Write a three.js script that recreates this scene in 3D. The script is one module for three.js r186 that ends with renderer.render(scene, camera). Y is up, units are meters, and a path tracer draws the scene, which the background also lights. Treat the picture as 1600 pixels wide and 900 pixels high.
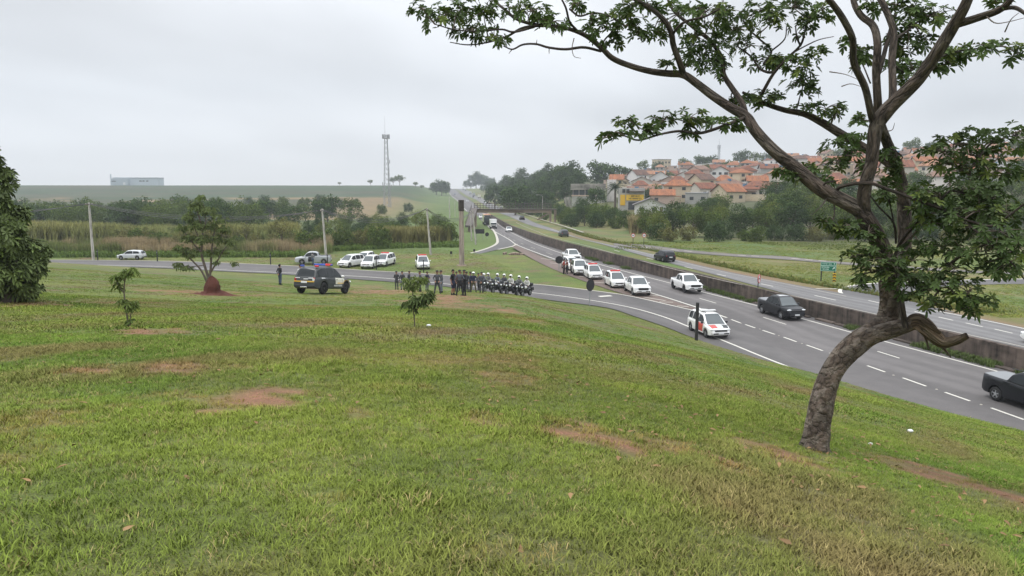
import * as THREE from 'three';
import { mergeGeometries, toCreasedNormals } from 'three/addons/utils/BufferGeometryUtils.js';
import { RoundedBoxGeometry } from 'three/addons/geometries/RoundedBoxGeometry.js';

// ---------- camera ----------
const scene = new THREE.Scene();
const EYE = 11, F = 1142, PITCH = Math.atan(160 / F);          // highway surface is y = 0; the eye is 11 m above it on the grass slope
const camera = new THREE.PerspectiveCamera(2 * Math.atan(450 / F) * 180 / Math.PI, 16 / 9, 0.1, 6000);
camera.position.set(0, EYE, 0); camera.rotation.set(-PITCH, 0, 0);
// ---------- sky, sun, exposure ----------
const hash2 = (x, y, s = 0) => { let h = Math.imul(x | 0, 374761393) ^ Math.imul(y | 0, 668265263) ^ Math.imul(s | 0, 1442695041); h = Math.imul(h ^ (h >>> 13), 1274126177); h ^= h >>> 16; return (h >>> 0) / 4294967296; };
const sm = (t) => t * t * (3 - 2 * t), clamp = (x, a, b) => Math.max(a, Math.min(b, x)), lerp = (a, b, t) => a + (b - a) * t, sstep = (a, b, x) => sm(clamp((x - a) / (b - a), 0, 1));
function vnoise(x, y, s = 0, per = 0) {
  const xi = Math.floor(x), yi = Math.floor(y), u = sm(x - xi), v = sm(y - yi), m = (k) => per ? ((k % per) + per) % per : k;
  return lerp(lerp(hash2(m(xi), m(yi), s), hash2(m(xi + 1), m(yi), s), u), lerp(hash2(m(xi), m(yi + 1), s), hash2(m(xi + 1), m(yi + 1), s), u), v);
}
function fbm(x, y, s = 0, o = 4, per = 0) { let a = 0.5, t = 0, n = 0; for (let i = 0; i < o; i++) { t += a * vnoise(x, y, s + i * 17, per); n += a; x *= 2; y *= 2; per *= 2; a *= 0.5; } return t / n; }
{
  const W = 1024, H = 512, data = new Float32Array(W * H * 4);
  for (let r = 0; r < H; r++) for (let c = 0; c < W; c++) {
    const el = ((r + 0.5) / H - 0.5) * Math.PI, az = ((c + 0.5) / W - 0.5) * 2 * Math.PI, y = Math.max(0, Math.sin(el));
    const X = Math.cos(az) / (y + 0.16), Z = Math.sin(az) / (y + 0.16);                       // a flat cloud deck seen in perspective
    const wx = X * 0.8 + 0.5 * Z, n = fbm(wx * 1.5 + 20, Z * 0.7 - X * 0.3 + 31, 5, 5) - 0.5, n2 = fbm(X * 0.5 + 7, Z * 0.5 + 3, 9, 4) - 0.5;
    let L = 0.60 + 0.95 * Math.pow(y, 1.2) + 0.10 * Math.exp(-y * 14);                                                    // overcast: brighter towards the zenith
    L *= 1 + (0.62 * n + 0.40 * n2) * sstep(-0.04, 0.09, y);
    const warm = Math.exp(-y * 9);
    data.set([L * lerp(0.955, 0.99, warm), L * lerp(0.985, 1.0, warm), L * lerp(1.035, 1.005, warm), 1], (r * W + c) * 4);
  }
  const t = new THREE.DataTexture(data, W, H, THREE.RGBAFormat, THREE.FloatType);
  t.mapping = THREE.EquirectangularReflectionMapping; t.magFilter = THREE.LinearFilter; t.minFilter = THREE.LinearFilter; t.needsUpdate = true;
  scene.background = t; scene.environment = t;
}
const sun = new THREE.DirectionalLight(new THREE.Color(1, 0.97, 0.92), 1.3);
sun.position.set(-120, 300, -60); sun.castShadow = true; sun.shadow.radius = 45; sun.shadow.mapSize.set(4096, 4096);
Object.assign(sun.shadow.camera, { left: -250, right: 250, top: 250, bottom: -250, near: 1, far: 900 });
sun.target.position.set(0, 0, -90); scene.add(sun); scene.add(sun.target); sun.name = 'sun'; sun.target.name = 'sun_target';
const renderer = new THREE.WebGLRenderer({ antialias: true });
renderer.toneMapping = THREE.LinearToneMapping; renderer.toneMappingExposure = 1.45; renderer.shadowMap.enabled = true; renderer.shadowMap.type = THREE.PCFSoftShadowMap;
scene.fog = new THREE.FogExp2(new THREE.Color(0.80, 0.86, 0.92), 0.00034);

// ---------- helpers ----------
const rng = (seed) => () => { seed = (seed + 0x6d2b79f5) | 0; let t = Math.imul(seed ^ (seed >>> 15), 1 | seed); t = (t + Math.imul(t ^ (t >>> 7), 61 | t)) ^ t; return ((t ^ (t >>> 14)) >>> 0) / 4294967296; };
const V = (x, y, z) => new THREE.Vector3(x, y, z), RAD = Math.PI / 180;
const used = {};
const numbered = (n) => { used[n] = (used[n] ?? -1) + 1; return used[n] ? n + '_' + String(used[n]).padStart(3, '0') : n; };
function tag(o, label, category, group, kind) { o.userData.label = label; if (category) o.userData.category = category; if (group) o.userData.group = group; if (kind) o.userData.kind = kind; return o; }
function mesh(name, geo, mat, parent) { const m = new THREE.Mesh(geo, mat); m.castShadow = m.receiveShadow = true; m.name = parent ? name : numbered(name); (parent || scene).add(m); return m; }
function thing(name, label, category, [x, y, z] = [0, 0, 0], turn = 0, group) { const o = new THREE.Group(); o.name = numbered(name); scene.add(o); o.position.set(x, y, z); o.rotation.y = turn; return tag(o, label, category, group); }
function struct(name, geo, mat, label) { const m = mesh(name, geo, mat); m.userData.kind = 'structure'; if (label) m.userData.label = label; return m; }
function copyOf(o, label, [x, y, z], turn, scale, group) { const c = o.clone(); c.name = numbered(o.name.replace(/_\d{3}$/, '')); c.userData = { ...o.userData, label }; if (group) c.userData.group = group; scene.add(c); c.position.set(x, y, z); c.rotation.y = turn || 0; if (scale) c.scale.set(...(Array.isArray(scale) ? scale : [scale, scale, scale])); return c; }
const ORD = ['', 'first', 'second', 'third', 'fourth', 'fifth', 'sixth', 'seventh', 'eighth', 'ninth', 'tenth', 'eleventh', 'twelfth', 'thirteenth', 'fourteenth', 'fifteenth', 'sixteenth', 'seventeenth', 'eighteenth', 'nineteenth'];
for (const t of ['twent', 'thirt', 'fort', 'fift']) { ORD.push(t + 'ieth'); for (let i = 1; i < 10; i++) ORD.push(t + 'y-' + ORD[i]); }
const C = (r, g, b) => new THREE.Color().setRGB(r, g, b);
const mat = (r, g, b, rough = 0.8, o = {}) => new THREE.MeshPhysicalMaterial({ color: C(r, g, b), roughness: rough, metalness: 0, side: THREE.DoubleSide, ...o });
function tex(n, fn, srgb) { const d = new Uint8Array(n * n * 4); for (let y = 0; y < n; y++) for (let x = 0; x < n; x++) { const c = fn(x / n, y / n); const o = (y * n + x) * 4; d[o] = clamp(c[0], 0, 1) * 255; d[o + 1] = clamp(c[1], 0, 1) * 255; d[o + 2] = clamp(c[2], 0, 1) * 255; d[o + 3] = 255; } const t = new THREE.DataTexture(d, n, n); t.wrapS = t.wrapT = THREE.RepeatWrapping; t.magFilter = THREE.LinearFilter; t.minFilter = THREE.LinearMipmapLinearFilter; t.generateMipmaps = true; if (srgb) t.colorSpace = THREE.SRGBColorSpace; t.needsUpdate = true; return t; }
const grey = (v) => [v, v, v];
const rep = (t, x, y = x) => { const c = t.clone(); c.repeat.set(x, y); c.needsUpdate = true; return c; };

// a pixel of the 1600 x 900 photograph as a ray from the eye
const cP = Math.cos(PITCH), sP = Math.sin(PITCH);
function ray(u, v) { const dx = (u - 800) / F, dy = (450 - v) / F; return V(dx, -sP + dy * cP, -(cP + dy * sP)); }
const atDepth = (u, v, d) => { const r = ray(u, v); return r.multiplyScalar(d / -r.z).add(V(0, EYE, 0)); };
const atLevel = (u, v, y) => { const r = ray(u, v), t = (y - EYE) / r.y; return V(r.x * t, y, r.z * t); };
function hit(u, v, h, tMax = 2500) { const r = ray(u, v); let t0 = 1, t1 = 1; const f = (t) => EYE + r.y * t - h(r.x * t, r.z * t); while (t1 < tMax) { t0 = t1; t1 = t1 * 1.015 + 0.05; if (f(t1) <= 0) break; } for (let i = 0; i < 40; i++) { const m = (t0 + t1) / 2; if (f(m) > 0) t0 = m; else t1 = m; } return V(r.x * t1, h(r.x * t1, r.z * t1), r.z * t1); }
const xAt = (u, d) => (u - 800) / F * d * 1.01;

// ---------- shape of the land ----------
// long profile of the highway: level near us, dipping under the footbridge, climbing to a crest 1.25 km off
const prof = (pts) => (d) => { let i = 0; while (i < pts.length - 2 && d > pts[i + 1][0]) i++; const [a, ya] = pts[i], [b, yb] = pts[i + 1]; return lerp(ya, yb, sm(clamp((d - a) / (b - a), 0, 1))); };
const R1 = prof([[100, 0], [260, -2.6], [480, -3.6], [800, -1.2], [1260, 5.6], [1700, 0], [4000, -30]]);
const RISE = prof([[60, 1.25], [130, 1.5], [290, 1.4], [460, 0.15], [600, 0]]);
const roadA = (x, z) => R1(-z), roadB = (x, z) => R1(-z) + RISE(-z);
const lines = {};
const onA = (pts) => pts.map(([u, v]) => hit(u, v, roadA)), onB = (pts) => pts.map(([u, v]) => hit(u, v, roadB));
const alongX = (pts) => (d) => { let i = 0; while (i < pts.length - 2 && d > -pts[i + 1].z) i++; const a = pts[i], b = pts[i + 1]; return lerp(a.x, b.x, (d + a.z) / (a.z - b.z)); };
const smooth = (pts, n) => new THREE.CatmullRomCurve3(pts, false, 'centripetal').getSpacedPoints(n);
// foot of the retaining wall between the carriageways, read from near to far, then the straight to the crest
const wallPts = onA([[1600, 580], [1400, 527.5], [1250, 489.5], [1100, 449], [1000, 423.5], [896, 396], [840, 378], [811, 366], [784, 351.5], [772, 343.5]]);
const tail = [[330, 764], [420, 755], [500, 748], [600, 741], [800, 727], [1000, 719], [1260, 711.5], [1500, 709]].map(([d, u]) => V(xAt(u, d), R1(d), -d));
{ const a = wallPts[0], b = wallPts[1], e = a.clone().sub(b).setLength(46); wallPts.unshift(V(a.x + e.x * 1.0, 0, a.z + e.z)); }
const spine = smooth([...wallPts, ...tail], 260);
const spineX = alongX(spine);                                     // x of the wall at a depth
const heading = (d) => { const x0 = spineX(d - 4), x1 = spineX(d + 4); return Math.atan2(8, -(x1 - x0)) / RAD; };   // plan heading of traffic coming towards us: 0 right, 90 to the camera
const rampNear = [[-60, 413], [69, 415], [240, 418.5], [360, 424.5], [432, 428], [580, 438], [677, 445.5], [703, 448.5], [791, 459], [860, 469], [949, 481], [995, 495.5], [1038, 510], [1082, 527.6], [1140, 549], [1251, 582], [1320, 603], [1386, 625], [1470, 645], [1600, 676], [1750, 712]].map(([u, v]) => atLevel(u, v, 0));
{ const n = rampNear.length, a = rampNear[n - 1], b = rampNear[n - 2]; rampNear.push(a.clone().add(a.clone().sub(b).setLength(32))); }
const rampFar = [[-60, 405.5], [72, 406], [240, 407.4], [360, 411], [480, 416.4], [580, 422.7], [661, 427], [726, 433], [791, 440], [860, 446], [913, 452], [974, 460], [1006, 466.5], [1038, 474], [1082, 484]].map(([u, v]) => atLevel(u, v, 0));
const sp = (x) => 0.5 * (x + Math.sqrt(x * x + 9));
const smin = (a, b, k) => { const h = Math.max(k - Math.abs(a - b), 0) / k; return Math.min(a, b) - h * h * k / 4; };
const rampZ = (() => { const p = smooth(rampNear, 160); return (x) => { let i = 0; while (i < p.length - 2 && x > p[i + 1].x) i++; const a = p[i], b = p[i + 1]; return lerp(a.z, b.z, clamp((x - a.x) / (b.x - a.x || 1), -0.5, 2)); }; })();
function leftLand(x, z) {      // everything on our side of the wall
  const d = -z, past = rampZ(x) - z;      // > 0 beyond the ramp's near edge
  let y = EYE - smin(1.086 + 0.1282 * d + 0.25 * sp(x) - 0.07 * 0.5 * (-(x + 12) + Math.sqrt((x + 12) ** 2 + 16)), 11.05, 1);
  y += 0.10 * (vnoise(x * 0.25, z * 0.25, 3) - 0.5) * sstep(0, 6, -past);
  y = lerp(y, -0.05, sstep(-4, -0.4, past));
  if (past > 0) {
    y = R1(d) - 0.05;
    if (d > 95 && x < -12) y += 0.05 * sstep(0, 8, past) ;
    const s = spineX(d) - x;                        // metres left of the wall
    const off = sstep(24, 70, s);
    y = lerp(y, prof([[100, -0.1], [150, -0.8], [230, -3.4], [330, -4.2], [620, 2.4], [930, 11.1], [1150, 11.0], [1500, 4], [4000, -40]])(d), off * sstep(100, 150, d));
    if (s > 90) y += 2.6 * sstep(280, 420, d) * sstep(620, 440, d) * Math.exp(-(((x + 75 + (d - 430) * 0.12) / 55) ** 2));   // dry rise under the mast
    if (d > 700) y += 0.9 * (fbm(x * 0.006, d * 0.004, 11, 2) - 0.5) * off;
    y += 0.25 * sstep(14, 24, past) * sstep(60, 30, past) * sstep(-40, -15, x) * sstep(s > 0 ? 10 : 9, 22, s);
  }
  return y;
}
function rightLand(x, z) {     // beyond the wall: verge, fields, the hill with the town
  const d = -z, s = x - spineX(d);
  let y = roadB(x, z) - 0.05;
  if (d < 420) y = lerp(y, Math.max(y, 0.9), sstep(16, 40, s) * sstep(90, 200, d));
  const S = x + 0.087 * d, hill = 0.08 * (S - 50) + 0.045 * (d - 250), w = sstep(14, 46, s);
  const soft = hill > 6 ? hill : 6 * Math.exp((hill - 6) / 6);
  y += w * Math.min(soft, 34) * sstep(110, 240, d);
  if (d > 560) y = lerp(y, R1(d) - 0.06 + 0.03 * clamp(s - 24, 0, 500), sstep(560, 760, d));
  y += w * 0.5 * (vnoise(x * 0.08, z * 0.08, 21) - 0.5) * sstep(70, 110, d);
  return y;
}
const land = (x, z) => (x > spineX(-z) + 0.3 ? rightLand(x, z) : leftLand(x, z));
const put = (u, v) => hit(u, v, land);
const atU = (u, d) => { const x = xAt(u, d); return V(x, land(x, -d), -d); };

// ---------- shared textures ----------
const T = {};
T.grain = tex(512, (x, y) => grey(0.72 + 0.28 * fbm(x * 64, y * 64, 1, 3, 64) + 0.25 * (hash2(x * 512, y * 512, 4) - 0.5)));
T.asphalt = tex(512, (x, y) => grey(0.80 + 0.16 * (fbm(x * 8, y * 8, 2, 4, 8) - 0.5) * 2 * 0.6 + 0.30 * (hash2(x * 512, y * 512, 7) - 0.5)));
T.turf = tex(1024, (x, y) => { const a = fbm(x * 128, y * 128, 3, 3, 128), b = fbm(x * 16, y * 16, 6, 3, 16), h = hash2(x * 1024, y * 1024, 8); const v = 0.42 + 0.75 * a * (0.7 + 0.6 * b) * (0.75 + 0.5 * h); const w = vnoise(x * 96, y * 96, 12, 96); return [v * (0.9 + 0.2 * w), v, v * (0.85 + 0.3 * w)]; });
T.bump = tex(512, (x, y) => grey(fbm(x * 32, y * 32, 31, 5, 32)));
T.bark = tex(512, (x, y) => { const r = Math.abs(fbm(x * 8 + 0.6 * Math.sin(y * 6.283), y * 4, 40, 4, 8) - 0.5) * 2, f = fbm(x * 24, y * 40, 44, 3, 0), lich = sstep(0.56, 0.66, fbm(x * 6, y * 6, 47, 4, 6)); const v = 0.14 + 0.95 * Math.pow(r, 0.6) * (0.5 + 0.8 * f); return [v * lerp(1, 1.35, lich), v * lerp(0.93, 1.36, lich), v * lerp(0.85, 1.28, lich)]; });
T.barkOld = tex(512, (x, y) => { const cr = Math.pow(Math.abs(fbm(x * 10, y * 10, 240, 4, 10) - 0.5) * 2, 0.45), f = fbm(x * 48, y * 48, 244, 3, 48), li = sstep(0.55, 0.60, fbm(x * 12, y * 12, 247, 4, 12)), dk = sstep(0.52, 0.62, fbm(x * 4, y * 4, 249, 4, 4)); const v = (0.40 + 0.52 * cr * (0.55 + 0.8 * f)) * lerp(1, 0.62, dk); return [v * lerp(1, 1.5, li), v * lerp(0.92, 1.5, li), v * lerp(0.84, 1.42, li)]; });
T.barkOldBump = tex(512, (x, y) => grey(Math.pow(Math.abs(fbm(x * 10, y * 10, 240, 4, 10) - 0.5) * 2, 0.5) * 0.8 + 0.2 * fbm(x * 48, y * 48, 244, 3, 48)));
T.barkBump = tex(512, (x, y) => grey(Math.pow(Math.abs(fbm(x * 8 + 0.6 * Math.sin(y * 6.283), y * 4, 40, 4, 8) - 0.5) * 2, 0.6) * 0.7 + 0.3 * fbm(x * 40, y * 24, 49, 3)));
T.concrete = tex(512, (x, y) => { const st = fbm(x * 24, y * 2, 52, 4, 24), b = fbm(x * 6, y * 6, 55, 4, 6), h = hash2(x * 512, y * 512, 9); const v = 0.18 + 0.95 * st * 0.9 + 0.75 * (b - 0.5) + 0.12 * (h - 0.5); return [v, v * 0.97, v * 0.94]; });
T.tiles = tex(256, (x, y) => { const row = Math.floor(y * 16), col = Math.floor(x * 16), k = hash2(col, row, 61), g = 0.72 + 0.4 * k, e = Math.abs((x * 16) % 1 - 0.5) * 2; const m = sstep(0.45, 0.75, fbm(x * 5, y * 5, 63, 4, 5)); return [g * lerp(1, 0.72, m), g * lerp(1, 0.78, m), g * lerp(1, 0.9, m)].map((q) => q * (1 - 0.18 * e * e)); });
T.leafy = tex(256, (x, y) => grey(0.7 + 0.5 * fbm(x * 16, y * 16, 71, 3, 16)));

const M = {
  lawn: new THREE.MeshStandardMaterial({ vertexColors: true, map: rep(T.turf, 0.5), roughness: 1, bumpMap: rep(T.turf, 0.5), bumpScale: 0.03 }),
  land: new THREE.MeshStandardMaterial({ vertexColors: true, map: rep(T.turf, 0.11), roughness: 1, side: THREE.DoubleSide }),
  bank: new THREE.MeshStandardMaterial({ vertexColors: true, map: rep(T.turf, 0.23), roughness: 1, side: THREE.DoubleSide }),
  asphalt: new THREE.MeshStandardMaterial({ vertexColors: true, map: rep(T.asphalt, 0.25), roughness: 0.82, bumpMap: rep(T.asphalt, 0.6), bumpScale: 0.004 }),
  paint: new THREE.MeshStandardMaterial({ color: C(0.70, 0.68, 0.61), map: rep(T.grain, 0.5), roughness: 0.7 }),
  oldPaint: new THREE.MeshStandardMaterial({ color: C(0.42, 0.39, 0.34), map: rep(T.grain, 0.5), roughness: 0.8 }),
  kerb: new THREE.MeshStandardMaterial({ color: C(0.52, 0.49, 0.43), map: rep(T.grain, 0.4), roughness: 0.9 }),
  wall: [0, 1, 2, 3].map((i) => { const t = rep(T.concrete, 0.22, 0.5); t.offset.set(i * 0.27, i * 0.13); return new THREE.MeshStandardMaterial({ color: C(0.104 + 0.012 * i, 0.083 + 0.009 * i, 0.070 + 0.008 * i), map: t, roughness: 0.95, bumpMap: rep(T.bump, 0.8), bumpScale: 0.01, side: THREE.DoubleSide }); }),
  concrete: new THREE.MeshStandardMaterial({ color: C(0.40, 0.38, 0.35), map: rep(T.concrete, 0.35), roughness: 0.9, bumpMap: rep(T.bump, 1), bumpScale: 0.006, side: THREE.DoubleSide }),
  dark: mat(0.018, 0.018, 0.02, 0.6), steel: mat(0.28, 0.29, 0.30, 0.5), soil: new THREE.MeshStandardMaterial({ color: C(0.135, 0.042, 0.026), map: rep(T.grain, 1.5), roughness: 1, bumpMap: rep(T.bump, 2), bumpScale: 0.05 }),
};
function build(pos, idx, col, uv) { const g = new THREE.BufferGeometry(); g.setAttribute('position', new THREE.Float32BufferAttribute(pos, 3)); if (col) g.setAttribute('color', new THREE.Float32BufferAttribute(col, 3)); if (uv) g.setAttribute('uv', new THREE.Float32BufferAttribute(uv, 2)); g.setIndex(idx); g.computeVertexNormals(); return g; }
// a ribbon between two edges (near edge, far edge), uv in metres
function strip(L, Rr, n, m, y0, color, h) {
  const a = smooth(L, n), b = smooth(Rr, n), pos = [], idx = [], uv = [], col = [];
  let run = 0;
  for (let i = 0; i <= n; i++) { if (i) run += a[i].distanceTo(a[i - 1]); for (let j = 0; j <= m; j++) { const p = a[i].clone().lerp(b[i], j / m); const y = (h ? h(p.x, p.z) : p.y) + y0; pos.push(p.x, y, p.z); uv.push(p.x, p.z); col.push(...color(j / m, run, p)); if (i < n && j < m) { const k = i * (m + 1) + j; idx.push(k, k + 1, k + m + 1, k + 1, k + m + 2, k + m + 1); } } }
  const g = build(pos, idx, col, uv), ny = g.attributes.normal.getY(0);
  if (ny < 0) { for (let i = 0; i < idx.length; i += 3) [idx[i], idx[i + 1]] = [idx[i + 1], idx[i]]; g.setIndex(idx); g.computeVertexNormals(); }
  return g;
}
function paintLine(pts, w, y0, n = 60, h) {
  const c = smooth(pts, n), L = [], Rr = [];
  c.forEach((p, i) => { const t = c[Math.min(i + 1, n)].clone().sub(c[Math.max(i - 1, 0)]).setY(0).normalize(), s = V(-t.z, 0, t.x); L.push(p.clone().addScaledVector(s, w / 2)); Rr.push(p.clone().addScaledVector(s, -w / 2)); });
  const pos = [], idx = [], uv = []; c.forEach((p, i) => { for (const q of [L[i], Rr[i]]) { pos.push(q.x, (h ? h(q.x, q.z) : q.y) + y0, q.z); uv.push(q.x, q.z); } if (i < n) { const k = i * 2; idx.push(k, k + 1, k + 2, k + 1, k + 3, k + 2); } });
  const g = build(pos, idx, null, uv); if (g.attributes.normal.getY(0) < 0) { for (let i = 0; i < idx.length; i += 3) [idx[i], idx[i + 1]] = [idx[i + 1], idx[i]]; g.setIndex(idx); g.computeVertexNormals(); } return g;
}

// ---------- lawn ----------
// bare red earth showing through the grass, where the photograph has it: pixel centre, half sizes in pixels, strength
const patches = [[372, 628, 60, 16, 1], [340, 640, 30, 8, 1], [268, 580, 70, 12, 0.7], [140, 583, 50, 10, 0.8], [250, 517, 35, 4, 1], [110, 650, 120, 55, 0.42], [560, 651, 30, 8, 0.8], [760, 660, 40, 12, 0.7], [905, 677, 58, 13, 1], [975, 706, 25, 8, 1], [1060, 700, 70, 14, 0.55], [1140, 727, 32, 12, 1], [1230, 712, 75, 14, 0.95], [1300, 716, 40, 10, 0.8], [1430, 732, 58, 9, 1], [1500, 752, 45, 8, 1], [1575, 776, 45, 11, 1], [600, 456, 52, 4, 1], [700, 466, 42, 7, 1], [745, 478, 50, 6, 0.7], [795, 487, 32, 4, 1], [560, 450, 30, 3, 0.7], [330, 459, 60, 3, 1], [30, 475, 40, 6, 0.9], [780, 590, 60, 12, 0.55], [845, 530, 60, 10, 0.42], [820, 500, 40, 5, 0.6], [560, 640, 20, 5, 0.5], [340, 880, 120, 25, 0.55], [840, 870, 70, 14, 0.4], [1160, 805, 40, 8, 0.5], [650, 560, 120, 25, 0.25], [470, 480, 60, 6, 0.45], [560, 500, 90, 10, 0.3], [1050, 470, 10, 3, 0.1], [790, 560, 80, 22, 0.35], [480, 770, 60, 12, 0.35], [420, 446, 40, 2.5, 0.5]].map(([u, v, a, b, k]) => {
  const p = put(u, v), q = put(u, v - b), w = put(u, v + b); return { x: p.x, z: p.z, rx: a / F * Math.hypot(p.x, p.z, p.y - EYE), rz: Math.min(Math.abs(q.z - w.z) / 2, 12), k };
});
function bare(x, z) {
  let s = 0;
  const n = fbm(x * 0.9, z * 0.9, 81, 4) - 0.5, n3 = fbm(x * 4.5, z * 4.5, 83, 3) - 0.5;
  for (const p of patches) { const dx = (x - p.x) / p.rx, dz = (z - p.z) / p.rz; if (Math.abs(dx) > 2 || Math.abs(dz) > 2) continue; const e = (p.k >= 0.9 ? 1.3 : 1.0) - Math.hypot(dx, dz) + n * 2.4 + n3 * 1.8; s = Math.max(s, p.k * sstep(0.0, 0.7, e) * (0.45 + 0.55 * sstep(0.40, 0.58, 0.5 + n3 * 1.3 + (vnoise(x * 11, z * 11, 87) - 0.5) * 0.7))); }
  const w = sstep(0.66, 0.78, fbm(x * 0.33 + 9, z * 0.33 + 4, 85, 4)) * 0.35;
  return Math.max(s, w * sstep(0.42, 0.6, 0.5 + n3 * 1.4));
}
function lawnColor(x, z) {
  const a = fbm(x * 0.12, z * 0.12, 91, 4), b = fbm(x * 0.6, z * 0.6, 92, 4), c = vnoise(x * 2.7, z * 2.7, 93), track = sstep(0.55, 0.75, fbm((x + z * 0.6) * 0.5, (z * 0.25 - x * 0.1), 94, 3));
  const k = sstep(0.36, 0.64, a), q = sstep(0.35, 0.7, b);
  let r = lerp(0.120, 0.160, k), g = lerp(0.176, 0.192, k), bl = lerp(0.033, 0.042, k);
  const t = 0.62 * q + 0.38 * c; r *= lerp(0.78, 1.18, t); g *= lerp(0.80, 1.14, t); bl *= lerp(0.85, 1.1, t);
  const thatch = 0.80 * track * (1 - 0.5 * q) + 0.34 * sstep(0.50, 0.72, fbm(x * 0.35, z * 0.35, 96, 3)); r = lerp(r, 0.175, thatch); g = lerp(g, 0.135, thatch); bl = lerp(bl, 0.066, thatch);
  const s = bare(x, z); const e = 0.8 + 0.4 * vnoise(x * 3, z * 3, 95);
  r = lerp(r, 0.30 * e, s); g = lerp(g, 0.150 * e, s); bl = lerp(bl, 0.085 * e, s);
  return [r, g, bl];
}
{
  const xs = [], zs = []; for (let x = -80; x <= 60; x += 0.4) xs.push(x); for (let z = 4; z >= -118; z -= (z > -30 ? 0.3 : 0.5)) zs.push(z);
  const pos = [], col = [], uv = [], idx = [], nx = xs.length;
  zs.forEach((z, j) => xs.forEach((x, i) => { const s = x - spineX(-z); pos.push(x, leftLand(x, z) - (s > 0 ? 0.6 : 0), z); uv.push(x, z); col.push(...lawnColor(x, z)); if (i < nx - 1 && j < zs.length - 1 && s < 4) { const k = j * nx + i; idx.push(k, k + 1, k + nx, k + 1, k + nx + 1, k + nx); } }));
  const m = struct('lawn', build(pos, idx, col, uv), M.lawn, 'mown grass slope with patches of bare red earth');
}
// the land beyond, one sheet to the horizon
function landColor(x, z) {
  const d = -z, s = spineX(d) - x, n = fbm(x * 0.02, z * 0.02, 101, 4), f = fbm(x * 0.11, z * 0.11, 103, 4);
  if (d < 118) return lawnColor(x, z);
  let c = [0.085, 0.115, 0.030];
  if (d > 340) { const row = 0.93 + 0.14 * vnoise(d * 0.09, x * 0.008, 105), dry = sstep(0.52, 0.66, fbm(x * 0.006 + 3, d * 0.02, 107, 3)); c = [lerp(0.042, 0.064, dry) * row, lerp(0.074, 0.072, dry) * row, lerp(0.026, 0.032, dry) * row]; }
  const straw = Math.max(sstep(0.5, 0.6, n * 0.82 + 0.42 * Math.exp(-(((x + 70 + (d - 430) * 0.12) / 60) ** 2)) * sstep(300, 360, d) * sstep(600, 520, d)), 0) * sstep(290, 340, d) * sstep(640, 560, d);
  c = [lerp(c[0], 0.27, straw * 0.8), lerp(c[1], 0.185, straw * 0.8), lerp(c[2], 0.092, straw * 0.8)];
  const near = sstep(70, 20, s); c = c.map((v, i) => lerp(v, [0.10, 0.150, 0.030][i], near));
  return c.map((v) => v * (0.75 + 0.5 * f));
}
{
  const ang = []; for (let a = -180; a < -54; a += 6) ang.push(a); for (let a = -54; a < 54; a += 0.45) ang.push(a); for (let a = 54; a <= 180; a += 6) ang.push(a);
  const rad = [2]; while (rad[rad.length - 1] < 2300) rad.push(rad[rad.length - 1] * 1.035 + 0.2);
  const pos = [], col = [], uv = [], idx = [], na = ang.length;
  rad.forEach((r, j) => ang.forEach((a, i) => {
    const x = Math.sin(a * RAD) * r, z = -Math.cos(a * RAD) * r, inLawn = Math.min(sstep(-80, -70, x), sstep(4, -4, z), sstep(-118, -108, z), sstep(60, 52, x)), right = x - spineX(-z);
    let y = leftLand(x, z) - 0.02 - 0.8 * inLawn; if (right > -1) y = Math.min(y, rightLand(x, z)) - 0.9;
    pos.push(x, y, z); uv.push(x, z); col.push(...landColor(x, z)); if (i < na - 1 && j < rad.length - 1) { const k = j * na + i; idx.push(k, k + na, k + 1, k + 1, k + na, k + na + 1); }
  }));
  const g = build(pos, idx, col, uv); if (g.attributes.normal.getY(50) < 0) { for (let i = 0; i < idx.length; i += 3) [idx[i], idx[i + 1]] = [idx[i + 1], idx[i]]; g.setIndex(idx); g.computeVertexNormals(); }
  struct('ground', g, M.land, 'open land and crop fields rising to the horizon on the left');
}
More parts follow.
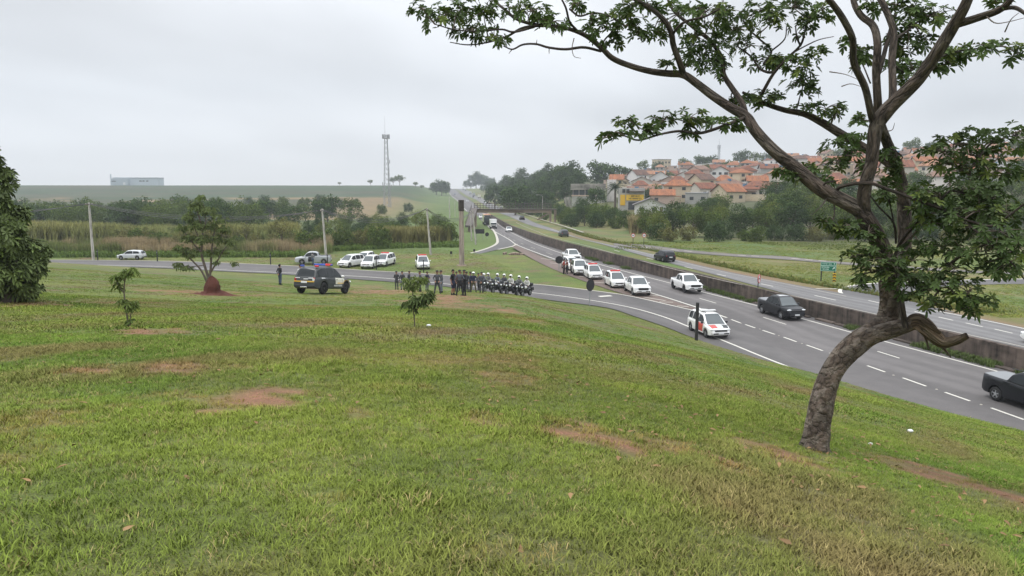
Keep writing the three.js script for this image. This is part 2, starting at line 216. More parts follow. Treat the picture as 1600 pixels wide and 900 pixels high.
// the other side of the wall
const farOuter = onB([[1700, 536], [1600, 512], [1535, 498.5], [1460, 483.5], [1400, 473], [1315, 458], [1240, 444.5], [1140, 425], [1026, 398.5], [955, 382.5], [907, 372], [860, 356], [824, 342], [798, 331.5]]);
const farOuterX = (() => { const t = [[330, 803], [450, 789], [600, 767], [800, 750.5], [1000, 737], [1260, 727], [1500, 725]].map(([d, u]) => V(xAt(u, d), 0, -d)); const a = farOuter[0], b = farOuter[1], e = a.clone().sub(b).setLength(50); const all = smooth([a.clone().add(e), ...farOuter, ...t], 260); return { all, x: alongX(all) }; })();
{
  const S = [0.15, 0.8, 1.6, 2.4, 3.5, 5, 7, 9, 11, 13, 15, 17, 19, 21, 23, 26, 30, 35, 41, 48, 56, 65, 75, 87, 100, 116, 134, 155, 180, 210, 245, 285, 330, 390, 470, 600, 900, 1500];
  const pos = [], col = [], uv = [], idx = [], n = S.length, P = spine;
  P.forEach((p, i) => S.forEach((s, j) => {
    const x = p.x + s, z = p.z, d = -z, o = x - farOuterX.x(d), f = fbm(x * 0.11, z * 0.11, 111, 4), f2 = fbm(x * 0.9, z * 0.9, 113, 3);
    pos.push(x, rightLand(x, z), z); uv.push(x, z);
    const f3 = fbm(x * 0.35, z * 0.35, 115, 4); let c = [lerp(0.100, 0.165, sstep(0.35, 0.65, f)), lerp(0.150, 0.165, f), lerp(0.030, 0.05, f)]; c = c.map((v, q) => lerp(v, [0.20, 0.155, 0.075][q], 0.7 * sstep(0.54, 0.7, f3)));
    const earth = sstep(2.6, 0.4, o + 2.2 * (f2 - 0.5)) * sstep(-1, 0, o) * 0.85 * sstep(230, 150, d); c = c.map((v, q) => lerp(v, [0.25, 0.155, 0.10][q], earth));
    const wood = sstep(24, 34, o) * sstep(100, 128, d); c = c.map((v, q) => lerp(v, [0.052, 0.062, 0.022][q], wood * 0.8));
    const town = sstep(60, 80, o) * sstep(215, 250, d) * sstep(640, 580, d); c = c.map((v, q) => lerp(v, [0.17, 0.14, 0.11][q], town * 0.6 * f));
    col.push(...c.map((v) => v * (0.7 + 0.6 * f2)));
    if (i < P.length - 1 && j < n - 1) { const k = i * n + j; idx.push(k, k + 1, k + n, k + 1, k + n + 1, k + n); }
  }));
  struct('hillside', build(pos, idx, col, uv), M.bank, 'grass verge and hill on the far side of the highway');
}

// ---------- roads ----------
const wheelTracks = (base, lanes) => (t, run, p) => { let k = 1; for (const l of lanes) { const e = Math.exp(-(((t - l) / 0.045) ** 2)); k *= 1 + 0.42 * e; } k *= 0.74 + 0.46 * fbm(p.x * 0.15 + 4, p.z * 0.05, 121, 3) + 0.22 * (fbm(p.x * 1.2, p.z * 0.3, 123, 3) - 0.5); return base.map((c) => c * k); };
const asA = [0.128, 0.119, 0.117], asB = [0.170, 0.166, 0.166];
// near carriageway, from the wall to the outer edge
const hwOuterPix = onA([[1006, 466], [940, 436], [880, 413], [840, 397], [808, 384], [795, 375], [772, 362.5], [762, 354], [752, 344.5], [745, 337]]);
const outerTail = [[420, 728.5], [500, 723], [600, 718], [800, 708], [1000, 703], [1260, 700], [1500, 699.5]].map(([d, u]) => V(xAt(u, d), R1(d), -d));
const mergeOut = [[1750, 712], [1600, 676], [1470, 645], [1386, 625], [1320, 603], [1251, 582], [1140, 549]] .map(([u, v]) => atLevel(u, v, 0));
mergeOut.unshift(rampNear[rampNear.length - 1]);
const nearL = [...mergeOut, atLevel(1087, 485, 0), ...hwOuterPix, ...outerTail];
const highway = struct('highway', strip(smooth([V(spine[0].x - 2, 0, spine[0].z), ...wallPts.slice(1), ...tail].map((p) => p.clone().add(V(-0.25, 0, 0))), 300), smooth(nearL, 300), 320, 26, 0.004, wheelTracks(asA, [0.14, 0.26, 0.40, 0.52]), roadA), M.asphalt, 'two lane carriageway coming towards the camera beside the dark wall');
const ramp = struct('ramp', strip(rampNear.slice(0, 17), [...rampFar, atLevel(1115, 491, 0)].slice(0, 17), 220, 12, 0.009, wheelTracks([0.120, 0.113, 0.111], [0.3, 0.55]), () => 0), M.asphalt, 'curving slip road that joins the highway across the middle of the picture');
// far carriageway, on the higher terrace
const farInner = smooth([...wallPts.slice(1), ...tail].map((p) => p.clone().add(V(0.45 + 5.5 * sstep(52, 150, -p.z) * sstep(1500, 700, -p.z), 0, 0))), 300);
farInner.unshift(V(spine[0].x + 0.45, 0, spine[0].z));
const carriage = struct('carriageway', strip(farInner, farOuterX.all, 320, 20, 0.004, wheelTracks(asB, [0.22, 0.38, 0.6, 0.78]), roadB), M.asphalt, 'pale far carriageway above the wall, traffic running away from the camera');
// deceleration lane that leaves the highway and bends left under the grass knoll
const slipIn = onA([[745, 337], [758, 348], [768, 357], [775, 366], [777, 377], [770, 384], [755, 390], [735, 395.5], [712, 399.5], [690, 402]]);
const slipOut = onA([[760, 351], [775, 362], [790, 371], [802, 379], [800, 384], [782, 389], [765, 393], [745, 397.5], [725, 401.5], [700, 404.5]]);
const slip = struct('slip_lane', strip(slipIn, slipOut, 80, 5, 0.010, wheelTracks([0.125, 0.120, 0.118], [0.5]), roadA), M.asphalt, 'exit lane bending left off the highway behind the tall column');
// painted gore between ramp and highway
struct('gore', strip([[806, 383], [850, 402], [900, 421], [960, 441], [1013, 457.5], [1087, 481.5]].map(([u, v]) => atLevel(u, v, 0)), [[800, 386], [842, 410], [885, 429], [925, 443.5], [985, 462], [1084, 483.8]].map(([u, v]) => atLevel(u, v, 0)), 60, 4, 0.012, wheelTracks([0.170, 0.125, 0.105], []), () => 0), M.asphalt, 'hatched brown gore of asphalt where the slip road meets the highway');
// frontage road and exit on the right
const sideL = smooth([[960, 384.5], [1075, 395.5], [1150, 401.5], [1225, 406], [1280, 410.5], [1420, 421], [1540, 428], [1640, 432]].map(([u, v]) => put(u, v)), 60), sideR = smooth([[958, 380.5], [1000, 382.5], [1075, 391], [1150, 397.5], [1225, 401], [1275, 406.5], [1420, 417], [1540, 424.5], [1640, 428]].map(([u, v]) => put(u, v)), 60);
const side = struct('frontage_road', strip(sideL, sideR, 100, 4, 0.06, wheelTracks([0.165, 0.150, 0.135], [0.5]), rightLand), M.asphalt, 'narrow frontage road along the foot of the wooded strip');
const exitL = smooth([[1500, 490], [1440, 476], [1415, 466], [1420, 458], [1450, 450], [1500, 446.5], [1560, 444.5], [1640, 443.5]].map(([u, v]) => put(u, v)), 60), exitR = smooth([[1322, 462.5], [1313, 456.5], [1319, 450], [1345, 445], [1400, 441.5], [1470, 439], [1542, 437], [1640, 435.5]].map(([u, v]) => put(u, v)), 60);
const exit = struct('exit_road', strip(exitL, exitR, 90, 8, 0.03, wheelTracks([0.135, 0.130, 0.130], []), rightLand), M.asphalt, 'exit road curving right past the green sign behind the leaning tree');
const inRing = (ring) => (x, z) => { let c = false; for (let i = 0, j = ring.length - 1; i < ring.length; j = i++) { const a = ring[i], b = ring[j]; if ((a.z > z) !== (b.z > z) && x < (b.x - a.x) * (z - a.z) / (b.z - a.z) + a.x) c = !c; } return c; };
const onSide = inRing([...sideL, ...sideR.slice().reverse()]), onExit = inRing([...exitL, ...exitR.slice().reverse()]);

// ---------- markings ----------
const L0 = (pts) => pts.map(([u, v]) => atLevel(u, v, 0));
const line = (parent, name, pts, w, y0, h, n, m = M.paint) => mesh(name, paintLine(pts, w, y0, n, h), m, parent);
line(highway, 'edge_line', onA([[1760, 638], [1581, 586.5], [1395, 537], [1248, 496.5], [1187.6, 479], [1093, 455], [1040, 440.5], [980, 425], [896, 401.5], [840, 382.5], [811, 369.5], [784, 354.5], [772, 346]]), 0.16, 0.010, roadA, 150);
line(highway, 'edge_line', onA([[1135.6, 496.6], [1087.5, 480], [1038, 464], [1013, 456.5], [940, 431], [880, 409.5], [840, 395.5], [808.5, 383], [795, 374], [772, 361], [762, 353]]), 0.20, 0.018, roadA, 120);
line(highway, 'edge_line', smooth(outerTail.map((p) => p.clone().add(V(0.8, 0, 0))), 40), 0.3, 0.012, roadA, 60);
for (const [a, b] of [[[1093, 466.2], [1119, 473.8]], [[1192.5, 495.8], [1228.5, 507]], [[1371, 549], [1405.5, 559.8]], [[1570, 611], [1616, 626]]]) line(highway, 'lane_dash', L0([a, b]), 0.13, 0.010, null, 4);
for (let v = 462, k = 0; k < 12; k++) { const d0 = 92 + k * 13; const f = (d) => V(lerp(spineX(d), alongXcache(d), 0.45), 0, -d); line(highway, 'lane_dash', [f(d0), f(d0 + 4.2)], 0.14, 0.010, roadA, 6, M.oldPaint); }
function alongXcache(d) { return spineX(d) - 9.2; }
for (const [a, b] of [[[1142.5, 499.4], [1157, 504.8]], [[1164.5, 507.2], [1180, 512.6]], [[1191.5, 516.2], [1210.5, 522.6]], [[1224.5, 527], [1244.5, 534.2]], [[1260, 539.2], [1285.5, 548.2]], [[1355, 571.6], [1383, 581.5]], [[1410.5, 590.6], [1447, 603.6]], [[1476.5, 613.2], [1515.5, 626.8]], [[1548.5, 637.6], [1600, 656]], [[1641, 670], [1700, 690]], [[1304, 554.5], [1333, 564.5]]]) line(highway, 'lane_dash', L0([a, b]), 0.15, 0.014, null, 4);
for (const p of [[1158, 505.6], [1187, 514.4], [1217, 524.6], [1253, 537], [1296.5, 552], [1396, 586.5], [1463.5, 608.6], [1533, 632.5]]) { const c = atLevel(p[0], p[1], 0); mesh('road_stud', new THREE.CylinderGeometry(0.04, 0.07, 0.025, 10).translate(c.x, 0.02, c.z), M.oldPaint, highway); }
line(ramp, 'edge_line', L0([[-60, 411.6], [69, 413], [240, 416.4], [360, 422.4], [432, 425.6], [580, 433.2], [671, 441.3], [703.5, 444.4], [791, 453.5], [860, 460.5], [922, 469], [984.5, 480.4], [1038, 495.6], [1082, 513], [1140, 536.4], [1200, 561], [1251, 580.5]]), 0.17, 0.016, null, 200);
line(ramp, 'kerb_line', L0([[-60, 405.8], [72, 406.3], [240, 407.8], [360, 411.4], [480, 416.9], [580, 423.3], [661, 427.6], [726, 433.6], [791, 440.6], [860, 446.6], [913, 452.6], [974, 460.8]]), 0.30, 0.030, null, 140, M.kerb);
line(ramp, 'edge_line', L0([[974, 460.8], [1006, 467.3], [1038, 474.8], [1082, 484.6], [1096, 487]]), 0.18, 0.018, null, 40);
for (const [a, b] of [[[946, 464.3], [954, 461.6]]]) line(ramp, 'arrow_marking', L0([[936, 463.4], [955, 462.2]]), 0.62, 0.016, null, 4);
for (const [a, b] of [[[1006, 464.5], [1040, 470]], [[1030, 472], [1052, 472.5]], [[1058, 478], [1076, 479.5]], [[985, 460], [1028, 462.5]], [[905, 432], [925, 434]], [[925, 441], [958, 443]], [[886, 424], [908, 426]], [[860, 411], [880, 413]], [[845, 404], [866, 406]]]) line(highway, 'hatch_stripe', L0([a, b]), 0.30, 0.020, null, 4, M.oldPaint);
line(slip, 'edge_line', onA([[764, 352], [768, 356], [773.5, 364], [777, 374], [776.5, 380], [769, 385], [755, 390.3], [735, 395.6], [712, 399.6], [690, 402]]), 0.55, 0.03, roadA, 70, M.kerb);
line(slip, 'edge_line', onA([[807, 381.5], [802, 384.5], [790, 387.5], [778, 390]]), 0.55, 0.03, roadA, 20, M.kerb);
line(carriage, 'edge_line', onB([[1640, 552], [1600, 542], [1515, 523.5], [1460, 511.5], [1340, 484.5], [1207, 455.3], [1140, 440.8], [1045, 418.6], [984, 402.8], [931, 388], [860, 370], [840, 362], [806, 347]]), 0.15, 0.012, roadB, 140, M.oldPaint);
line(carriage, 'edge_line', onB([[1640, 523], [1600, 513.6], [1535, 500], [1460, 485.4]]), 0.16, 0.012, roadB, 30);
line(carriage, 'edge_line', onB([[1322, 463], [1265, 451.4], [1240, 446.2], [1190, 436.4], [1140, 427], [1026, 400], [955, 384], [907, 373.4], [860, 357.5]]), 0.14, 0.012, roadB, 80, M.oldPaint);
for (const [a, b] of [[[1429, 486.9], [1449.5, 491.6]], [[1466.5, 495.6], [1489, 500.6]], [[1509, 504.8], [1535.5, 510.8]], [[1554, 514.4], [1582, 520.8]], [[1273, 461.8], [1306, 469.2]], [[1189, 443.6], [1208, 447.6]], [[1357, 469.5], [1384, 475.8]], [[1120, 428.2], [1134, 431.4]], [[1070, 417], [1082, 419.8]], [[1010, 403.2], [1020, 405.6]], [[960, 391.2], [968, 393.2]]]) line(carriage, 'lane_dash', onB([a, b]), 0.14, 0.012, roadB, 4);
line(exit, 'edge_line', [[1400, 478.5], [1345, 468], [1322, 462.6], [1312.5, 456.5], [1318, 450], [1345, 445], [1400, 441.6], [1542, 437.2], [1640, 435.8]].map(([u, v]) => put(u, v)), 0.34, 0.045, rightLand, 80);
line(exit, 'edge_line', [[1310, 458.5], [1285, 459.5], [1262, 451]].map(([u, v]) => put(u, v)), 0.25, 0.045, rightLand, 30);
line(exit, 'edge_line', [[1318, 450.5], [1300, 452], [1272, 451.5]].map(([u, v]) => put(u, v)), 0.22, 0.047, rightLand, 30);
for (let k = 0; k < 15; k++) { const u0 = 985 + k * 21, vv = (u) => { const q = [[960, 384.1], [1075, 394.6], [1150, 400.6], [1225, 405], [1280, 409.5], [1420, 420]]; let i = 0; while (i < q.length - 2 && u > q[i + 1][0]) i++; return lerp(q[i][1], q[i + 1][1], (u - q[i][0]) / (q[i + 1][0] - q[i][0])) - 1.2; }; if (hash2(k, 3, 5) > 0.3) line(side, 'kerb_stone', [[u0, vv(u0)], [u0 + 12, vv(u0 + 12)]].map(([u, v]) => put(u, v)), 0.5, 0.09, rightLand, 4, M.kerb); }
// pale kerb along the outer side of the far carriageway beyond the trees
{ const k = onB([[900, 365.5], [860, 351], [824, 339], [794, 331]]); struct('kerb', paintLine(k.map((p) => p.clone().add(V(1.6, 0, 0))), 0.5, 0.35, 50, roadB), M.oldPaint, 'pale kerb on the right of the far carriageway'); }

// ---------- retaining wall between the carriageways ----------
{
  const w = thing('retaining_wall', 'long low dark stained concrete wall between the two carriageways', 'wall');
  let i = 0, len = 0; const fine = spine.filter((p) => -p.z < 420), step = 4.0, cuts = [];
  const curve = new THREE.CatmullRomCurve3(fine), total = curve.getLength(), n = Math.floor(total / step); curve.arcLengthDivisions = 800; curve.updateArcLengths();
  for (let k = 0; k < n; k++) {
    const a = curve.getPointAt(k / n), b = curve.getPointAt((k + 1) / n), t = b.clone().sub(a).setY(0).normalize(), s = V(-t.z, 0, t.x);
    a.addScaledVector(t, 0.012); b.addScaledVector(t, -0.012);
    const out = 0.006 * hash2(k, 1, 9), q = [];
    const top = (p) => roadB(p.x, p.z) + 0.05 + 0.01 * hash2(k, 2, 9), bot = (p) => roadA(p.x, p.z) - 0.4;
    for (const p of [a, b]) for (const [o, y] of [[-0.02 - out, bot(p)], [-0.02 - out, top(p) - 0.03], [0.02, top(p)], [0.27, top(p)], [0.27, bot(p)]]) q.push(p.x + s.x * o * (s.x > 0 ? 1 : -1), y, p.z + s.z * o * (s.x > 0 ? 1 : -1));
    const idx = []; for (let e = 0; e < 4; e++) idx.push(e, e + 1, e + 5, e + 1, e + 6, e + 5); idx.push(0, 4, 1, 1, 4, 2, 2, 4, 3, 5, 6, 9, 6, 7, 9, 7, 8, 9);
    const uv = []; for (let e = 0; e < 10; e++) uv.push(k * step + (e > 4 ? step : 0), q[e * 3 + 1] + (e % 5 === 3 ? 0.3 : 0));
    mesh('wall_panel', toCreasedNormals(build(q, idx, null, uv), 0.6), M.wall[(k * 7 + (k >> 2)) % 4], w);
  }
  // shallow broken drain slabs lying at its foot
  const r = rng(5); for (let k = 0; k < 16; k++) { const d = 40 + k * 2.6 + r() * 1.2, x = spineX(d) - 0.62 - r() * 0.1, g = new RoundedBoxGeometry(0.42, 0.12, 1.5 + r() * 0.7, 1, 0.02), th = Math.atan2(spineX(d - 1) - spineX(d + 1), 2); g.rotateZ((r() - 0.5) * 0.15); g.rotateY(th); g.translate(x, 0.05 + r() * 0.03, -d); mesh('drain_slab', g, M.wall[k % 4], w); }
}

// ---------- leaves and branches ----------
function tube(pts, radii, seg, n, uvk = 1, rough = 0, seed = 1) {
  const c = new THREE.CatmullRomCurve3(pts, false, 'centripetal'), fr = c.computeFrenetFrames(n, false), pos = [], uv = [], idx = []; let run = 0, prev;
  let nrm = fr.normals[0].clone();
  for (let i = 0; i <= n; i++) {
    const t = i / n, p = c.getPoint(t), tan = c.getTangent(t); if (prev) run += p.distanceTo(prev); prev = p;
    nrm.addScaledVector(tan, -nrm.dot(tan)).normalize(); const bi = tan.clone().cross(nrm);
    const f = t * (radii.length - 1), k = Math.min(Math.floor(f), radii.length - 2), r = lerp(radii[k], radii[k + 1], f - k);
    for (let j = 0; j <= seg; j++) { const a = (j % seg) / seg * Math.PI * 2, q = r * (1 + rough * (fbm(Math.cos(a) * 1.6 + 5 + seed, Math.sin(a) * 1.6 + run * (uvk ? 2.2 : 1), 201 + seed, 3) - 0.5)); pos.push(p.x + (nrm.x * Math.cos(a) + bi.x * Math.sin(a)) * q, p.y + (nrm.y * Math.cos(a) + bi.y * Math.sin(a)) * q, p.z + (nrm.z * Math.cos(a) + bi.z * Math.sin(a)) * q); uv.push(j / seg * Math.max(1, Math.round(r * 8)), run * uvk); if (i < n && j < seg) { const o = i * (seg + 1) + j; idx.push(o, o + 1, o + seg + 1, o + 1, o + seg + 2, o + seg + 1); } }
  }
  const g = build(pos, idx, null, uv);
  // weld the normals along the seam
  const N = g.attributes.normal; for (let i = 0; i <= n; i++) { const a = i * (seg + 1), b = a + seg, x = N.getX(a) + N.getX(b), y = N.getY(a) + N.getY(b), z = N.getZ(a) + N.getZ(b), l = Math.hypot(x, y, z) || 1; N.setXYZ(a, x / l, y / l, z / l); N.setXYZ(b, x / l, y / l, z / l); }
  return g;
}
class Leaves {                                   // many small leaf faces gathered into one crown
  constructor() { this.p = []; this.c = []; this.i = []; }
  leaf(o, dir, up, len, wid, col, droop = 0.25) {           // an obovate leaf of four faces
    const s = dir.clone().cross(up).normalize(), n = s.clone().cross(dir).normalize(), k = this.p.length / 3;
    const P = (a, b, h) => this.p.push(o.x + dir.x * a * len + s.x * b * wid + n.x * h * len, o.y + dir.y * a * len + s.y * b * wid + n.y * h * len - droop * a * a * len, o.z + dir.z * a * len + s.z * b * wid + n.z * h * len);
    P(0, 0, 0); P(0.4, -0.34, 0.05); P(0.75, -0.48, 0.03); P(1, 0, -0.02); P(0.75, 0.48, 0.03); P(0.4, 0.34, 0.05);
    for (let q = 0; q < 6; q++) this.c.push(...col); this.i.push(k, k + 1, k + 2, k, k + 2, k + 3, k, k + 3, k + 4, k, k + 4, k + 5);
  }
  flake(o, dir, up, len, wid, col) {                        // two faces folded along the midrib
    const s = dir.clone().cross(up).normalize(), n = s.clone().cross(dir).normalize(), k = this.p.length / 3;
    const P = (a, b, h) => this.p.push(o.x + dir.x * a * len + s.x * b * wid + n.x * h * len, o.y + dir.y * a * len + s.y * b * wid + n.y * h * len, o.z + dir.z * a * len + s.z * b * wid + n.z * h * len);
    P(-0.5, 0, 0); P(0.1, -0.5, 0.12); P(0.5, 0, 0); P(0.1, 0.5, 0.12); for (let q = 0; q < 4; q++) this.c.push(...col); this.i.push(k, k + 1, k + 2, k, k + 2, k + 3);
  }
  geo() { const g = build(this.p, this.i, this.c); return g; }
}
const rv = (r) => { const z = r() * 2 - 1, a = r() * 6.2832, q = Math.sqrt(1 - z * z); return V(q * Math.cos(a), z, q * Math.sin(a)); };
function whorl(L, o, axis, r, n, len, wid, colf, droop) { const a0 = r() * 6.28; const side = axis.clone().cross(V(0.3, 0.9, 0.2)).normalize(), oth = axis.clone().cross(side); for (let i = 0; i < n; i++) { const a = a0 + i / n * 6.2832 + (r() - 0.5) * 0.5, e = 0.15 + r() * 0.7; const d = side.clone().multiplyScalar(Math.cos(a)).addScaledVector(oth, Math.sin(a)).addScaledVector(axis, e).normalize(); L.leaf(o, d, axis.clone().add(V(0, 0.3, 0)).addScaledVector(rv(r), 0.25), len * (0.7 + 0.5 * r()), wid * (0.8 + 0.4 * r()), colf(), droop); } }
const leafMat = (o = {}) => new THREE.MeshPhysicalMaterial({ vertexColors: true, roughness: 0.55, side: THREE.DoubleSide, specularIntensity: 0.5, ...o });
M.leaf = leafMat(); M.leafThin = leafMat({ transmission: 0.34, thickness: 0, roughness: 0.9 }); M.leafFar = leafMat({ roughness: 0.95, specularIntensity: 0.2, transmission: 0.28, thickness: 0 });
M.bark = new THREE.MeshStandardMaterial({ color: C(0.150, 0.122, 0.104), map: rep(T.bark, 1, 0.9), bumpMap: rep(T.barkBump, 1, 0.9), bumpScale: 0.06, roughness: 0.95 });
M.barkOld = new THREE.MeshStandardMaterial({ color: C(0.190, 0.156, 0.132), map: rep(T.barkOld, 1, 1.1), bumpMap: rep(T.barkOldBump, 1, 1.1), bumpScale: 0.045, roughness: 0.95 });
M.barkFar = new THREE.MeshStandardMaterial({ color: C(0.13, 0.105, 0.085), roughness: 1 });
M.deadWood = new THREE.MeshStandardMaterial({ color: C(0.30, 0.225, 0.165), map: rep(T.bark, 2, 0.6), bumpMap: rep(T.barkBump, 2, 0.6), bumpScale: 0.05, roughness: 1 });

// ---------- the leaning tree in the foreground ----------
{
  const base = put(1274, 702), D = -base.z;
  const tree = thing('leaning_tree', 'large leaning tree with a bent grey trunk in the right foreground', 'tree', [base.x, base.y, base.z]);
  const local = (g) => g.translate(-base.x, -base.y, -base.z);
  const at = ([u, v, dd = 0]) => atDepth(u, v, D + dd), px = (w) => 0.43 * w * D / F;
  // pixel x, pixel y, metres nearer (-) or farther (+) than the foot, and width in pixels
  const limb = (name, list, widths, seg, n, rough, m = M.bark, uvk = 1) => { const g = local(tube(list.map(at), widths.map(px), seg, n, uvk, rough, list.length + list[0][0])); mesh(name, g, m, tree); skeleton.push(...smooth(list.map(at), list.length * 3)); };
  const skeleton = [];
  limb('trunk', [[1270, 712], [1274, 690], [1280, 650], [1287, 615], [1299, 585], [1317, 556], [1340, 534], [1366, 517, 0.05], [1386, 498, 0.1], [1392, 470, 0.1], [1389, 438, 0.1]], [64, 50, 42, 40, 41, 42, 43, 43, 41, 39, 36], 24, 80, 0.42, M.barkOld);
  limb('root_flare', [[1262, 712, -0.12], [1264, 700, -0.1], [1271, 676, 0]], [26, 22, 10], 10, 10, 0.5, M.barkOld); limb('root_flare', [[1289, 709, -0.05], [1287, 698, -0.06], [1284, 676, 0]], [26, 18, 8], 10, 10, 0.5, M.barkOld);
  limb('fork', [[1340, 534, -0.02], [1375, 521, -0.1], [1402, 513, -0.16], [1420, 507, -0.2], [1428, 504, -0.22]], [34, 32, 29, 26, 24], 14, 24, 0.4, M.barkOld);
  limb('broken_limb', [[1422, 505, -0.2], [1432, 503, -0.24], [1446, 513, -0.28], [1460, 526, -0.32], [1474, 535, -0.36], [1490, 533, -0.42], [1503, 528, -0.46], [1511, 524, -0.5]], [22, 27, 28, 25, 21, 18, 13, 11], 18, 48, 1.25, M.deadWood);
  limb('splinter', [[1462, 530, -0.34], [1474, 543, -0.36], [1486, 559, -0.38]], [9, 6, 2], 6, 10, 0.8, M.deadWood); limb('splinter', [[1440, 514, -0.3], [1447, 530, -0.32], [1451, 545, -0.33]], [7, 4, 2], 6, 10, 0.8, M.deadWood); limb('splinter', [[1470, 520, -0.4], [1455, 510, -0.38], [1440, 500, -0.34]], [6, 8, 4], 6, 10, 0.8, M.deadWood);
  limb('sucker_stem', [[1414, 512, -0.25], [1411, 488, -0.22], [1407, 466, -0.1], [1400, 448, 0.05]], [11, 10, 10, 9], 8, 16, 0.1);
  // left stem up to the first fork
  limb('limb', [[1391, 452, 0.1], [1385, 412, 0], [1374, 378, -0.1], [1357, 348, -0.15], [1345, 330, -0.15], [1322, 316, -0.1], [1282, 295, 0], [1245, 264, 0.1], [1211, 237, 0.2], [1180, 204, 0.35], [1166, 183, 0.45], [1138, 166, 0.55], [1110, 147, 0.65], [1089, 131, 0.7], [1068, 117, 0.75], [1045, 115, 0.8], [1019, 112, 0.85], [988, 104, 0.9], [957, 91, 0.95], [939, 74, 1.0], [914, 55, 1.0], [884, 44, 1.0], [847, 40, 1.0], [816, 44, 0.95], [792, 57, 0.9], [758, 67, 0.85], [730, 70, 0.8], [703, 66, 0.8]], [32, 29, 29, 30, 27, 26, 25, 23, 21, 20, 19, 17, 16, 15, 14, 13, 12, 11, 11, 10, 9, 7, 6, 5, 4, 3, 2.4, 1.6], 14, 150, 0.14);
  limb('limb', [[1350, 338, -0.15], [1349, 312, -0.2], [1353, 285, -0.25], [1361, 258, -0.28], [1365, 226, -0.3], [1370, 196, -0.3], [1383, 176, -0.35], [1398, 160, -0.4], [1418, 141, -0.5], [1436, 122, -0.6], [1452, 100, -0.7], [1467, 78, -0.8], [1490, 40, -0.95], [1508, 8, -1.1], [1522, -30, -1.2]], [24, 23, 22, 21, 21, 25, 26, 24, 22, 21, 20, 20, 18, 16, 13], 12, 80, 0.14);
  limb('limb', [[1388, 446, 0.25], [1404, 415, 0.4], [1413, 388, 0.5], [1413, 345, 0.6], [1411, 305, 0.65], [1403, 266, 0.6], [1386, 222, 0.4], [1374, 186, 0.1], [1371, 150, 0], [1369, 107, 0], [1371, 67, 0], [1364, 40, 0.1], [1346, 25, 0.2], [1335, 6, 0.3], [1328, -30, 0.4]], [24, 24, 25, 26, 25, 22, 18, 16, 14, 14, 13, 12, 11, 10, 8], 12, 80, 0.16);
  limb('limb', [[1405, 272, 0.6], [1385, 252, 0.75], [1352, 232, 0.9], [1318, 212, 1.0], [1282, 190, 1.1], [1257, 178, 1.2], [1226, 172, 1.25], [1196, 162, 1.3], [1175, 152, 1.35], [1160, 144, 1.4]], [18, 18, 17, 17, 15, 13, 11, 10, 8, 5], 10, 50, 0.15);
  const br = (list, w0, w1) => limb('branch', list, [w0, lerp(w0, w1, 0.4), w1], 6, Math.max(10, list.length * 5), 0.1);
  br([[1166, 183, 0.45], [1159, 160, 0.6], [1144, 138, 0.8], [1131, 117, 0.9], [1128, 92, 1.0], [1110, 64, 1.1], [1080, 40, 1.2], [1052, 16, 1.3], [1040, -10, 1.4]], 13, 5);
  br([[1068, 117, 0.75], [1062, 98, 0.6], [1052, 70, 0.5], [1049, 52, 0.4], [1040, 34, 0.35], [1019, 15, 0.3], [994, 0, 0.2], [965, -18, 0.2]], 12, 6);
  br([[1049, 58, 0.45], [1058, 44, 0.3], [1071, 34, 0.2], [1101, 26, 0.1], [1125, 14, 0]], 6, 3);
  br([[939, 80, 1.0], [911, 74, 0.8], [884, 77, 0.7], [856, 74, 0.6], [838, 69, 0.6], [816, 70, 0.5], [801, 77, 0.5], [787, 72, 0.4]], 5.5, 2.4);
  br([[847, 40, 1.0], [825, 36, 1.1], [804, 28, 1.2], [790, 16, 1.3], [776, 4, 1.4], [764, -14, 1.5]], 7, 4);
  br([[835, 42, 1.0], [801, 50, 0.8], [785, 46, 0.7], [743, 49, 0.6], [709, 46, 0.6], [680, 38, 0.6]], 4.5, 1.8);
  br([[902, 48, 1.0], [890, 34, 0.9], [884, 12, 0.8], [874, -8, 0.8]], 5, 3); br([[890, 14, 0.8], [905, 25, 0.7], [927, 20, 0.6], [954, 26, 0.5], [975, 40, 0.5]], 4, 2); br([[939, 74, 1.0], [945, 62, 0.8], [958, 48, 0.6], [972, 30, 0.5]], 4, 2);
  br([[1186, 156, 1.3], [1193, 142, 1.2], [1208, 116, 1.1], [1226, 95, 1.0], [1251, 70, 0.9], [1257, 52, 0.8], [1262, 30, 0.8]], 8.5, 2.5); br([[1251, 72, 0.9], [1245, 58, 0.8], [1243, 40, 0.8]], 4, 2); br([[1240, 82, 0.9], [1262, 70, 0.7], [1280, 62, 0.6], [1303, 57, 0.5]], 3, 1.2);
  br([[1212, 112, 1.1], [1200, 113, 1.2], [1187, 107, 1.3], [1174, 89, 1.4], [1153, 73, 1.5]], 6, 3); br([[1193, 100, 1.2], [1205, 80, 1.3], [1183, 58, 1.4], [1165, 40, 1.5], [1160, 22, 1.5]], 4.5, 2.5); br([[1205, 80, 1.3], [1226, 61, 1.2], [1229, 42, 1.1]], 3.5, 2); br([[1245, 170, 1.2], [1251, 147, 1.1], [1260, 116, 1.0], [1262, 100, 0.9]], 3.2, 1.4);
  br([[1168, 182, 0.45], [1140, 193, 0.2], [1110, 204, 0], [1092, 208, -0.1], [1061, 205, -0.2], [1031, 210, -0.3], [997, 219, -0.4], [975, 212, -0.5]], 6.5, 2.4); br([[1092, 207, -0.1], [1082, 196, -0.1], [1064, 188, -0.1], [1040, 186, -0.2]], 3, 1.4); br([[1031, 210, -0.3], [1008, 204, -0.3], [990, 194, -0.4]], 2.6, 1.2);
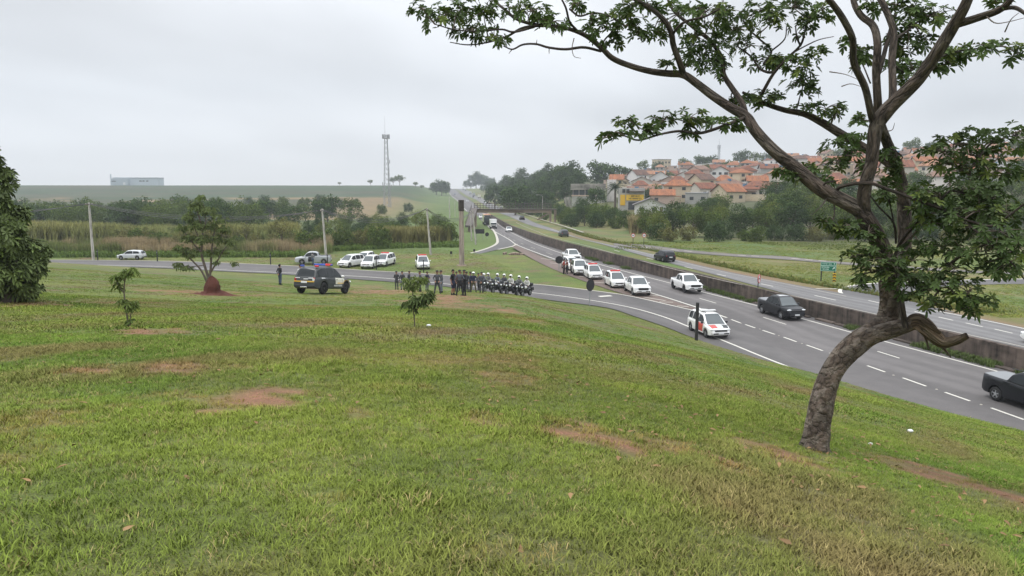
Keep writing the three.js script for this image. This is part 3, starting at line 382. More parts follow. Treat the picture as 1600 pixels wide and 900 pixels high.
  br([[1394, 162, -0.4], [1395, 147, -0.35], [1394, 92, -0.2], [1396, 49, -0.1], [1381, 9, 0], [1368, -14, 0.1]], 15, 11); br([[1371, 118, 0], [1377, 101, 0.2], [1389, 55, 0.4], [1400, 20, 0.6]], 9, 6);
  br([[1364, 190, -0.3], [1361, 178, -0.35], [1352, 138, -0.5], [1334, 98, -0.7], [1332, 61, -0.9], [1318, 31, -1.0], [1303, 9, -1.1], [1285, -12, -1.2]], 12, 9);
  br([[1494, 38, -0.95], [1524, 29, -1.1], [1564, 14, -1.3], [1579, 0, -1.4], [1590, -20, -1.5]], 13, 8); br([[1564, 14, -1.3], [1585, 12, -1.3], [1600, 20, -1.4], [1622, 40, -1.4]], 7, 4);
  br([[1307, 303, 0], [1310, 294, -0.1], [1320, 290, -0.2], [1337, 287, -0.25], [1362, 287, -0.35], [1385, 295, -0.4], [1412, 305, -0.45], [1440, 315, -0.5], [1462, 323, -0.5], [1482, 330, -0.5]], 7, 5); br([[1283, 296, 0], [1290, 286, -0.1], [1310, 282, -0.2]], 4, 2);
  br([[1398, 400, 0.3], [1405, 382, 0.2], [1420, 362, 0], [1440, 340, -0.2], [1465, 315, -0.4], [1485, 298, -0.5]], 7, 3.5); br([[1402, 392, 0.3], [1425, 370, 0.2], [1447, 342, 0], [1478, 320, 0]], 5, 3); br([[1400, 380, 0.35], [1397, 350, 0.1], [1372, 322, -0.2], [1360, 306, -0.3]], 4, 2); br([[1399, 366, 0.35], [1393, 330, 0.1], [1385, 300, -0.1]], 3.4, 1.6);
  br([[1406, 470, 0], [1431, 462, -0.2], [1467, 430, -0.4], [1490, 408, -0.6], [1512, 393, -0.8], [1545, 380, -1.0]], 8, 3.5); br([[1512, 345, -0.7], [1552, 353, -0.9], [1575, 338, -1.0], [1600, 319, -1.1]], 4.5, 3.5); br([[1485, 330, -0.5], [1509, 349, -0.7], [1539, 372, -0.9], [1564, 396, -1.0], [1585, 415, -1.1], [1600, 436, -1.1]], 4, 2.2); br([[1480, 330, -0.5], [1512, 345, -0.7]], 5, 4.5); br([[1440, 445, -0.3], [1470, 455, -0.5], [1505, 462, -0.7], [1530, 474, -0.8]], 4, 2); br([[1395, 440, 0], [1370, 425, -0.3], [1348, 428, -0.5]], 4, 2); br([[1390, 420, 0], [1365, 400, -0.3], [1335, 398, -0.5]], 4, 2);
  br([[1295, 305, 0], [1283, 322, -0.2], [1268, 336, -0.3]], 3, 1.2); br([[1303, 312, 0], [1304, 330, -0.1], [1303, 352, -0.2], [1320, 358, -0.2]], 3, 1.4); br([[1460, 92, -0.7], [1478, 86, -0.5], [1510, 78, -0.4], [1545, 74, -0.3]], 4, 1.6); br([[1432, 126, -0.6], [1450, 112, -0.4], [1470, 104, -0.3]], 3.5, 1.6); br([[1396, 60, -0.1], [1415, 50, 0.2], [1440, 30, 0.4], [1465, 18, 0.5]], 5, 2.4); br([[1395, 100, -0.2], [1412, 112, 0], [1430, 108, 0.2]], 3.4, 1.5); br([[1360, 130, 0], [1345, 96, 0.3], [1330, 78, 0.4]], 3, 1.4);
  br([[1520, 300, -0.4], [1515, 270, -0.2], [1530, 245, -0.1], [1552, 222, 0], [1590, 210, 0.1]], 5, 2.5); br([[1485, 298, -0.5], [1505, 300, -0.4], [1520, 300, -0.4]], 4, 4); br([[1530, 245, -0.1], [1500, 238, -0.2], [1470, 236, -0.3]], 3, 1.5); br([[1352, 232, 0.9], [1330, 236, 0.6], [1312, 252, 0.4]], 3.5, 2); br([[1398, 258, 0.6], [1410, 246, 0.3], [1400, 236, 0.1]], 3, 1.5); br([[1250, 268, 0.1], [1262, 262, 0.3], [1280, 270, 0.4]], 3, 1.5);
  // foliage: pixel x, y, half sizes, metres of depth
  const clumps = [[660, 14, 20, 12, .7], [690, 28, 26, 22, .7], [720, 16, 32, 22, .8], [755, 20, 36, 24, .9], [735, 46, 32, 14, .7], [772, 56, 26, 12, .8], [800, 12, 28, 14, 1.2], [830, 18, 26, 18, 1], [862, 34, 26, 11, .9], [848, 30, 22, 10, 1], [905, 6, 22, 8, .8], [925, 36, 22, 13, .6], [948, 44, 30, 20, .7], [975, 28, 28, 18, .5], [958, 66, 18, 10, .7], [1000, 52, 14, 10, .4], [985, 10, 22, 12, .3], [1022, 48, 20, 14, .5], [1060, 22, 32, 24, .6], [1085, 58, 34, 28, .9], [1102, 18, 34, 24, .6], [1078, 86, 20, 18, .8], [1104, 96, 20, 20, .9], [1040, 102, 12, 7, .7], [1010, 6, 24, 10, .4],
    [948, 215, 17, 9, -.4], [984, 212, 24, 11, -.4], [985, 189, 22, 10, -.4], [1035, 190, 21, 14, -.2], [1078, 184, 28, 14, -.1], [1104, 192, 28, 8, 0], [1130, 194, 24, 10, .2], [1076, 210, 14, 5, -.1], [1012, 205, 16, 8, -.3], [1150, 196, 12, 8, .3],
    [1130, 16, 32, 24, .8], [1150, 46, 30, 20, 1.2], [1190, 16, 32, 20, 1.4], [1168, 72, 30, 14, 1.4], [1120, 74, 20, 24, 1], [1126, 108, 12, 14, 1], [1204, 32, 26, 20, 1.3], [1240, 12, 36, 20, .9], [1264, 34, 32, 18, .8], [1284, 16, 18, 15, .7], [1184, 95, 26, 10, 1.4], [1212, 92, 16, 9, 1.2], [1236, 96, 14, 10, 1], [1270, 84, 20, 11, .9], [1254, 106, 20, 16, .9], [1244, 130, 20, 12, 1], [1266, 134, 12, 15, .9], [1175, 150, 16, 11, 1.3], [1212, 150, 16, 10, 1.2], [1190, 160, 16, 8, 1.2], [1260, 168, 26, 8, 1.1], [1290, 170, 26, 10, 1], [1311, 176, 12, 8, 1], [1150, 160, 12, 8, 1],
    [1362, 8, 20, 16, .2], [1402, 8, 26, 14, .5], [1432, 14, 34, 20, .5], [1460, 26, 24, 18, .4], [1420, 44, 26, 18, .4], [1440, 64, 20, 12, .3], [1402, 60, 18, 10, .4], [1416, 76, 16, 9, .3], [1324, 68, 15, 10, .4], [1336, 96, 14, 9, .4], [1350, 80, 14, 11, .3], [1400, 100, 20, 10, .1], [1426, 106, 26, 12, .1], [1414, 122, 14, 8, 0], [1460, 106, 22, 9, -.3], [1482, 98, 20, 10, -.3], [1492, 84, 20, 10, -.4], [1514, 80, 22, 9, -.4], [1546, 74, 22, 11, -.3], [1588, 84, 16, 13, -.5], [1345, 186, 8, 14, -.2], [1560, 4, 14, 6, -1.2],
    [1308, 226, 20, 12, .6], [1340, 216, 20, 10, .8], [1330, 240, 20, 15, .6], [1310, 256, 20, 12, .4], [1264, 262, 22, 10, .3], [1282, 280, 20, 14, .2], [1240, 274, 12, 9, .1], [1396, 246, 20, 14, .3], [1400, 270, 20, 12, .3], [1386, 286, 15, 12, .2], [1380, 306, 15, 12, 0], [1220, 268, 9, 7, .1], [1350, 262, 10, 14, .4],
    [1464, 236, 26, 15, -.3], [1490, 226, 26, 16, -.2], [1482, 256, 26, 16, -.2], [1522, 214, 26, 16, -.1], [1552, 220, 22, 20, 0], [1588, 214, 26, 18, .1], [1530, 246, 26, 20, -.1], [1500, 268, 26, 16, -.2], [1546, 272, 26, 16, -.1], [1578, 270, 22, 16, 0], [1440, 300, 24, 15, -.3], [1470, 308, 36, 20, -.4], [1510, 304, 40, 22, -.4], [1552, 310, 36, 22, -.5], [1530, 330, 46, 22, -.6], [1490, 336, 40, 18, -.5], [1572, 332, 30, 16, -.7], [1440, 328, 20, 11, -.3], [1460, 350, 30, 13, -.3], [1505, 355, 28, 12, -.6],
    [1562, 362, 40, 20, -.9], [1592, 386, 30, 26, -1], [1540, 392, 30, 20, -.9], [1576, 412, 30, 18, -1], [1552, 422, 20, 9, -.9], [1500, 390, 26, 16, -.6], [1470, 386, 26, 16, -.3], [1440, 390, 24, 16, 0], [1335, 402, 20, 12, -.4], [1360, 396, 26, 16, -.3], [1386, 406, 32, 22, -.5], [1360, 422, 26, 18, -.4], [1350, 442, 14, 11, -.4], [1402, 426, 32, 20, -.5], [1420, 442, 26, 20, -.5], [1450, 430, 32, 20, -.4], [1442, 460, 30, 16, -.5], [1482, 450, 36, 22, -.6], [1512, 456, 30, 20, -.7], [1532, 470, 20, 13, -.7], [1515, 486, 11, 9, -.7], [1456, 476, 20, 10, -.5], [1492, 420, 22, 16, -.6], [1290, 346, 16, 8, -.1], [1330, 356, 26, 10, -.2], [1356, 366, 20, 12, -.3], [1312, 362, 10, 8, -.2], [1425, 408, 24, 16, -.3]];
  const L = new Leaves(), r = rng(77), twigs = [];
  for (const [u, v, a, b, dd] of clumps) {
    const c = at([u, v, dd]), sc = c.clone().sub(camera.position).length() / F, rx = a * sc, ry = b * sc, rz = Math.max(rx, ry) * 0.85, n = Math.round(8 + rx * ry * 350);
    let best = skeleton[0], bd = 1e9; for (const p of skeleton) { const q = p.distanceToSquared(c); if (q < bd) { bd = q; best = p; } }
    const tone = 0.72 + 0.5 * r();
    twigs.push(tube([best, best.clone().lerp(c, 0.5).add(V((r() - .5) * .1, .06 * r(), (r() - .5) * .1)), c], [0.012, 0.008, 0.005], 5, 6, 0, 0));
    for (let i = 0; i < n; i++) {
      const e = rv(r).multiplyScalar(Math.pow(r(), 0.4)), o = c.clone().add(V(e.x * rx * 1.05, e.y * ry * 1.05, e.z * rz));
      const ax = V(e.x * 0.7, 0.55 + 0.5 * e.y, e.z * 0.7).addScaledVector(rv(r), 0.4).normalize(), t = tone * (0.75 + 0.5 * r()), yl = r() < 0.12 ? 1 : 0;
      whorl(L, o, ax, r, 6 + Math.floor(r() * 3), 0.086, 0.034, () => { const k = t * (0.85 + 0.3 * r()); return [k * lerp(0.068, 0.125, yl), k * lerp(0.112, 0.165, yl), k * lerp(0.027, 0.034, yl)]; }, 0.35);
      if (i % 2 === 0) twigs.push(tube([c, c.clone().lerp(o, 0.5).add(V(0, 0.02, 0)), o], [0.005, 0.004, 0.0025], 4, 3, 0, 0));
    }
  }
  const g = local(L.geo()); const cr = mesh('crown', g, M.leafThin, tree); cr.userData.kind = 'stuff';
  mesh('twigs', local(mergeGeometries(twigs)), M.barkFar, tree).userData.kind = 'stuff';
  // two bare pale twigs against the sky
  for (const l of [[[838, 70, .6], [839, 62, .6]], [[897, 60, .8], [894, 75, .7], [897, 88, .7], [908, 91, .7]], [[858, 74, .6], [858, 84, .6]], [[800, 77, .5], [795, 84, .5]], [[1296, 112, .3], [1320, 116, .2], [1340, 124, 0]], [[1315, 135, .3], [1328, 131, .2], [1345, 135, 0]], [[1540, 24, -1.2], [1555, 36, -1.3], [1576, 34, -1.3], [1600, 28, -1.4]], [[1570, 50, -1.2], [1580, 30, -1.3], [1592, 20, -1.3]], [[1384, 205, 0], [1394, 203, 0], [1398, 192, 0]]]) mesh('bare_twig', local(tube(l.map(at), [0.008, 0.005, 0.003], 5, 10, 0, 0)), M.barkFar, tree);
}

// ---------- vehicles ----------
const paintM = (r, g, b, rough = 0.32) => mat(r, g, b, rough, { clearcoat: 0.8, clearcoatRoughness: 0.08 });
const K = { white: paintM(0.74, 0.74, 0.73), black: mat(0.010, 0.011, 0.014, 0.30, { clearcoat: 0.25, clearcoatRoughness: 0.1, specularIntensity: 0.5 }), silver: paintM(0.38, 0.40, 0.42, 0.35), greyWhite: paintM(0.52, 0.54, 0.56), charcoal: mat(0.052, 0.057, 0.060, 0.45, { clearcoat: 0.2, specularIntensity: 0.5 }), red: paintM(0.52, 0.045, 0.035), redLamp: mat(0.62, 0.03, 0.03, 0.25), blueLamp: mat(0.04, 0.08, 0.40, 0.25), yellow: paintM(0.70, 0.42, 0.03), teal: paintM(0.60, 0.66, 0.65), cream: paintM(0.72, 0.70, 0.60), bed: mat(0.23, 0.24, 0.25, 0.7), orange: paintM(0.62, 0.20, 0.04), blue: paintM(0.08, 0.16, 0.30), beige: paintM(0.45, 0.40, 0.30),
  glass: mat(0.012, 0.016, 0.018, 0.05, { specularIntensity: 1, ior: 1.42 }), screen: mat(0.05, 0.065, 0.07, 0.04, { specularIntensity: 1, ior: 1.75 }), rubber: mat(0.016, 0.016, 0.017, 0.9), rim: mat(0.42, 0.43, 0.45, 0.35, { metalness: 0.6 }), trim: mat(0.02, 0.02, 0.022, 0.6), lamp: mat(0.75, 0.78, 0.80, 0.08, { specularIntensity: 1 }), tail: mat(0.38, 0.012, 0.015, 0.2), plate: mat(0.70, 0.71, 0.72, 0.5), amber: mat(0.70, 0.36, 0.05, 0.4), chrome: mat(0.6, 0.6, 0.62, 0.15, { metalness: 0.9 }) };
const pl = (pts) => (x) => { let i = 0; while (i < pts.length - 2 && x > pts[i + 1][0]) i++; const [a, p] = pts[i], [b, q] = pts[i + 1]; return lerp(p, q, sm(clamp((x - a) / (b - a || 1), 0, 1)) * 0.6 + clamp((x - a) / (b - a || 1), 0, 1) * 0.4); };
function wheelGeo(R, w) {
  const tyre = new THREE.LatheGeometry([[R * 0.62, -w / 2], [R * 0.9, -w / 2], [R * 0.985, -w * 0.36], [R, -w * 0.2], [R, w * 0.2], [R * 0.985, w * 0.36], [R * 0.9, w / 2], [R * 0.62, w / 2]].map(([a, b]) => new THREE.Vector2(a, b)), 24); tyre.rotateX(Math.PI / 2);
  const parts = [new THREE.CylinderGeometry(R * 0.20, R * 0.20, w * 0.9, 12).rotateX(Math.PI / 2), new THREE.LatheGeometry([[R * 0.56, -w * 0.44], [R * 0.66, -w * 0.47], [R * 0.66, w * 0.47], [R * 0.56, w * 0.44]].map(([a, b]) => new THREE.Vector2(a, b)), 24).rotateX(Math.PI / 2)];
  for (let i = 0; i < 5; i++) { const s = new THREE.BoxGeometry(R * 0.48, R * 0.17, w * 0.80); s.translate(R * 0.38, 0, 0); s.rotateZ(i * Math.PI * 0.4 + 0.3); parts.push(s); }
  const disc = new THREE.CylinderGeometry(R * 0.6, R * 0.6, w * 0.5, 16).rotateX(Math.PI / 2);
  return { tyre, rim: mergeGeometries(parts.map((g) => { const q = g.toNonIndexed(); q.deleteAttribute('uv'); return q; })), disc };
}
const WH = {};
const SPEC = {
  // body line (top of the lower body), cabin line, glass positions; x forward, metres
  hatch: { L: 3.9, W: 1.64, sill: 0.22, R: 0.29, ax: [-1.22, 1.22], top: [[-1.95, 0.66], [-1.9, 0.84], [-1.6, 0.90], [0.65, 0.87], [1.35, 0.80], [1.85, 0.66], [1.95, 0.52]], cab: [[-1.90, 0.86], [-1.66, 1.24], [-1.2, 1.38], [-0.2, 1.42], [0.22, 1.37], [1.02, 0.86]], side: [[-1.5, -0.62], [-0.54, 0.62]], doors: [[-0.58, 0.72]] },
  sedan: { L: 4.4, W: 1.74, sill: 0.22, R: 0.31, ax: [-1.32, 1.36], top: [[-2.2, 0.62], [-2.14, 0.92], [-1.5, 0.98], [0.7, 0.90], [1.6, 0.80], [2.1, 0.66], [2.2, 0.50]], cab: [[-1.85, 0.96], [-1.05, 1.36], [-0.4, 1.45], [0.15, 1.42], [1.15, 0.90]], side: [[-1.25, -0.35], [-0.28, 0.72]], doors: [[-1.1, -0.30], [-0.29, 0.78]] },
  van: { L: 4.4, W: 1.74, sill: 0.23, R: 0.31, ax: [-1.30, 1.34], top: [[-2.2, 0.66], [-2.15, 0.92], [-1.8, 0.98], [0.9, 0.96], [1.6, 0.88], [2.08, 0.72], [2.2, 0.52]], cab: [[-2.14, 0.94], [-1.98, 1.45], [-1.5, 1.62], [-0.3, 1.66], [0.35, 1.60], [1.42, 0.93]], side: [[-1.8, -1.12], [-1.04, -0.14], [-0.06, 0.85]], doors: [[-1.08, -0.11], [-0.10, 0.92]] },
  suv: { L: 4.75, W: 1.86, sill: 0.34, R: 0.385, ax: [-1.42, 1.46], top: [[-2.37, 0.70], [-2.3, 1.06], [-1.9, 1.10], [0.8, 1.08], [1.5, 1.02], [2.2, 0.90], [2.36, 0.62]], cab: [[-2.28, 1.06], [-2.0, 1.60], [-1.5, 1.76], [-0.3, 1.80], [0.2, 1.75], [1.15, 1.08]], side: [[-2.0, -1.0], [-0.92, -0.08], [0.0, 0.80]], doors: [[-0.98, -0.05], [-0.04, 0.86]] },
  pickup: { L: 5.25, W: 1.86, sill: 0.36, R: 0.39, ax: [-1.62, 1.56], top: [[-2.62, 0.78], [-2.58, 1.08], [-1.0, 1.10], [0.9, 1.08], [1.6, 1.04], [2.45, 0.94], [2.62, 0.62]], cab: [[-0.98, 1.06], [-0.74, 1.66], [-0.4, 1.76], [0.2, 1.77], [0.5, 1.71], [1.28, 1.07]], side: [[-0.72, -0.02], [0.06, 0.88]], doors: [[-0.74, 0.02], [0.03, 0.98]], bed: [-2.54, -1.02] },
  smallPickup: { L: 4.95, W: 1.84, sill: 0.28, R: 0.36, ax: [-1.50, 1.48], top: [[-2.47, 0.80], [-2.45, 1.22], [-1.1, 1.20], [0.9, 1.10], [1.7, 1.05], [2.32, 0.96], [2.47, 0.66]], cab: [[-0.98, 1.14], [-0.70, 1.60], [-0.35, 1.76], [0.3, 1.78], [0.58, 1.73], [1.42, 1.09]], side: [[-0.66, 0.04], [0.12, 1.04]], doors: [[-0.72, 0.08], [0.09, 1.10]], bed: [-2.42, -1.0] },
};
function carGeo(key) {
  const s = SPEC[key]; if (s.made) return s.made;
  const top = pl(s.top), cab = pl(s.cab), w0 = s.W / 2, hx = s.L / 2, arch = s.R * 1.16;
  const half = (x) => w0 * (1 - 0.20 * Math.pow(Math.abs(x) / hx, 7) - (x > hx - 0.6 ? 0.05 * ((x - hx + 0.6) / 0.6) : 0));
  const bot = (x) => { let y = s.sill; for (const a of s.ax) { const q = arch * arch - (x - a) ** 2; if (q > 0) y = Math.max(y, s.R + Math.sqrt(q)); } if (Math.abs(x) > hx - 0.25) y = Math.max(y, s.sill + 0.10 * ((Math.abs(x) - hx + 0.25) / 0.25)); return y; };
  const ring = (x, off = 0) => { const w = half(x) + off, yb = bot(x), yt = top(x), h = yt - yb; return [[0, yb], [w * 0.86, yb], [w * 0.985, yb + Math.min(0.05, h * 0.3)], [w, yb + h * 0.42], [w * 0.995, yb + h * 0.70], [w * 0.965, yt - 0.05], [w * 0.91, yt - 0.005 + off * 0.3], [w * 0.55, yt + 0.022 + off], [0, yt + 0.032 + off]]; };
  const xs = []; for (let x = -hx; x <= hx + 1e-6; x += s.L / 84) xs.push(x); for (const a of s.ax) for (const e of [-1, 1]) xs.push(a + e * arch * 0.999, a + e * arch * 1.02); xs.sort((a, b) => a - b);
  const loft = (stations, rings, caps) => { const pos = [], idx = [], n = rings[0].length, m = 2 * n - 2; stations.forEach((x, i) => { const q = rings[i]; for (let j = 0; j < m; j++) { const [z, y] = j < n ? q[j] : [-q[m - j][0], q[m - j][1]]; pos.push(x, y, z); } }); for (let i = 0; i < stations.length - 1; i++) for (let j = 0; j < m; j++) { const a = i * m + j, b = i * m + (j + 1) % m; idx.push(a, b, a + m, b, b + m, a + m); } if (caps) for (const i of [0, stations.length - 1]) for (let j = 1; j < m - 1; j++) idx.push(i * m, i * m + j, i * m + j + 1); return toCreasedNormals(build(pos, idx), 0.7); };
  const body = loft(xs, xs.map((x) => ring(x)), true);
  const c0 = s.cab[0][0], c1 = s.cab[s.cab.length - 1][0], cx = []; for (let i = 0; i <= 40; i++) cx.push(lerp(c0, c1, i / 40));
  const wb = (x) => half(x) * 0.925, base = (x) => Math.min(top(x), cab(x)) - 0.06, belt = (x) => top(x);
  const wt = (x, y) => wb(x) - Math.max(0, y - belt(x)) * 0.30;
  const cring = (x, off = 0) => { const y = Math.max(cab(x), belt(x) - 0.02) + off, b = base(x), f = (t) => { const yy = lerp(belt(x) - 0.02, y, t); return [wt(x, yy) + off, yy]; }; const r = wt(x, y) + off; return [[0, b], [wb(x) + off, b], f(0), f(0.45), [wt(x, lerp(belt(x), y, 0.88)) + off, lerp(belt(x), y, 0.88)], [r * 0.93, y - 0.012], [r * 0.72, y + 0.012], [0, y + 0.03]]; };
  const cabin = loft(cx, cx.map((x) => cring(x)), true);
  const sideGlass = (x0, x1, sgn, off = 0.008) => { const pos = [], idx = [], n = 8; for (let i = 0; i <= n; i++) { const x = lerp(x0, x1, i / n), yb = belt(x) + 0.045, yt = Math.max(yb + 0.01, cab(x) - 0.10); for (const y of [yb, yt]) pos.push(x, y, sgn * (wt(x, y) + off)); if (i < n) idx.push(i * 2, i * 2 + 1, i * 2 + 2, i * 2 + 1, i * 2 + 3, i * 2 + 2); } return build(pos, idx); };
  const overGlass = (x0, x1, k = 0.86, off = 0.01) => { const pos = [], idx = [], n = 12, m = 6; for (let i = 0; i <= n; i++) { const x = lerp(x0, x1, i / n), y = cab(x), r = wt(x, y) * k; for (let j = 0; j <= m; j++) { const t = j / m * 2 - 1; pos.push(x + off * (x > 0 ? 1 : -1), y + off + 0.03 * (1 - t * t) - 0.006, r * t); if (i < n && j < m) { const o = i * (m + 1) + j; idx.push(o, o + 1, o + m + 1, o + 1, o + m + 2, o + m + 1); } } } return build(pos, idx); };
  const flank = (x0, x1, sgn, t0 = 0.10, t1 = 0.98, off = 0.006) => { const pos = [], idx = [], n = 14, m = 6; for (let i = 0; i <= n; i++) { const x = lerp(x0, x1, i / n), q = ring(x, 0); const seg = q.slice(1, 7); for (let j = 0; j <= m; j++) { const f = lerp(t0, t1, j / m) * (seg.length - 1), a = Math.min(Math.floor(f), seg.length - 2), z = lerp(seg[a][0], seg[a + 1][0], f - a), y = lerp(seg[a][1], seg[a + 1][1], f - a); pos.push(x, y, sgn * (z + off)); if (i < n && j < m) { const o = i * (m + 1) + j; idx.push(o, o + 1, o + m + 1, o + 1, o + m + 2, o + m + 1); } } } return build(pos, idx); };
  const deck = (x0, x1, z0, z1, off = 0.008) => { const pos = [], idx = [], n = 14, m = 6; for (let i = 0; i <= n; i++) { const x = lerp(x0, x1, i / n), q = ring(x); for (let j = 0; j <= m; j++) { const t = lerp(z0, z1, j / m), z = Math.abs(t) * q[6][0], k = z / q[6][0], y = lerp(q[8][1], q[6][1], k * k); pos.push(x, y + off, Math.sign(t) * z); if (i < n && j < m) { const o = i * (m + 1) + j; idx.push(o, o + 1, o + m + 1, o + 1, o + m + 2, o + m + 1); } } } return build(pos, idx); };
  return (s.made = { s, body, cabin, sideGlass, overGlass, flank, deck, top, cab, belt, wt, half, hx, cache: {} });
}
const box = (x, y, z, a, b, c, r = 0.02) => new RoundedBoxGeometry(a, b, c, 1, Math.min(r, a / 2.1, b / 2.1, c / 2.1)).translate(x, y, z);
// o: body, roof, lightbar, livery
function car(name, key, label, category, p, head, o = {}) {
  const G = carGeo(key), s = G.s, t = thing(name, label, category, [p.x, p.y + (o.lift || 0.0), p.z], -head * RAD, o.group), B = o.body || K.white;
  if (p.x < spineX(-p.z)) { const e = 1.2, n = V(-(land(p.x + e, p.z) - land(p.x - e, p.z)) / (2 * e), 1, -(land(p.x, p.z + e) - land(p.x, p.z - e)) / (2 * e)).normalize(); t.quaternion.premultiply(new THREE.Quaternion().setFromUnitVectors(V(0, 1, 0), n)); t.position.y += 0.02; }
  const cache = (k, f) => (G.cache[k] ??= f());
  mesh('body', G.body, B, t); mesh('cabin', G.cabin, o.roof || B, t);
  const q = s.cab.length, wx0 = s.cab[q - 2][0], wx1 = s.cab[q - 1][0];
  mesh('windshield', cache('ws', () => G.overGlass(lerp(wx0, wx1, 0.10), lerp(wx0, wx1, 0.94))), K.screen, t);
  mesh('rear_window', cache('rw', () => G.overGlass(lerp(s.cab[0][0], s.cab[1][0], 0.12), lerp(s.cab[0][0], s.cab[1][0], 0.95), 0.82)), K.glass, t);
  for (const sg of [-1, 1]) s.side.forEach(([a, b], i) => mesh('side_window', cache('sg' + sg + i, () => G.sideGlass(a, b, sg)), o.sideGlass || K.glass, t));
  const wg = (WH[s.R] ??= wheelGeo(s.R, 0.24));
  for (const a of s.ax) for (const sg of [-1, 1]) { const w = new THREE.Group(); w.name = 'wheel'; w.position.set(a, s.R, sg * (s.W / 2 - 0.14)); t.add(w); mesh('tyre', wg.tyre, K.rubber, w); if (!o.far) { mesh('rim', wg.rim, o.rim || K.rim, w); mesh('brake_disc', wg.disc, K.trim, w); } }
  const hx = G.hx, hy = G.top(hx - 0.3), hw = s.W / 2;
  for (const sg of [-1, 1]) {
    mesh('headlight', cache('hl' + sg, () => { const g = new THREE.SphereGeometry(0.5, 14, 8); g.scale(0.34, 0.15, 0.42); g.rotateY(sg * 0.45); g.rotateZ(0.25); return g.translate(hx - 0.20, hy - 0.10, sg * (hw - 0.30)); }), K.lamp, t);
    mesh('taillight', cache('tl' + sg, () => box(-hx + 0.10, G.top(-hx + 0.15) - 0.16, sg * (hw - 0.27), 0.16, 0.30, 0.16, 0.05)), K.tail, t);
    if (!o.far) mesh('mirror', cache('mi' + sg, () => { const g = new THREE.SphereGeometry(0.5, 10, 8); g.scale(0.16, 0.16, 0.24); return g.translate(wx1 - 0.42, G.belt(wx1 - 0.42) + 0.10, sg * (hw + 0.08)); }), o.mirror || B, t);
    if (!o.far) s.doors.forEach(([a, b], i) => { if (o.openDoor && sg === o.openDoor && i === s.doors.length - 1) return; const d = mesh('door', cache('dr' + sg + i, () => G.flank(a, b, sg, 0.16, 0.97, 0.007)), (o.door && o.door(i, sg)) || B, t); mesh('door_handle', cache('dh' + sg + i, () => box(a + 0.14, G.belt(a) - 0.13, sg * (G.half(a) + 0.012), 0.18, 0.035, 0.03, 0.01)), o.handle || B, d); });
  }
  mesh('grille', cache('gr', () => box(hx - 0.05, hy - 0.15, 0, 0.14, key === 'pickup' ? 0.24 : 0.13, hw * 1.10, 0.05)), o.grille || K.trim, t);
  mesh('front_bumper', cache('bp', () => box(hx - 0.05, s.sill + 0.18, 0, 0.13, 0.13, hw * 1.45, 0.05)), K.trim, t); mesh('rear_bumper', cache('bq', () => box(-hx + 0.05, s.sill + 0.18, 0, 0.14, 0.16, hw * 1.6, 0.05)), K.trim, t);
  if (!o.far) for (const e of [1, -1]) mesh('number_plate', cache('pn' + e, () => box(e * (hx + 0.02), s.sill + (e > 0 ? 0.22 : 0.42), 0, 0.03, 0.13, 0.42, 0.01)), K.plate, t);
  if (s.bed) mesh(o.far ? 'bed' : 'bed_cover', cache('bd', () => G.deck(s.bed[0], s.bed[1], -0.95, 0.95, 0.012)), o.bedMat || K.bed, t);
  if (o.bar) { const y = G.cab(-0.1) + 0.10, b = mesh('light_bar', cache('lb' + o.bar, () => box(-0.12, y, 0, 0.28, 0.12, 1.12, 0.04)), K.redLamp, t); for (const sg of [-1, 1]) mesh('light_bar_mount', cache('lm' + sg, () => box(-0.12, y - 0.08, sg * 0.42, 0.16, 0.08, 0.08)), K.trim, t); }
  if (o.rails) for (const sg of [-1, 1]) mesh('roof_rail', cache('rr' + sg, () => box(-0.25, G.cab(-0.2) + 0.045, sg * (hw - 0.42), 1.5, 0.04, 0.05, 0.015)), K.trim, t);
  if (o.extra) o.extra(t, G, cache);
  return t;
}
const onRoad = (u, v, h = roadA) => hit(u, v, h);
// the parked patrol cars beyond the ramp
const lot = 'patrol cars parked on the grass beyond the ramp';
car('patrol_car', 'van', 'white patrol minivan nearest the light pole, first in the row on the grass', 'car', put(549, 416.5), 116, { group: lot });
car('patrol_car', 'van', 'white patrol minivan behind the black post, second of the four on the grass', 'car', put(579, 418), 96, { group: lot });
car('patrol_car', 'van', 'white patrol minivan with red light bar standing farthest back on the grass', 'car', put(602, 414.5), 104, { group: lot, bar: 1 });
car('patrol_car', 'van', 'lone white patrol minivan on the grass left of the tall column', 'car', put(660, 418.5), 78, { group: lot, bar: 1 });
car('patrol_car', 'van', 'white car half hidden between the patrol minivans beside the ramp', 'car', put(571, 412), 100, { group: lot, far: 1 });
// the row on the gore
const row = 'white vehicles standing on the hatched gore';
car('patrol_car', 'van', 'white patrol minivan with red roof light beside the leading pickup on the gore', 'car', put(961, 447.5), heading(90) + 10, { group: row, bar: 1 });
car('patrol_car', 'van', 'white patrol minivan with red roof light third from the front on the gore', 'car', put(926, 434.8), heading(100) + 9, { group: row, bar: 1 });
car('white_pickup', 'pickup', 'white pickup with silver grille standing first on the hatched gore', 'pickup truck', put(995, 458.5), heading(80) + 10, { group: row, grille: K.trim });
car('white_pickup', 'suv', 'white off-road vehicle parked behind the patrol cars next to the standing officers', 'suv', put(905, 428.3), heading(108) + 12, { group: row });
car('white_car', 'van', 'white car behind the round sign at the rear of the gore row', 'car', put(892, 421), heading(115), { group: row });
car('white_pickup', 'pickup', 'white pickup driving past the rear of the gore row', 'pickup truck', onRoad(893, 408), heading(120), {});
car('white_pickup', 'pickup', 'raised white pickup with black grille driving beside the dark wall', 'pickup truck', onRoad(1072, 454.5), heading(82) + 7, { lift: 0.05, grille: K.trim, rim: K.trim });
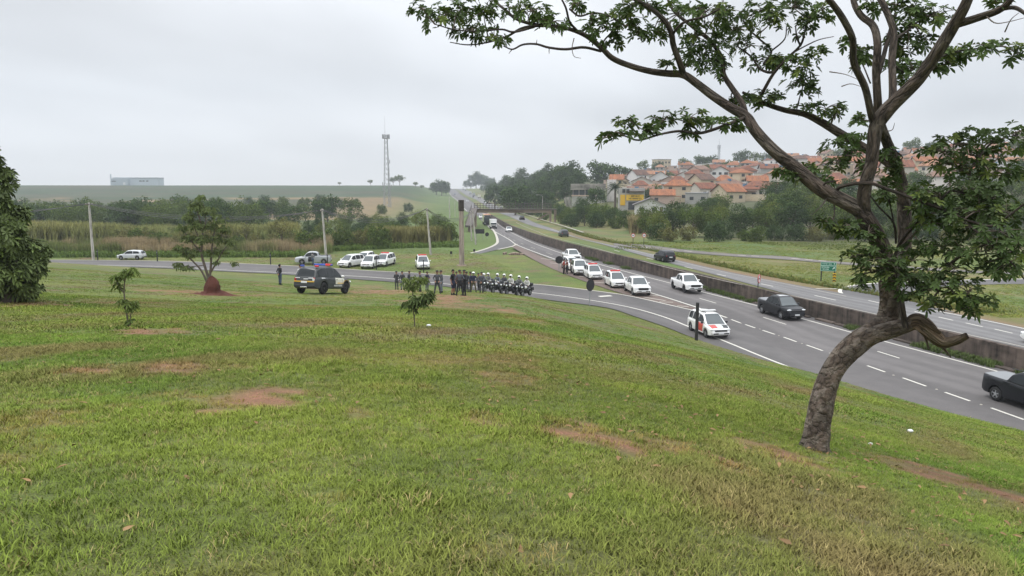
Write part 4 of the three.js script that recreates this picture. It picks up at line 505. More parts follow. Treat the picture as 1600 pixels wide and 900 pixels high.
car('black_pickup', 'smallPickup', 'black pickup with silver roof and bright headlights driving towards the camera', 'pickup truck', onRoad(1219, 494), heading(62) + 4, { body: K.black, roof: K.black, rails: 1, extra: (t, G, c) => mesh('roof_panel', c('rp', () => G.overGlass(-0.55, 0.42, 0.8, 0.012)), K.greyWhite, t) });
car('black_pickup', 'smallPickup', 'black pickup with grey bed cover leaving at the right edge', 'pickup truck', atLevel(1617, 638, 0), heading(38) + 2, { body: K.black, rails: 1, handle: K.black, extra: (t, G, c) => mesh('roof_panel', c('rp', () => G.overGlass(-0.55, 0.42, 0.8, 0.012)), K.greyWhite, t) });
// red, white and black patrol car on the ramp
car('patrol_car', 'van', 'white patrol car with red and black bonnet driving down the ramp', 'car', atLevel(1106, 521.5, 0), 80, { bar: 0, mirror: K.black, rails: 1, door: (i, sg) => (sg > 0 && i === 1 ? K.red : null), extra: (t, G) => {
  const q = (a, b, m, n) => mesh(n, G.deck(0.98, 1.94, a, b, 0.010), m, t); q(-0.92, -0.40, K.charcoal, 'bonnet_panel'); q(-0.39, 0.22, K.teal, 'bonnet_panel'); q(0.23, 0.86, K.red, 'bonnet_panel');
  mesh('light_bar', box(-0.15, 1.74, 0, 0.26, 0.10, 1.2, 0.03), K.white, t); mesh('fog_lamp', box(2.1, 0.42, 0.62, 0.10, 0.09, 0.16), K.trim, t); mesh('fog_lamp', box(2.1, 0.42, -0.62, 0.10, 0.09, 0.16), K.trim, t); } });
// dark grey and white station wagon on the lawn
{
  const cv = document.createElement('canvas'); cv.width = 256; cv.height = 48; const c = cv.getContext('2d'); c.fillStyle = '#23282a'; c.fillRect(0, 0, 256, 48); c.fillStyle = '#e8e8e4'; c.font = 'bold 40px sans-serif'; c.textBaseline = 'middle'; c.textAlign = 'center'; c.fillText('RODOVIÁRIA', 128, 25, 240);
  const tx = new THREE.CanvasTexture(cv); tx.colorSpace = THREE.SRGBColorSpace; const lm = new THREE.MeshStandardMaterial({ map: tx, roughness: 0.5, side: THREE.DoubleSide });
  car('patrol_wagon', 'suv', 'dark grey and white patrol wagon with roof lights on the lawn', 'suv', put(505, 459), -74, { body: K.charcoal, roof: K.charcoal, rim: K.trim, mirror: K.white, door: (i) => (i === 1 ? K.cream : K.charcoal), handle: K.trim, extra: (t, G, c2) => {
    for (const sg of [-1, 1]) { mesh('wing_panel', G.flank(0.88, 1.12, sg, 0.45, 0.98, 0.008), K.cream, t); mesh('stripe', G.flank(0.2, 1.95, sg, 0.44, 0.50, 0.011), K.yellow, t); mesh('lower_stripe', G.flank(-0.9, 0.85, sg, 0.14, 0.40, 0.012), K.charcoal, t); mesh('side_badge', G.flank(-1.75, -1.35, sg, 0.66, 0.90, 0.012), K.plate, t);
      const w = 1.15, g = new THREE.PlaneGeometry(w, 0.17); if (sg < 0) g.rotateY(Math.PI); g.translate(0.25, 0.56, sg * (G.s.W / 2 + 0.022)); mesh('lettering', g, lm, t); }
    mesh('bonnet_panel', G.deck(1.16, 2.25, -0.96, 0.96, 0.012), K.cream, t); mesh('roof_panel', G.overGlass(-0.35, 0.16, 0.92, 0.014), K.cream, t);
    mesh('light_bar', box(-0.1, 1.92, 0, 0.30, 0.13, 1.3, 0.05), K.blueLamp, t); mesh('light_bar_lens', box(-0.1, 1.925, 0.42, 0.31, 0.14, 0.42, 0.05), K.redLamp, t); mesh('rear_beacon', box(-1.78, 1.80, 0.52, 0.2, 0.12, 0.22, 0.04), K.redLamp, t); mesh('rear_beacon', box(-1.78, 1.80, -0.52, 0.2, 0.12, 0.22, 0.04), K.blueLamp, t);
    mesh('bumper_stripe', box(-2.375, 0.80, 0, 0.03, 0.07, 1.45, 0.01), K.yellow, t); for (const z of [-0.5, 0.1, 0.45]) mesh('tail_badge', box(-2.345, 1.0 + (z === 0.1 ? -0.04 : 0.02), z, 0.03, 0.06, 0.32, 0.01), K.plate, t); mesh('tow_bar', box(-2.42, 0.44, 0, 0.10, 0.10, 0.5, 0.03), K.chrome, t); mesh('tail_crest', new THREE.CylinderGeometry(0.085, 0.085, 0.02, 16).rotateZ(Math.PI / 2).translate(-2.365, 0.93, 0.66), K.teal, t);
  } });
}
// silver pickup with its door open, by the light pole
car('silver_pickup', 'smallPickup', 'silver pickup with its front door open beside the light pole', 'pickup truck', put(490, 412.5), 172, { body: K.silver, openDoor: -1, bedMat: K.trim, extra: (t, G) => {
  const g = G.flank(-0.01, 1.02, -1, 0.16, 0.97, 0.0), pv = [1.02, 0, -0.88]; g.translate(-pv[0], 0, -pv[2]); g.rotateY(-1.0); g.translate(pv[0], 0, pv[2]); mesh('open_door', g, K.silver, t); mesh('door_opening', G.flank(0.0, 1.0, -1, 0.16, 0.97, 0.009), K.trim, t); } });
car('silver_hatchback', 'hatch', 'silver hatchback standing at the roadside left of the bare light pole', 'car', put(206, 405.5), 181, { body: K.greyWhite });
// traffic farther off
const far = { far: 1 };
car('white_car', 'sedan', 'white car on the near carriageway ahead of the delivery truck', 'car', onRoad(795, 362.5), heading(190), far);
car('white_car', 'sedan', 'white car under the left end of the footbridge beside the orange truck', 'car', onRoad(751.5, 341.5), heading(290), far);
car('dark_car', 'hatch', 'dark hatchback on the far carriageway left of the round trees', 'car', onRoad(880.5, 369.5, roadB), heading(170) + 180, { body: K.charcoal, far: 1 });
car('dark_car', 'sedan', 'dark car on the far carriageway just past the footbridge', 'car', onRoad(815.5, 343.5, roadB), heading(240) + 180, { body: K.black, far: 1 });
car('black_hatchback', 'hatch', 'black hatchback driving away on the far carriageway above the white pickup', 'car', onRoad(1038, 407.5, roadB), heading(105) + 182, { body: K.black });
car('white_car', 'sedan', 'white car cut off by the right edge on the far carriageway', 'car', onRoad(1660, 544, roadB), heading(46) + 176, {});
const tiny = [['white_car', 'sedan', 'white car climbing alone on the straight beyond the footbridge', 730.5, 315.5, 0, K.white], ['blue_car', 'sedan', 'small blue car near the crest of the straight', 711, 304, 0, K.blue], ['white_car', 'sedan', 'white car seen through the footbridge railing', 783, 325.5, 1, K.white], ['white_car', 'hatch', 'white car just behind the dark lorry beyond the footbridge', 758.5, 319.5, 1, K.white], ['dark_car', 'sedan', 'tiny dark car below the distant tanker on the far carriageway', 739.5, 308.5, 1, K.charcoal], ['dark_car', 'sedan', 'tiny dark car halfway up the far carriageway before the crest', 727.5, 298.5, 1, K.charcoal]];
for (const [n, k, l, u, v, b, m] of tiny) { const p = onRoad(u, v, b ? roadB : roadA); car(n, k, l, 'car', p, heading(-p.z) + (b ? 180 : 0), { body: m, far: 1 }); }
function truck(name, label, p, head, o) {
  const t = thing(name, label, 'truck', [p.x, p.y, p.z], -head * RAD, o.group), { L, W, H, cabL, cabH } = o;
  mesh('cargo_box', box(-cabL / 2 - 0.1, (H + 0.95) / 2, 0, L - cabL - 0.2, H - 0.95, W, 0.05), o.boxMat, t); mesh('cab', box(L / 2 - cabL / 2, 0.5 + cabH / 2, 0, cabL, cabH, W * 0.96, 0.18), o.cabMat, t);
  if (o.cover) mesh('tarpaulin', box(-cabL / 2 - 0.1, H + 0.08, 0, L - cabL - 0.3, 0.22, W * 0.98, 0.1), o.cover, t);
  if (o.deflector) mesh('wind_deflector', box(L / 2 - cabL * 0.6, 0.5 + cabH + 0.25, 0, cabL * 0.6, 0.5, W * 0.8, 0.15), o.cabMat, t);
  mesh('windshield', box(L / 2 - 0.02, 0.5 + cabH * 0.72, 0, 0.1, cabH * 0.36, W * 0.82, 0.04), K.screen, t); mesh('grille', box(L / 2, 0.5 + cabH * 0.25, 0, 0.1, cabH * 0.3, W * 0.7, 0.03), K.trim, t); mesh('bumper', box(L / 2 - 0.02, 0.55, 0, 0.22, 0.32, W * 0.97, 0.06), K.trim, t); mesh('chassis', box(-0.2, 0.72, 0, L - 1.2, 0.3, W * 0.6, 0.03), K.trim, t);
  for (const sg of [-1, 1]) { mesh('headlight', box(L / 2 + 0.02, 0.78, sg * W * 0.36, 0.1, 0.16, 0.3, 0.03), K.lamp, t); mesh('side_window', box(L / 2 - cabL * 0.4, 0.5 + cabH * 0.72, sg * W * 0.48, cabL * 0.4, cabH * 0.3, 0.04, 0.015), K.glass, t); }
  const wg = (WH[o.R] ??= wheelGeo(o.R, 0.32)); for (const a of o.ax) for (const sg of [-1, 1]) { const w = new THREE.Group(); w.name = 'wheel'; w.position.set(a, o.R, sg * (W / 2 - 0.18)); t.add(w); mesh('tyre', wg.tyre, K.rubber, w); mesh('rim', wg.disc, K.rim, w); }
  return t;
}
const lorry = { L: 11, W: 2.5, H: 3.5, cabL: 2.0, cabH: 2.5, R: 0.5, ax: [-4.2, -3.0, 4.3], boxMat: K.charcoal, cabMat: K.charcoal };
truck('cargo_truck', 'tall cargo truck with an orange load cover coming under the footbridge', onRoad(760.5, 351), heading(270), { ...lorry, cover: K.orange, boxMat: K.beige, deflector: 1, cabMat: K.charcoal });
truck('delivery_truck', 'white box delivery truck beside the tall orange topped truck', onRoad(770.5, 357), heading(235), { L: 6.4, W: 2.1, H: 2.9, cabL: 1.5, cabH: 1.6, R: 0.38, ax: [-2.0, 2.2], boxMat: K.white, cabMat: K.white });
truck('cargo_truck', 'dark lorry with a pale front seen just over the footbridge', onRoad(762.5, 318.5, roadB), heading(540) + 180, { ...lorry, boxMat: K.beige });
truck('cargo_truck', 'distant white tanker truck on the far carriageway', onRoad(748.5, 309.5, roadB), heading(760) + 180, { ...lorry, boxMat: K.cream, cabMat: K.white });
truck('cargo_truck', 'distant grey lorry ahead of the tanker on the far carriageway', onRoad(740.5, 306, roadB), heading(860) + 180, { ...lorry, boxMat: K.silver });
truck('cargo_truck', 'distant pale lorry beside the grey lorry near the trees', onRoad(735, 303.5, roadB), heading(940) + 180, { ...lorry, boxMat: K.greyWhite });
truck('cargo_truck', 'white high lorry at the very crest of the far carriageway', onRoad(724, 296.5, roadB), heading(1150) + 180, { ...lorry, L: 14, H: 4.2, boxMat: K.white, ax: [-5.4, -4.2, 5.6] });

// ---------- people: a skeleton of tapered capsules joined with a smooth minimum, meshed by surface nets ----------
function netMesh(bones, cell, k, lo, hi) {
  const nx = Math.ceil((hi[0] - lo[0]) / cell) + 1, ny = Math.ceil((hi[1] - lo[1]) / cell) + 1, nz = Math.ceil((hi[2] - lo[2]) / cell) + 1, f = new Float32Array(nx * ny * nz).fill(1e3), own = new Int16Array(nx * ny * nz).fill(-1);
  const sd = (p, b) => { const ax = b.b[0] - b.a[0], ay = b.b[1] - b.a[1], az = b.b[2] - b.a[2], px = p[0] - b.a[0], py = p[1] - b.a[1], pz = p[2] - b.a[2], h = clamp((px * ax + py * ay + pz * az) / (ax * ax + ay * ay + az * az || 1), 0, 1), fl = b.f || 1; return Math.hypot(px - ax * h, py - ay * h, (pz - az * h) * fl) - lerp(b.r[0], b.r[1], h); };
  for (let z = 0; z < nz; z++) for (let y = 0; y < ny; y++) for (let x = 0; x < nx; x++) { const p = [lo[0] + x * cell, lo[1] + y * cell, lo[2] + z * cell]; let d = 1e3, bi = -1, bd = 1e3; bones.forEach((b, i) => { const e = sd(p, b); if (e < bd) { bd = e; bi = i; } const h = Math.max(k - Math.abs(d - e), 0) / k; d = Math.min(d, e) - h * h * k / 4; }); const o = (z * ny + y) * nx + x; f[o] = d; own[o] = bi; }
  const pos = [], col = [], idx = [], id = new Int32Array(nx * ny * nz).fill(-1), at = (x, y, z) => (z * ny + y) * nx + x;
  for (let z = 0; z < nz - 1; z++) for (let y = 0; y < ny - 1; y++) for (let x = 0; x < nx - 1; x++) {
    let n = 0, sx = 0, sy = 0, sz = 0; const c = []; for (let q = 0; q < 8; q++) c.push(f[at(x + (q & 1), y + ((q >> 1) & 1), z + (q >> 2))]);
    for (let a = 0; a < 8; a++) for (const bit of [1, 2, 4]) { if (a & bit) continue; const b = a | bit; if ((c[a] < 0) === (c[b] < 0)) continue; const t = c[a] / (c[a] - c[b]); sx += (a & 1) + (bit === 1 ? t : 0); sy += ((a >> 1) & 1) + (bit === 2 ? t : 0); sz += (a >> 2) + (bit === 4 ? t : 0); n++; }
    if (!n) continue; const o = at(x, y, z); id[o] = pos.length / 3; pos.push(lo[0] + (x + sx / n) * cell, lo[1] + (y + sy / n) * cell, lo[2] + (z + sz / n) * cell); const w = bones[Math.max(0, own[o])]; col.push(...w.c);
  }
  const quad = (a, b, c, d, flip) => { if (a < 0 || b < 0 || c < 0 || d < 0) return; if (flip) idx.push(a, c, b, a, d, c); else idx.push(a, b, c, a, c, d); };
  for (let z = 1; z < nz - 1; z++) for (let y = 1; y < ny - 1; y++) for (let x = 1; x < nx - 1; x++) { const s = f[at(x, y, z)] < 0; if (s !== f[at(x + 1, y, z)] < 0) quad(id[at(x, y - 1, z - 1)], id[at(x, y, z - 1)], id[at(x, y, z)], id[at(x, y - 1, z)], !s); if (s !== f[at(x, y + 1, z)] < 0) quad(id[at(x - 1, y, z - 1)], id[at(x - 1, y, z)], id[at(x, y, z)], id[at(x, y, z - 1)], !s); if (s !== f[at(x, y, z + 1)] < 0) quad(id[at(x - 1, y - 1, z)], id[at(x, y - 1, z)], id[at(x, y, z)], id[at(x - 1, y, z)], !s); }
  return build(pos, idx, col);
}
const skinC = [0.30, 0.165, 0.11], bootC = [0.015, 0.014, 0.014];
// a hand: palm and five unequal bent fingers, pointing down (-y), thumb towards +x; the wrist is at the origin
const handBones = (() => { const b = [{ a: [0, 0, 0], b: [0, -0.085, 0.004], r: [0.028, 0.036], f: 1.9, c: skinC }]; [[-0.028, 0.062, 0.0075], [-0.010, 0.078, 0.0085], [0.010, 0.084, 0.009], [0.029, 0.074, 0.0085]].forEach(([x, l, r]) => { const k = [x * 1.06, -0.10, 0.004], m = [x * 1.12, -0.10 - l * 0.5, 0.012], e = [x * 1.12, -0.10 - l * 0.9, 0.034]; b.push({ a: k, b: m, r: [r + 0.001, r], c: skinC }, { a: m, b: e, r: [r, r * 0.8], c: skinC }); }); b.push({ a: [0.024, -0.03, 0.006], b: [0.052, -0.066, 0.02], r: [0.014, 0.011], c: skinC }, { a: [0.052, -0.066, 0.02], b: [0.056, -0.098, 0.03], r: [0.011, 0.008], c: skinC }); return b; })();
const handGeo = netMesh(handBones, 0.006, 0.008, [-0.06, -0.21, -0.04], [0.09, 0.05, 0.07]);
const headBones = (hair) => [{ a: [0, 0.0, 0], b: [0, 0.075, -0.012], r: [0.075, 0.094], c: skinC }, { a: [0, -0.06, 0.035], b: [0, 0.0, 0.03], r: [0.046, 0.06], c: skinC }, { a: [0, 0.02, 0.092], b: [0, -0.018, 0.112], r: [0.011, 0.017], c: skinC }, { a: [0.084, 0.0, -0.005], b: [0.086, 0.03, -0.012], r: [0.014, 0.02], c: skinC }, { a: [-0.084, 0.0, -0.005], b: [-0.086, 0.03, -0.012], r: [0.014, 0.02], c: skinC }, { a: [-0.022, -0.052, 0.075], b: [0.022, -0.052, 0.075], r: [0.009, 0.009], c: [0.24, 0.09, 0.075] }, { a: [-0.034, 0.026, 0.079], b: [-0.034, 0.026, 0.081], r: [0.012, 0.012], c: [0.02, 0.015, 0.012] }, { a: [0.034, 0.026, 0.079], b: [0.034, 0.026, 0.081], r: [0.012, 0.012], c: [0.02, 0.015, 0.012] }, ...(hair ? [{ a: [0, 0.05, -0.04], b: [0, 0.10, -0.01], r: [0.098, 0.094], c: [0.012, 0.010, 0.009] }] : [])];
// pose: joint positions in metres, facing +z, for a 1.76 m figure
const POSE = {
  stand: { hipY: 0.92, legs: [[0.10, 0.50, 0.02, 0.12, 0.08, -0.01], [-0.10, 0.50, 0.02, -0.12, 0.08, -0.02]], arms: [[0.25, 1.16, -0.03, 0.27, 0.92, 0.06], [-0.25, 1.16, -0.03, -0.27, 0.92, 0.05]] },
  wide: { hipY: 0.90, legs: [[0.16, 0.49, 0.02, 0.22, 0.08, 0.0], [-0.16, 0.49, 0.0, -0.22, 0.08, -0.03]], arms: [[0.30, 1.19, -0.06, 0.18, 1.00, 0.10], [-0.30, 1.19, -0.06, -0.18, 1.00, 0.10]] },
  behind: { hipY: 0.92, legs: [[0.10, 0.50, 0.02, 0.13, 0.08, 0.04], [-0.10, 0.50, 0.01, -0.12, 0.08, -0.05]], arms: [[0.28, 1.17, -0.08, 0.06, 1.00, -0.16], [-0.28, 1.17, -0.08, -0.06, 0.97, -0.16]] },
  folded: { hipY: 0.92, legs: [[0.09, 0.50, 0.04, 0.10, 0.08, 0.0], [-0.12, 0.50, 0.02, -0.18, 0.08, 0.04]], arms: [[0.27, 1.18, 0.06, -0.02, 1.20, 0.19], [-0.27, 1.17, 0.06, 0.03, 1.16, 0.20]] },
  ride: { hipY: 0.86, lean: 0.10, legs: [[0.24, 0.62, 0.36, 0.25, 0.20, 0.14], [-0.26, 0.60, 0.34, -0.34, 0.08, 0.24]], arms: [[0.32, 1.12, 0.24, 0.33, 1.02, 0.48], [-0.32, 1.12, 0.24, -0.33, 1.02, 0.48]] },
};
const personCache = {};
function personGeo(pose, top, sleeve, low, shorts, hair) {
  const key = JSON.stringify([pose, top, sleeve, low, shorts, hair]); if (personCache[key]) return personCache[key];
  const P = POSE[pose], h = P.hipY, ln = P.lean || 0, b = [], sh = h + 0.53, shin = shorts ? skinC : low;
  b.push({ a: [0, h, 0], b: [0, h + 0.16, ln * 0.3], r: [0.150, 0.135], f: 1.35, c: low }, { a: [0, h + 0.16, ln * 0.3], b: [0, sh - 0.12, ln], r: [0.138, 0.165], f: 1.4, c: top }, { a: [-0.13, sh - 0.02, ln], b: [0.13, sh - 0.02, ln], r: [0.075, 0.075], c: top }, { a: [0, sh, ln], b: [0, sh + 0.11, ln + 0.02], r: [0.062, 0.052], c: skinC });
  for (const s of [-0.085, 0.085]) b.push({ a: [s, h - 0.02, 0], b: [s * 1.05, h - 0.12, 0], r: [0.10, 0.092], c: low });
  P.legs.forEach(([kx, ky, kz, ax, ay, az], i) => { const s = i ? -1 : 1; b.push({ a: [s * 0.09, h - 0.06, 0], b: [kx, ky, kz], r: [0.092, 0.062], c: low }, { a: [kx, ky, kz], b: [lerp(kx, ax, 0.35), lerp(ky, ay, 0.35), lerp(kz, az, 0.35) - 0.015], r: [0.060, 0.062], c: shin }, { a: [lerp(kx, ax, 0.35), lerp(ky, ay, 0.35), lerp(kz, az, 0.35) - 0.015], b: [ax, ay + 0.06, az], r: [0.061, 0.045], c: shin }, { a: [ax, ay + 0.08, az], b: [ax, ay - 0.03, az - 0.03], r: [0.046, 0.046], c: bootC }, { a: [ax, ay - 0.035, az - 0.03], b: [ax * 1.08, ay - 0.045, az + 0.15], r: [0.044, 0.036], c: bootC }); });
  P.arms.forEach(([ex, ey, ez, wx, wy, wz], i) => { const s = i ? -1 : 1; b.push({ a: [s * 0.185, sh - 0.03, ln], b: [ex, ey, ez], r: [0.058, 0.044], c: top }, { a: [ex, ey, ez], b: [wx, wy, wz], r: [0.043, 0.031], c: sleeve ? top : skinC }); });
  const parts = [netMesh(b, 0.027, 0.05, [-0.50, -0.02, -0.36], [0.50, sh + 0.16, 0.64])];
  const head = netMesh(headBones(hair), 0.012, 0.018, [-0.14, -0.14, -0.17], [0.14, 0.23, 0.16]); head.translate(0, sh + 0.20, ln + 0.03); parts.push(head);
  P.arms.forEach(([ex, ey, ez, wx, wy, wz], i) => { const g = handGeo.clone(); if (i === 0) { g.scale(-1, 1, 1); const q = g.index.array; for (let k = 0; k < q.length; k += 3) { const t = q[k]; q[k] = q[k + 1]; q[k + 1] = t; } } g.applyQuaternion(new THREE.Quaternion().setFromUnitVectors(V(0, -1, 0), V(wx - ex, wy - ey, wz - ez).normalize())); g.translate(wx, wy, wz); g.computeVertexNormals(); parts.push(g); });
  return (personCache[key] = { g: mergeGeometries(parts), headY: sh + 0.20, headZ: ln + 0.03 });
}
M.cloth = new THREE.MeshStandardMaterial({ vertexColors: true, roughness: 0.9 });
const capGeo = (() => { const d = new THREE.SphereGeometry(0.112, 16, 8, 0, 6.2832, 0, Math.PI * 0.5); d.scale(1, 0.85, 1.1); d.translate(0, 0.085, -0.008); const br = new THREE.CylinderGeometry(0.085, 0.085, 0.014, 14, 1, false, -Math.PI / 2, Math.PI); br.scale(1, 1, 1.2); br.translate(0, 0.09, 0.085); return mergeGeometries([d, br]); })();
const helmetGeo = (() => { const g = new THREE.SphereGeometry(0.15, 18, 12, 0, 6.2832, 0, Math.PI * 0.72); g.scale(0.95, 1, 1.1); return g.translate(0, 0.035, -0.01); })();
const U = { uniform: [0.052, 0.054, 0.062], dark: [0.016, 0.017, 0.02], slate: [0.075, 0.08, 0.095], navy: [0.022, 0.026, 0.06], jeans: [0.06, 0.085, 0.13], white: [0.55, 0.54, 0.52], wine: [0.11, 0.035, 0.032], khaki: [0.10, 0.085, 0.05], red: [0.36, 0.06, 0.05], steel: [0.13, 0.15, 0.18], grey: [0.16, 0.165, 0.17] };
const capM = mat(0.02, 0.02, 0.024, 0.9), helmM = mat(0.75, 0.75, 0.73, 0.3), visM = mat(0.02, 0.02, 0.025, 0.1);
function person(label, p, face, pose, top, low, o = {}) {
  const G = personGeo(pose, top, o.sleeve !== false, low, o.shorts, !o.cap && !o.helmet), t = thing('person', label, 'person', [p.x, p.y, p.z], (90 - face) * RAD, o.group); if (o.scale) t.scale.setScalar(o.scale);
  mesh('body', G.g, M.cloth, t);
  if (o.cap) { const c = mesh('cap', capGeo, capM, t); c.position.set(0, G.headY, G.headZ); }
  if (o.helmet) { const c = mesh('helmet', helmetGeo, helmM, t); c.position.set(0, G.headY + 0.02, G.headZ); const v = mesh('visor', new THREE.SphereGeometry(0.153, 14, 6, Math.PI * 0.2, Math.PI * 0.6, Math.PI * 0.42, Math.PI * 0.22).scale(0.95, 1, 1.1), visM, c); v.position.set(0, 0.035, -0.01); }
  if (o.belt) { const c = mesh('belt', new THREE.CylinderGeometry(0.150, 0.155, 0.07, 16, 1, true).scale(1, 1, 0.8), capM, t); c.position.y = POSE[pose].hipY + 0.12; }
  if (o.vest) { const c = mesh('vest', new THREE.CylinderGeometry(0.185, 0.165, 0.38, 16, 1, true).scale(1, 1, 0.78), mat(...o.vest, 0.8), t); c.position.set(0, POSE[pose].hipY + 0.33, 0.0); }
  return t;
}
const talk = 'officers standing on the lawn beside the ramp', S = 1.03;
person('person in black sweater and blue jeans standing alone on the lawn', put(438, 445.5), -60, 'behind', U.dark, U.jeans, { scale: S });
person('person in a pale top and dark trousers behind the patrol wagon', put(470.5, 450), 60, 'stand', U.white, U.dark, { scale: S, sleeve: false });
person('officer whose head shows over the roof of the patrol wagon', put(508, 447), 20, 'stand', U.slate, U.uniform, { scale: S, cap: 1 });
person('person in a light shirt leaning in at the silver pickup door', put(489, 414.8), -70, 'folded', U.grey, U.jeans, { scale: 1.0 });
const crowd = [
  ['officer in dark uniform farthest left of the group by the ramp', 620, 452.5, 100, 'behind', 'uniform', 'uniform', { cap: 1, belt: 1 }], ['officer with lighter trousers second from left, beside the leafy sapling', 629, 453, -120, 'stand', 'uniform', 'steel', { cap: 1, belt: 1 }],
  ['officer mostly hidden behind the pale sapling leaves', 639.5, 451.5, 20, 'stand', 'uniform', 'slate', { cap: 1 }], ['officer standing just right of the pale sapling', 657, 456.5, 160, 'folded', 'uniform', 'uniform', { cap: 1, belt: 1 }], ['officer bending arms beside the right edge of the sapling', 667.5, 454, 40, 'folded', 'navy', 'slate', { cap: 1, vest: [0.035, 0.03, 0.04] }],
  ['left officer of the pair near the bare red patch', 683.5, 459, 90, 'wide', 'slate', 'uniform', { cap: 1, belt: 1 }], ['right officer of the pair near the bare red patch', 690, 457.5, 160, 'stand', 'slate', 'steel', { cap: 1, belt: 1 }],
  ['person in shorts and a dark top at the left of the huddle', 708, 461, 30, 'stand', 'dark', 'navy', { shorts: 1, sleeve: false }], ['person in a wine red shirt at the back of the huddle', 713.5, 455.5, 60, 'stand', 'wine', 'dark', { sleeve: false }], ['officer with legs apart and back turned in the huddle', 718.5, 462, -90, 'wide', 'slate', 'dark', { cap: 1, belt: 1 }], ['person whose head shows over the middle of the huddle', 720, 455, 100, 'stand', 'wine', 'uniform', {}],
  ['officer in black with folded arms in the middle of the huddle', 726, 462, 150, 'folded', 'dark', 'dark', { cap: 1 }], ['officer behind the one with folded arms', 729.5, 456.5, 120, 'stand', 'uniform', 'uniform', { cap: 1, belt: 1 }], ['person in navy facing the huddle from the right', 735.5, 456, 170, 'folded', 'navy', 'dark', {}], ['helmeted rider on foot in a bulky navy jacket', 740, 457, 90, 'wide', 'navy', 'khaki', { helmet: 1, vest: [0.03, 0.035, 0.07] }],
  ['officer in slate uniform standing last before the motorcycles', 752.5, 458, -80, 'behind', 'slate', 'uniform', { cap: 1, belt: 1 }], ['officer half behind the last officer before the motorcycles', 748, 454, 140, 'stand', 'khaki', 'dark', { cap: 1 }]];
for (const [l, u, v, f, ps, a, b, o] of crowd) person(l, put(u, v), f, ps, U[a], U[b], { ...o, scale: S, group: talk });
for (const [l, u, v, f, ps, a, b] of [['person in a red shirt beside the round sign at the gore', 881, 428, 30, 'stand', 'red', 'dark'], ['person in dark clothes between the red shirt and the white cars', 886, 428.5, 150, 'folded', 'wine', 'dark'], ['officer in khaki beside the white off-road vehicle', 892, 427.5, 180, 'stand', 'khaki', 'uniform']]) person(l, put(u, v), f, ps, U[a], U[b], { scale: S, group: 'people beside the white cars on the gore', sleeve: false });

// ---------- motorcycles ----------
function motorcycle(label, p, head, group) {
  const t = thing('motorcycle', label, 'motorcycle', [p.x, p.y, p.z], -head * RAD, group), wg = (WH.moto ??= wheelGeo(0.32, 0.12));
  for (const x of [-0.70, 0.70]) { const w = new THREE.Group(); w.name = 'wheel'; w.position.set(x, 0.32, 0); t.add(w); mesh('tyre', wg.tyre, K.rubber, w); mesh('rim', wg.rim, K.rim, w); }
  const g = (motorcycle.g ??= {
    engine: mergeGeometries([box(0.05, 0.46, 0, 0.44, 0.34, 0.34, 0.08), box(-0.1, 0.36, 0, 0.5, 0.10, 0.24, 0.03)]), frame: tube([V(0.52, 0.86, 0), V(0.2, 0.70, 0), V(-0.3, 0.66, 0), V(-0.70, 0.34, 0)], [0.05, 0.06, 0.06, 0.04], 8, 16, 0, 0), tank: (() => { const q = new THREE.SphereGeometry(0.5, 16, 10); q.scale(0.56, 0.28, 0.34); return q.translate(0.16, 0.86, 0); })(), seat: box(-0.36, 0.82, 0, 0.72, 0.12, 0.30, 0.05), tail: box(-0.78, 0.86, 0, 0.30, 0.10, 0.20, 0.04), top: box(-0.86, 1.04, 0, 0.36, 0.30, 0.42, 0.06), fork: tube([V(0.70, 0.32, 0), V(0.50, 0.95, 0)], [0.05, 0.05], 8, 4, 0, 0), bar: tube([V(0.36, 1.06, -0.38), V(0.46, 1.05, -0.2), V(0.50, 1.0, 0), V(0.46, 1.05, 0.2), V(0.36, 1.06, 0.38)], [0.018, 0.018, 0.018], 6, 16, 0, 0), fairing: (() => { const q = new THREE.SphereGeometry(0.5, 16, 10); q.scale(0.34, 0.36, 0.40); return q.translate(0.60, 0.93, 0); })(), screen: (() => { const q = new THREE.SphereGeometry(0.3, 12, 8, -0.9, 1.8, 0.5, 1.0); q.rotateY(Math.PI / 2 + Math.PI / 2); return q.scale(1, 1.1, 0.8).translate(0.42, 1.06, 0); })(), lamp: new THREE.SphereGeometry(0.085, 12, 8).translate(0.76, 0.93, 0), guard: new THREE.TorusGeometry(0.36, 0.045, 6, 12, 1.9).rotateZ(0.6).translate(0.70, 0.32, 0), exhaust: tube([V(0.1, 0.36, 0.17), V(-0.3, 0.34, 0.2), V(-0.85, 0.44, 0.2)], [0.035, 0.045, 0.06], 8, 10, 0, 0), box: box(-0.66, 0.66, 0, 0.46, 0.34, 0.16, 0.05), mirror: new THREE.SphereGeometry(0.06, 8, 6).scale(0.5, 0.8, 1) });
  mesh('engine', g.engine, K.trim, t); mesh('frame', g.frame, K.trim, t); mesh('fuel_tank', g.tank, K.white, t); mesh('seat', g.seat, K.rubber, t); mesh('tail', g.tail, K.trim, t); mesh('top_case', g.top, K.trim, t); mesh('fork', g.fork, K.rim, t); mesh('handlebar', g.bar, K.trim, t); mesh('fairing', g.fairing, K.trim, t); mesh('wind_screen', g.screen, K.glass, t); mesh('headlight', g.lamp, K.lamp, t); mesh('mudguard', g.guard, K.trim, t); mesh('exhaust', g.exhaust, K.rim, t);
  for (const s of [-1, 1]) { const b = mesh('pannier', g.box, K.trim, t); b.position.z = s * 0.28; const m = mesh('mirror', g.mirror, K.white, t); m.position.set(0.46, 1.18, s * 0.36); }
  return t;
}
const bikes = [[762, 455.5], [776, 457.5], [787, 459], [797, 460], [810.5, 461.5], [822, 463]];
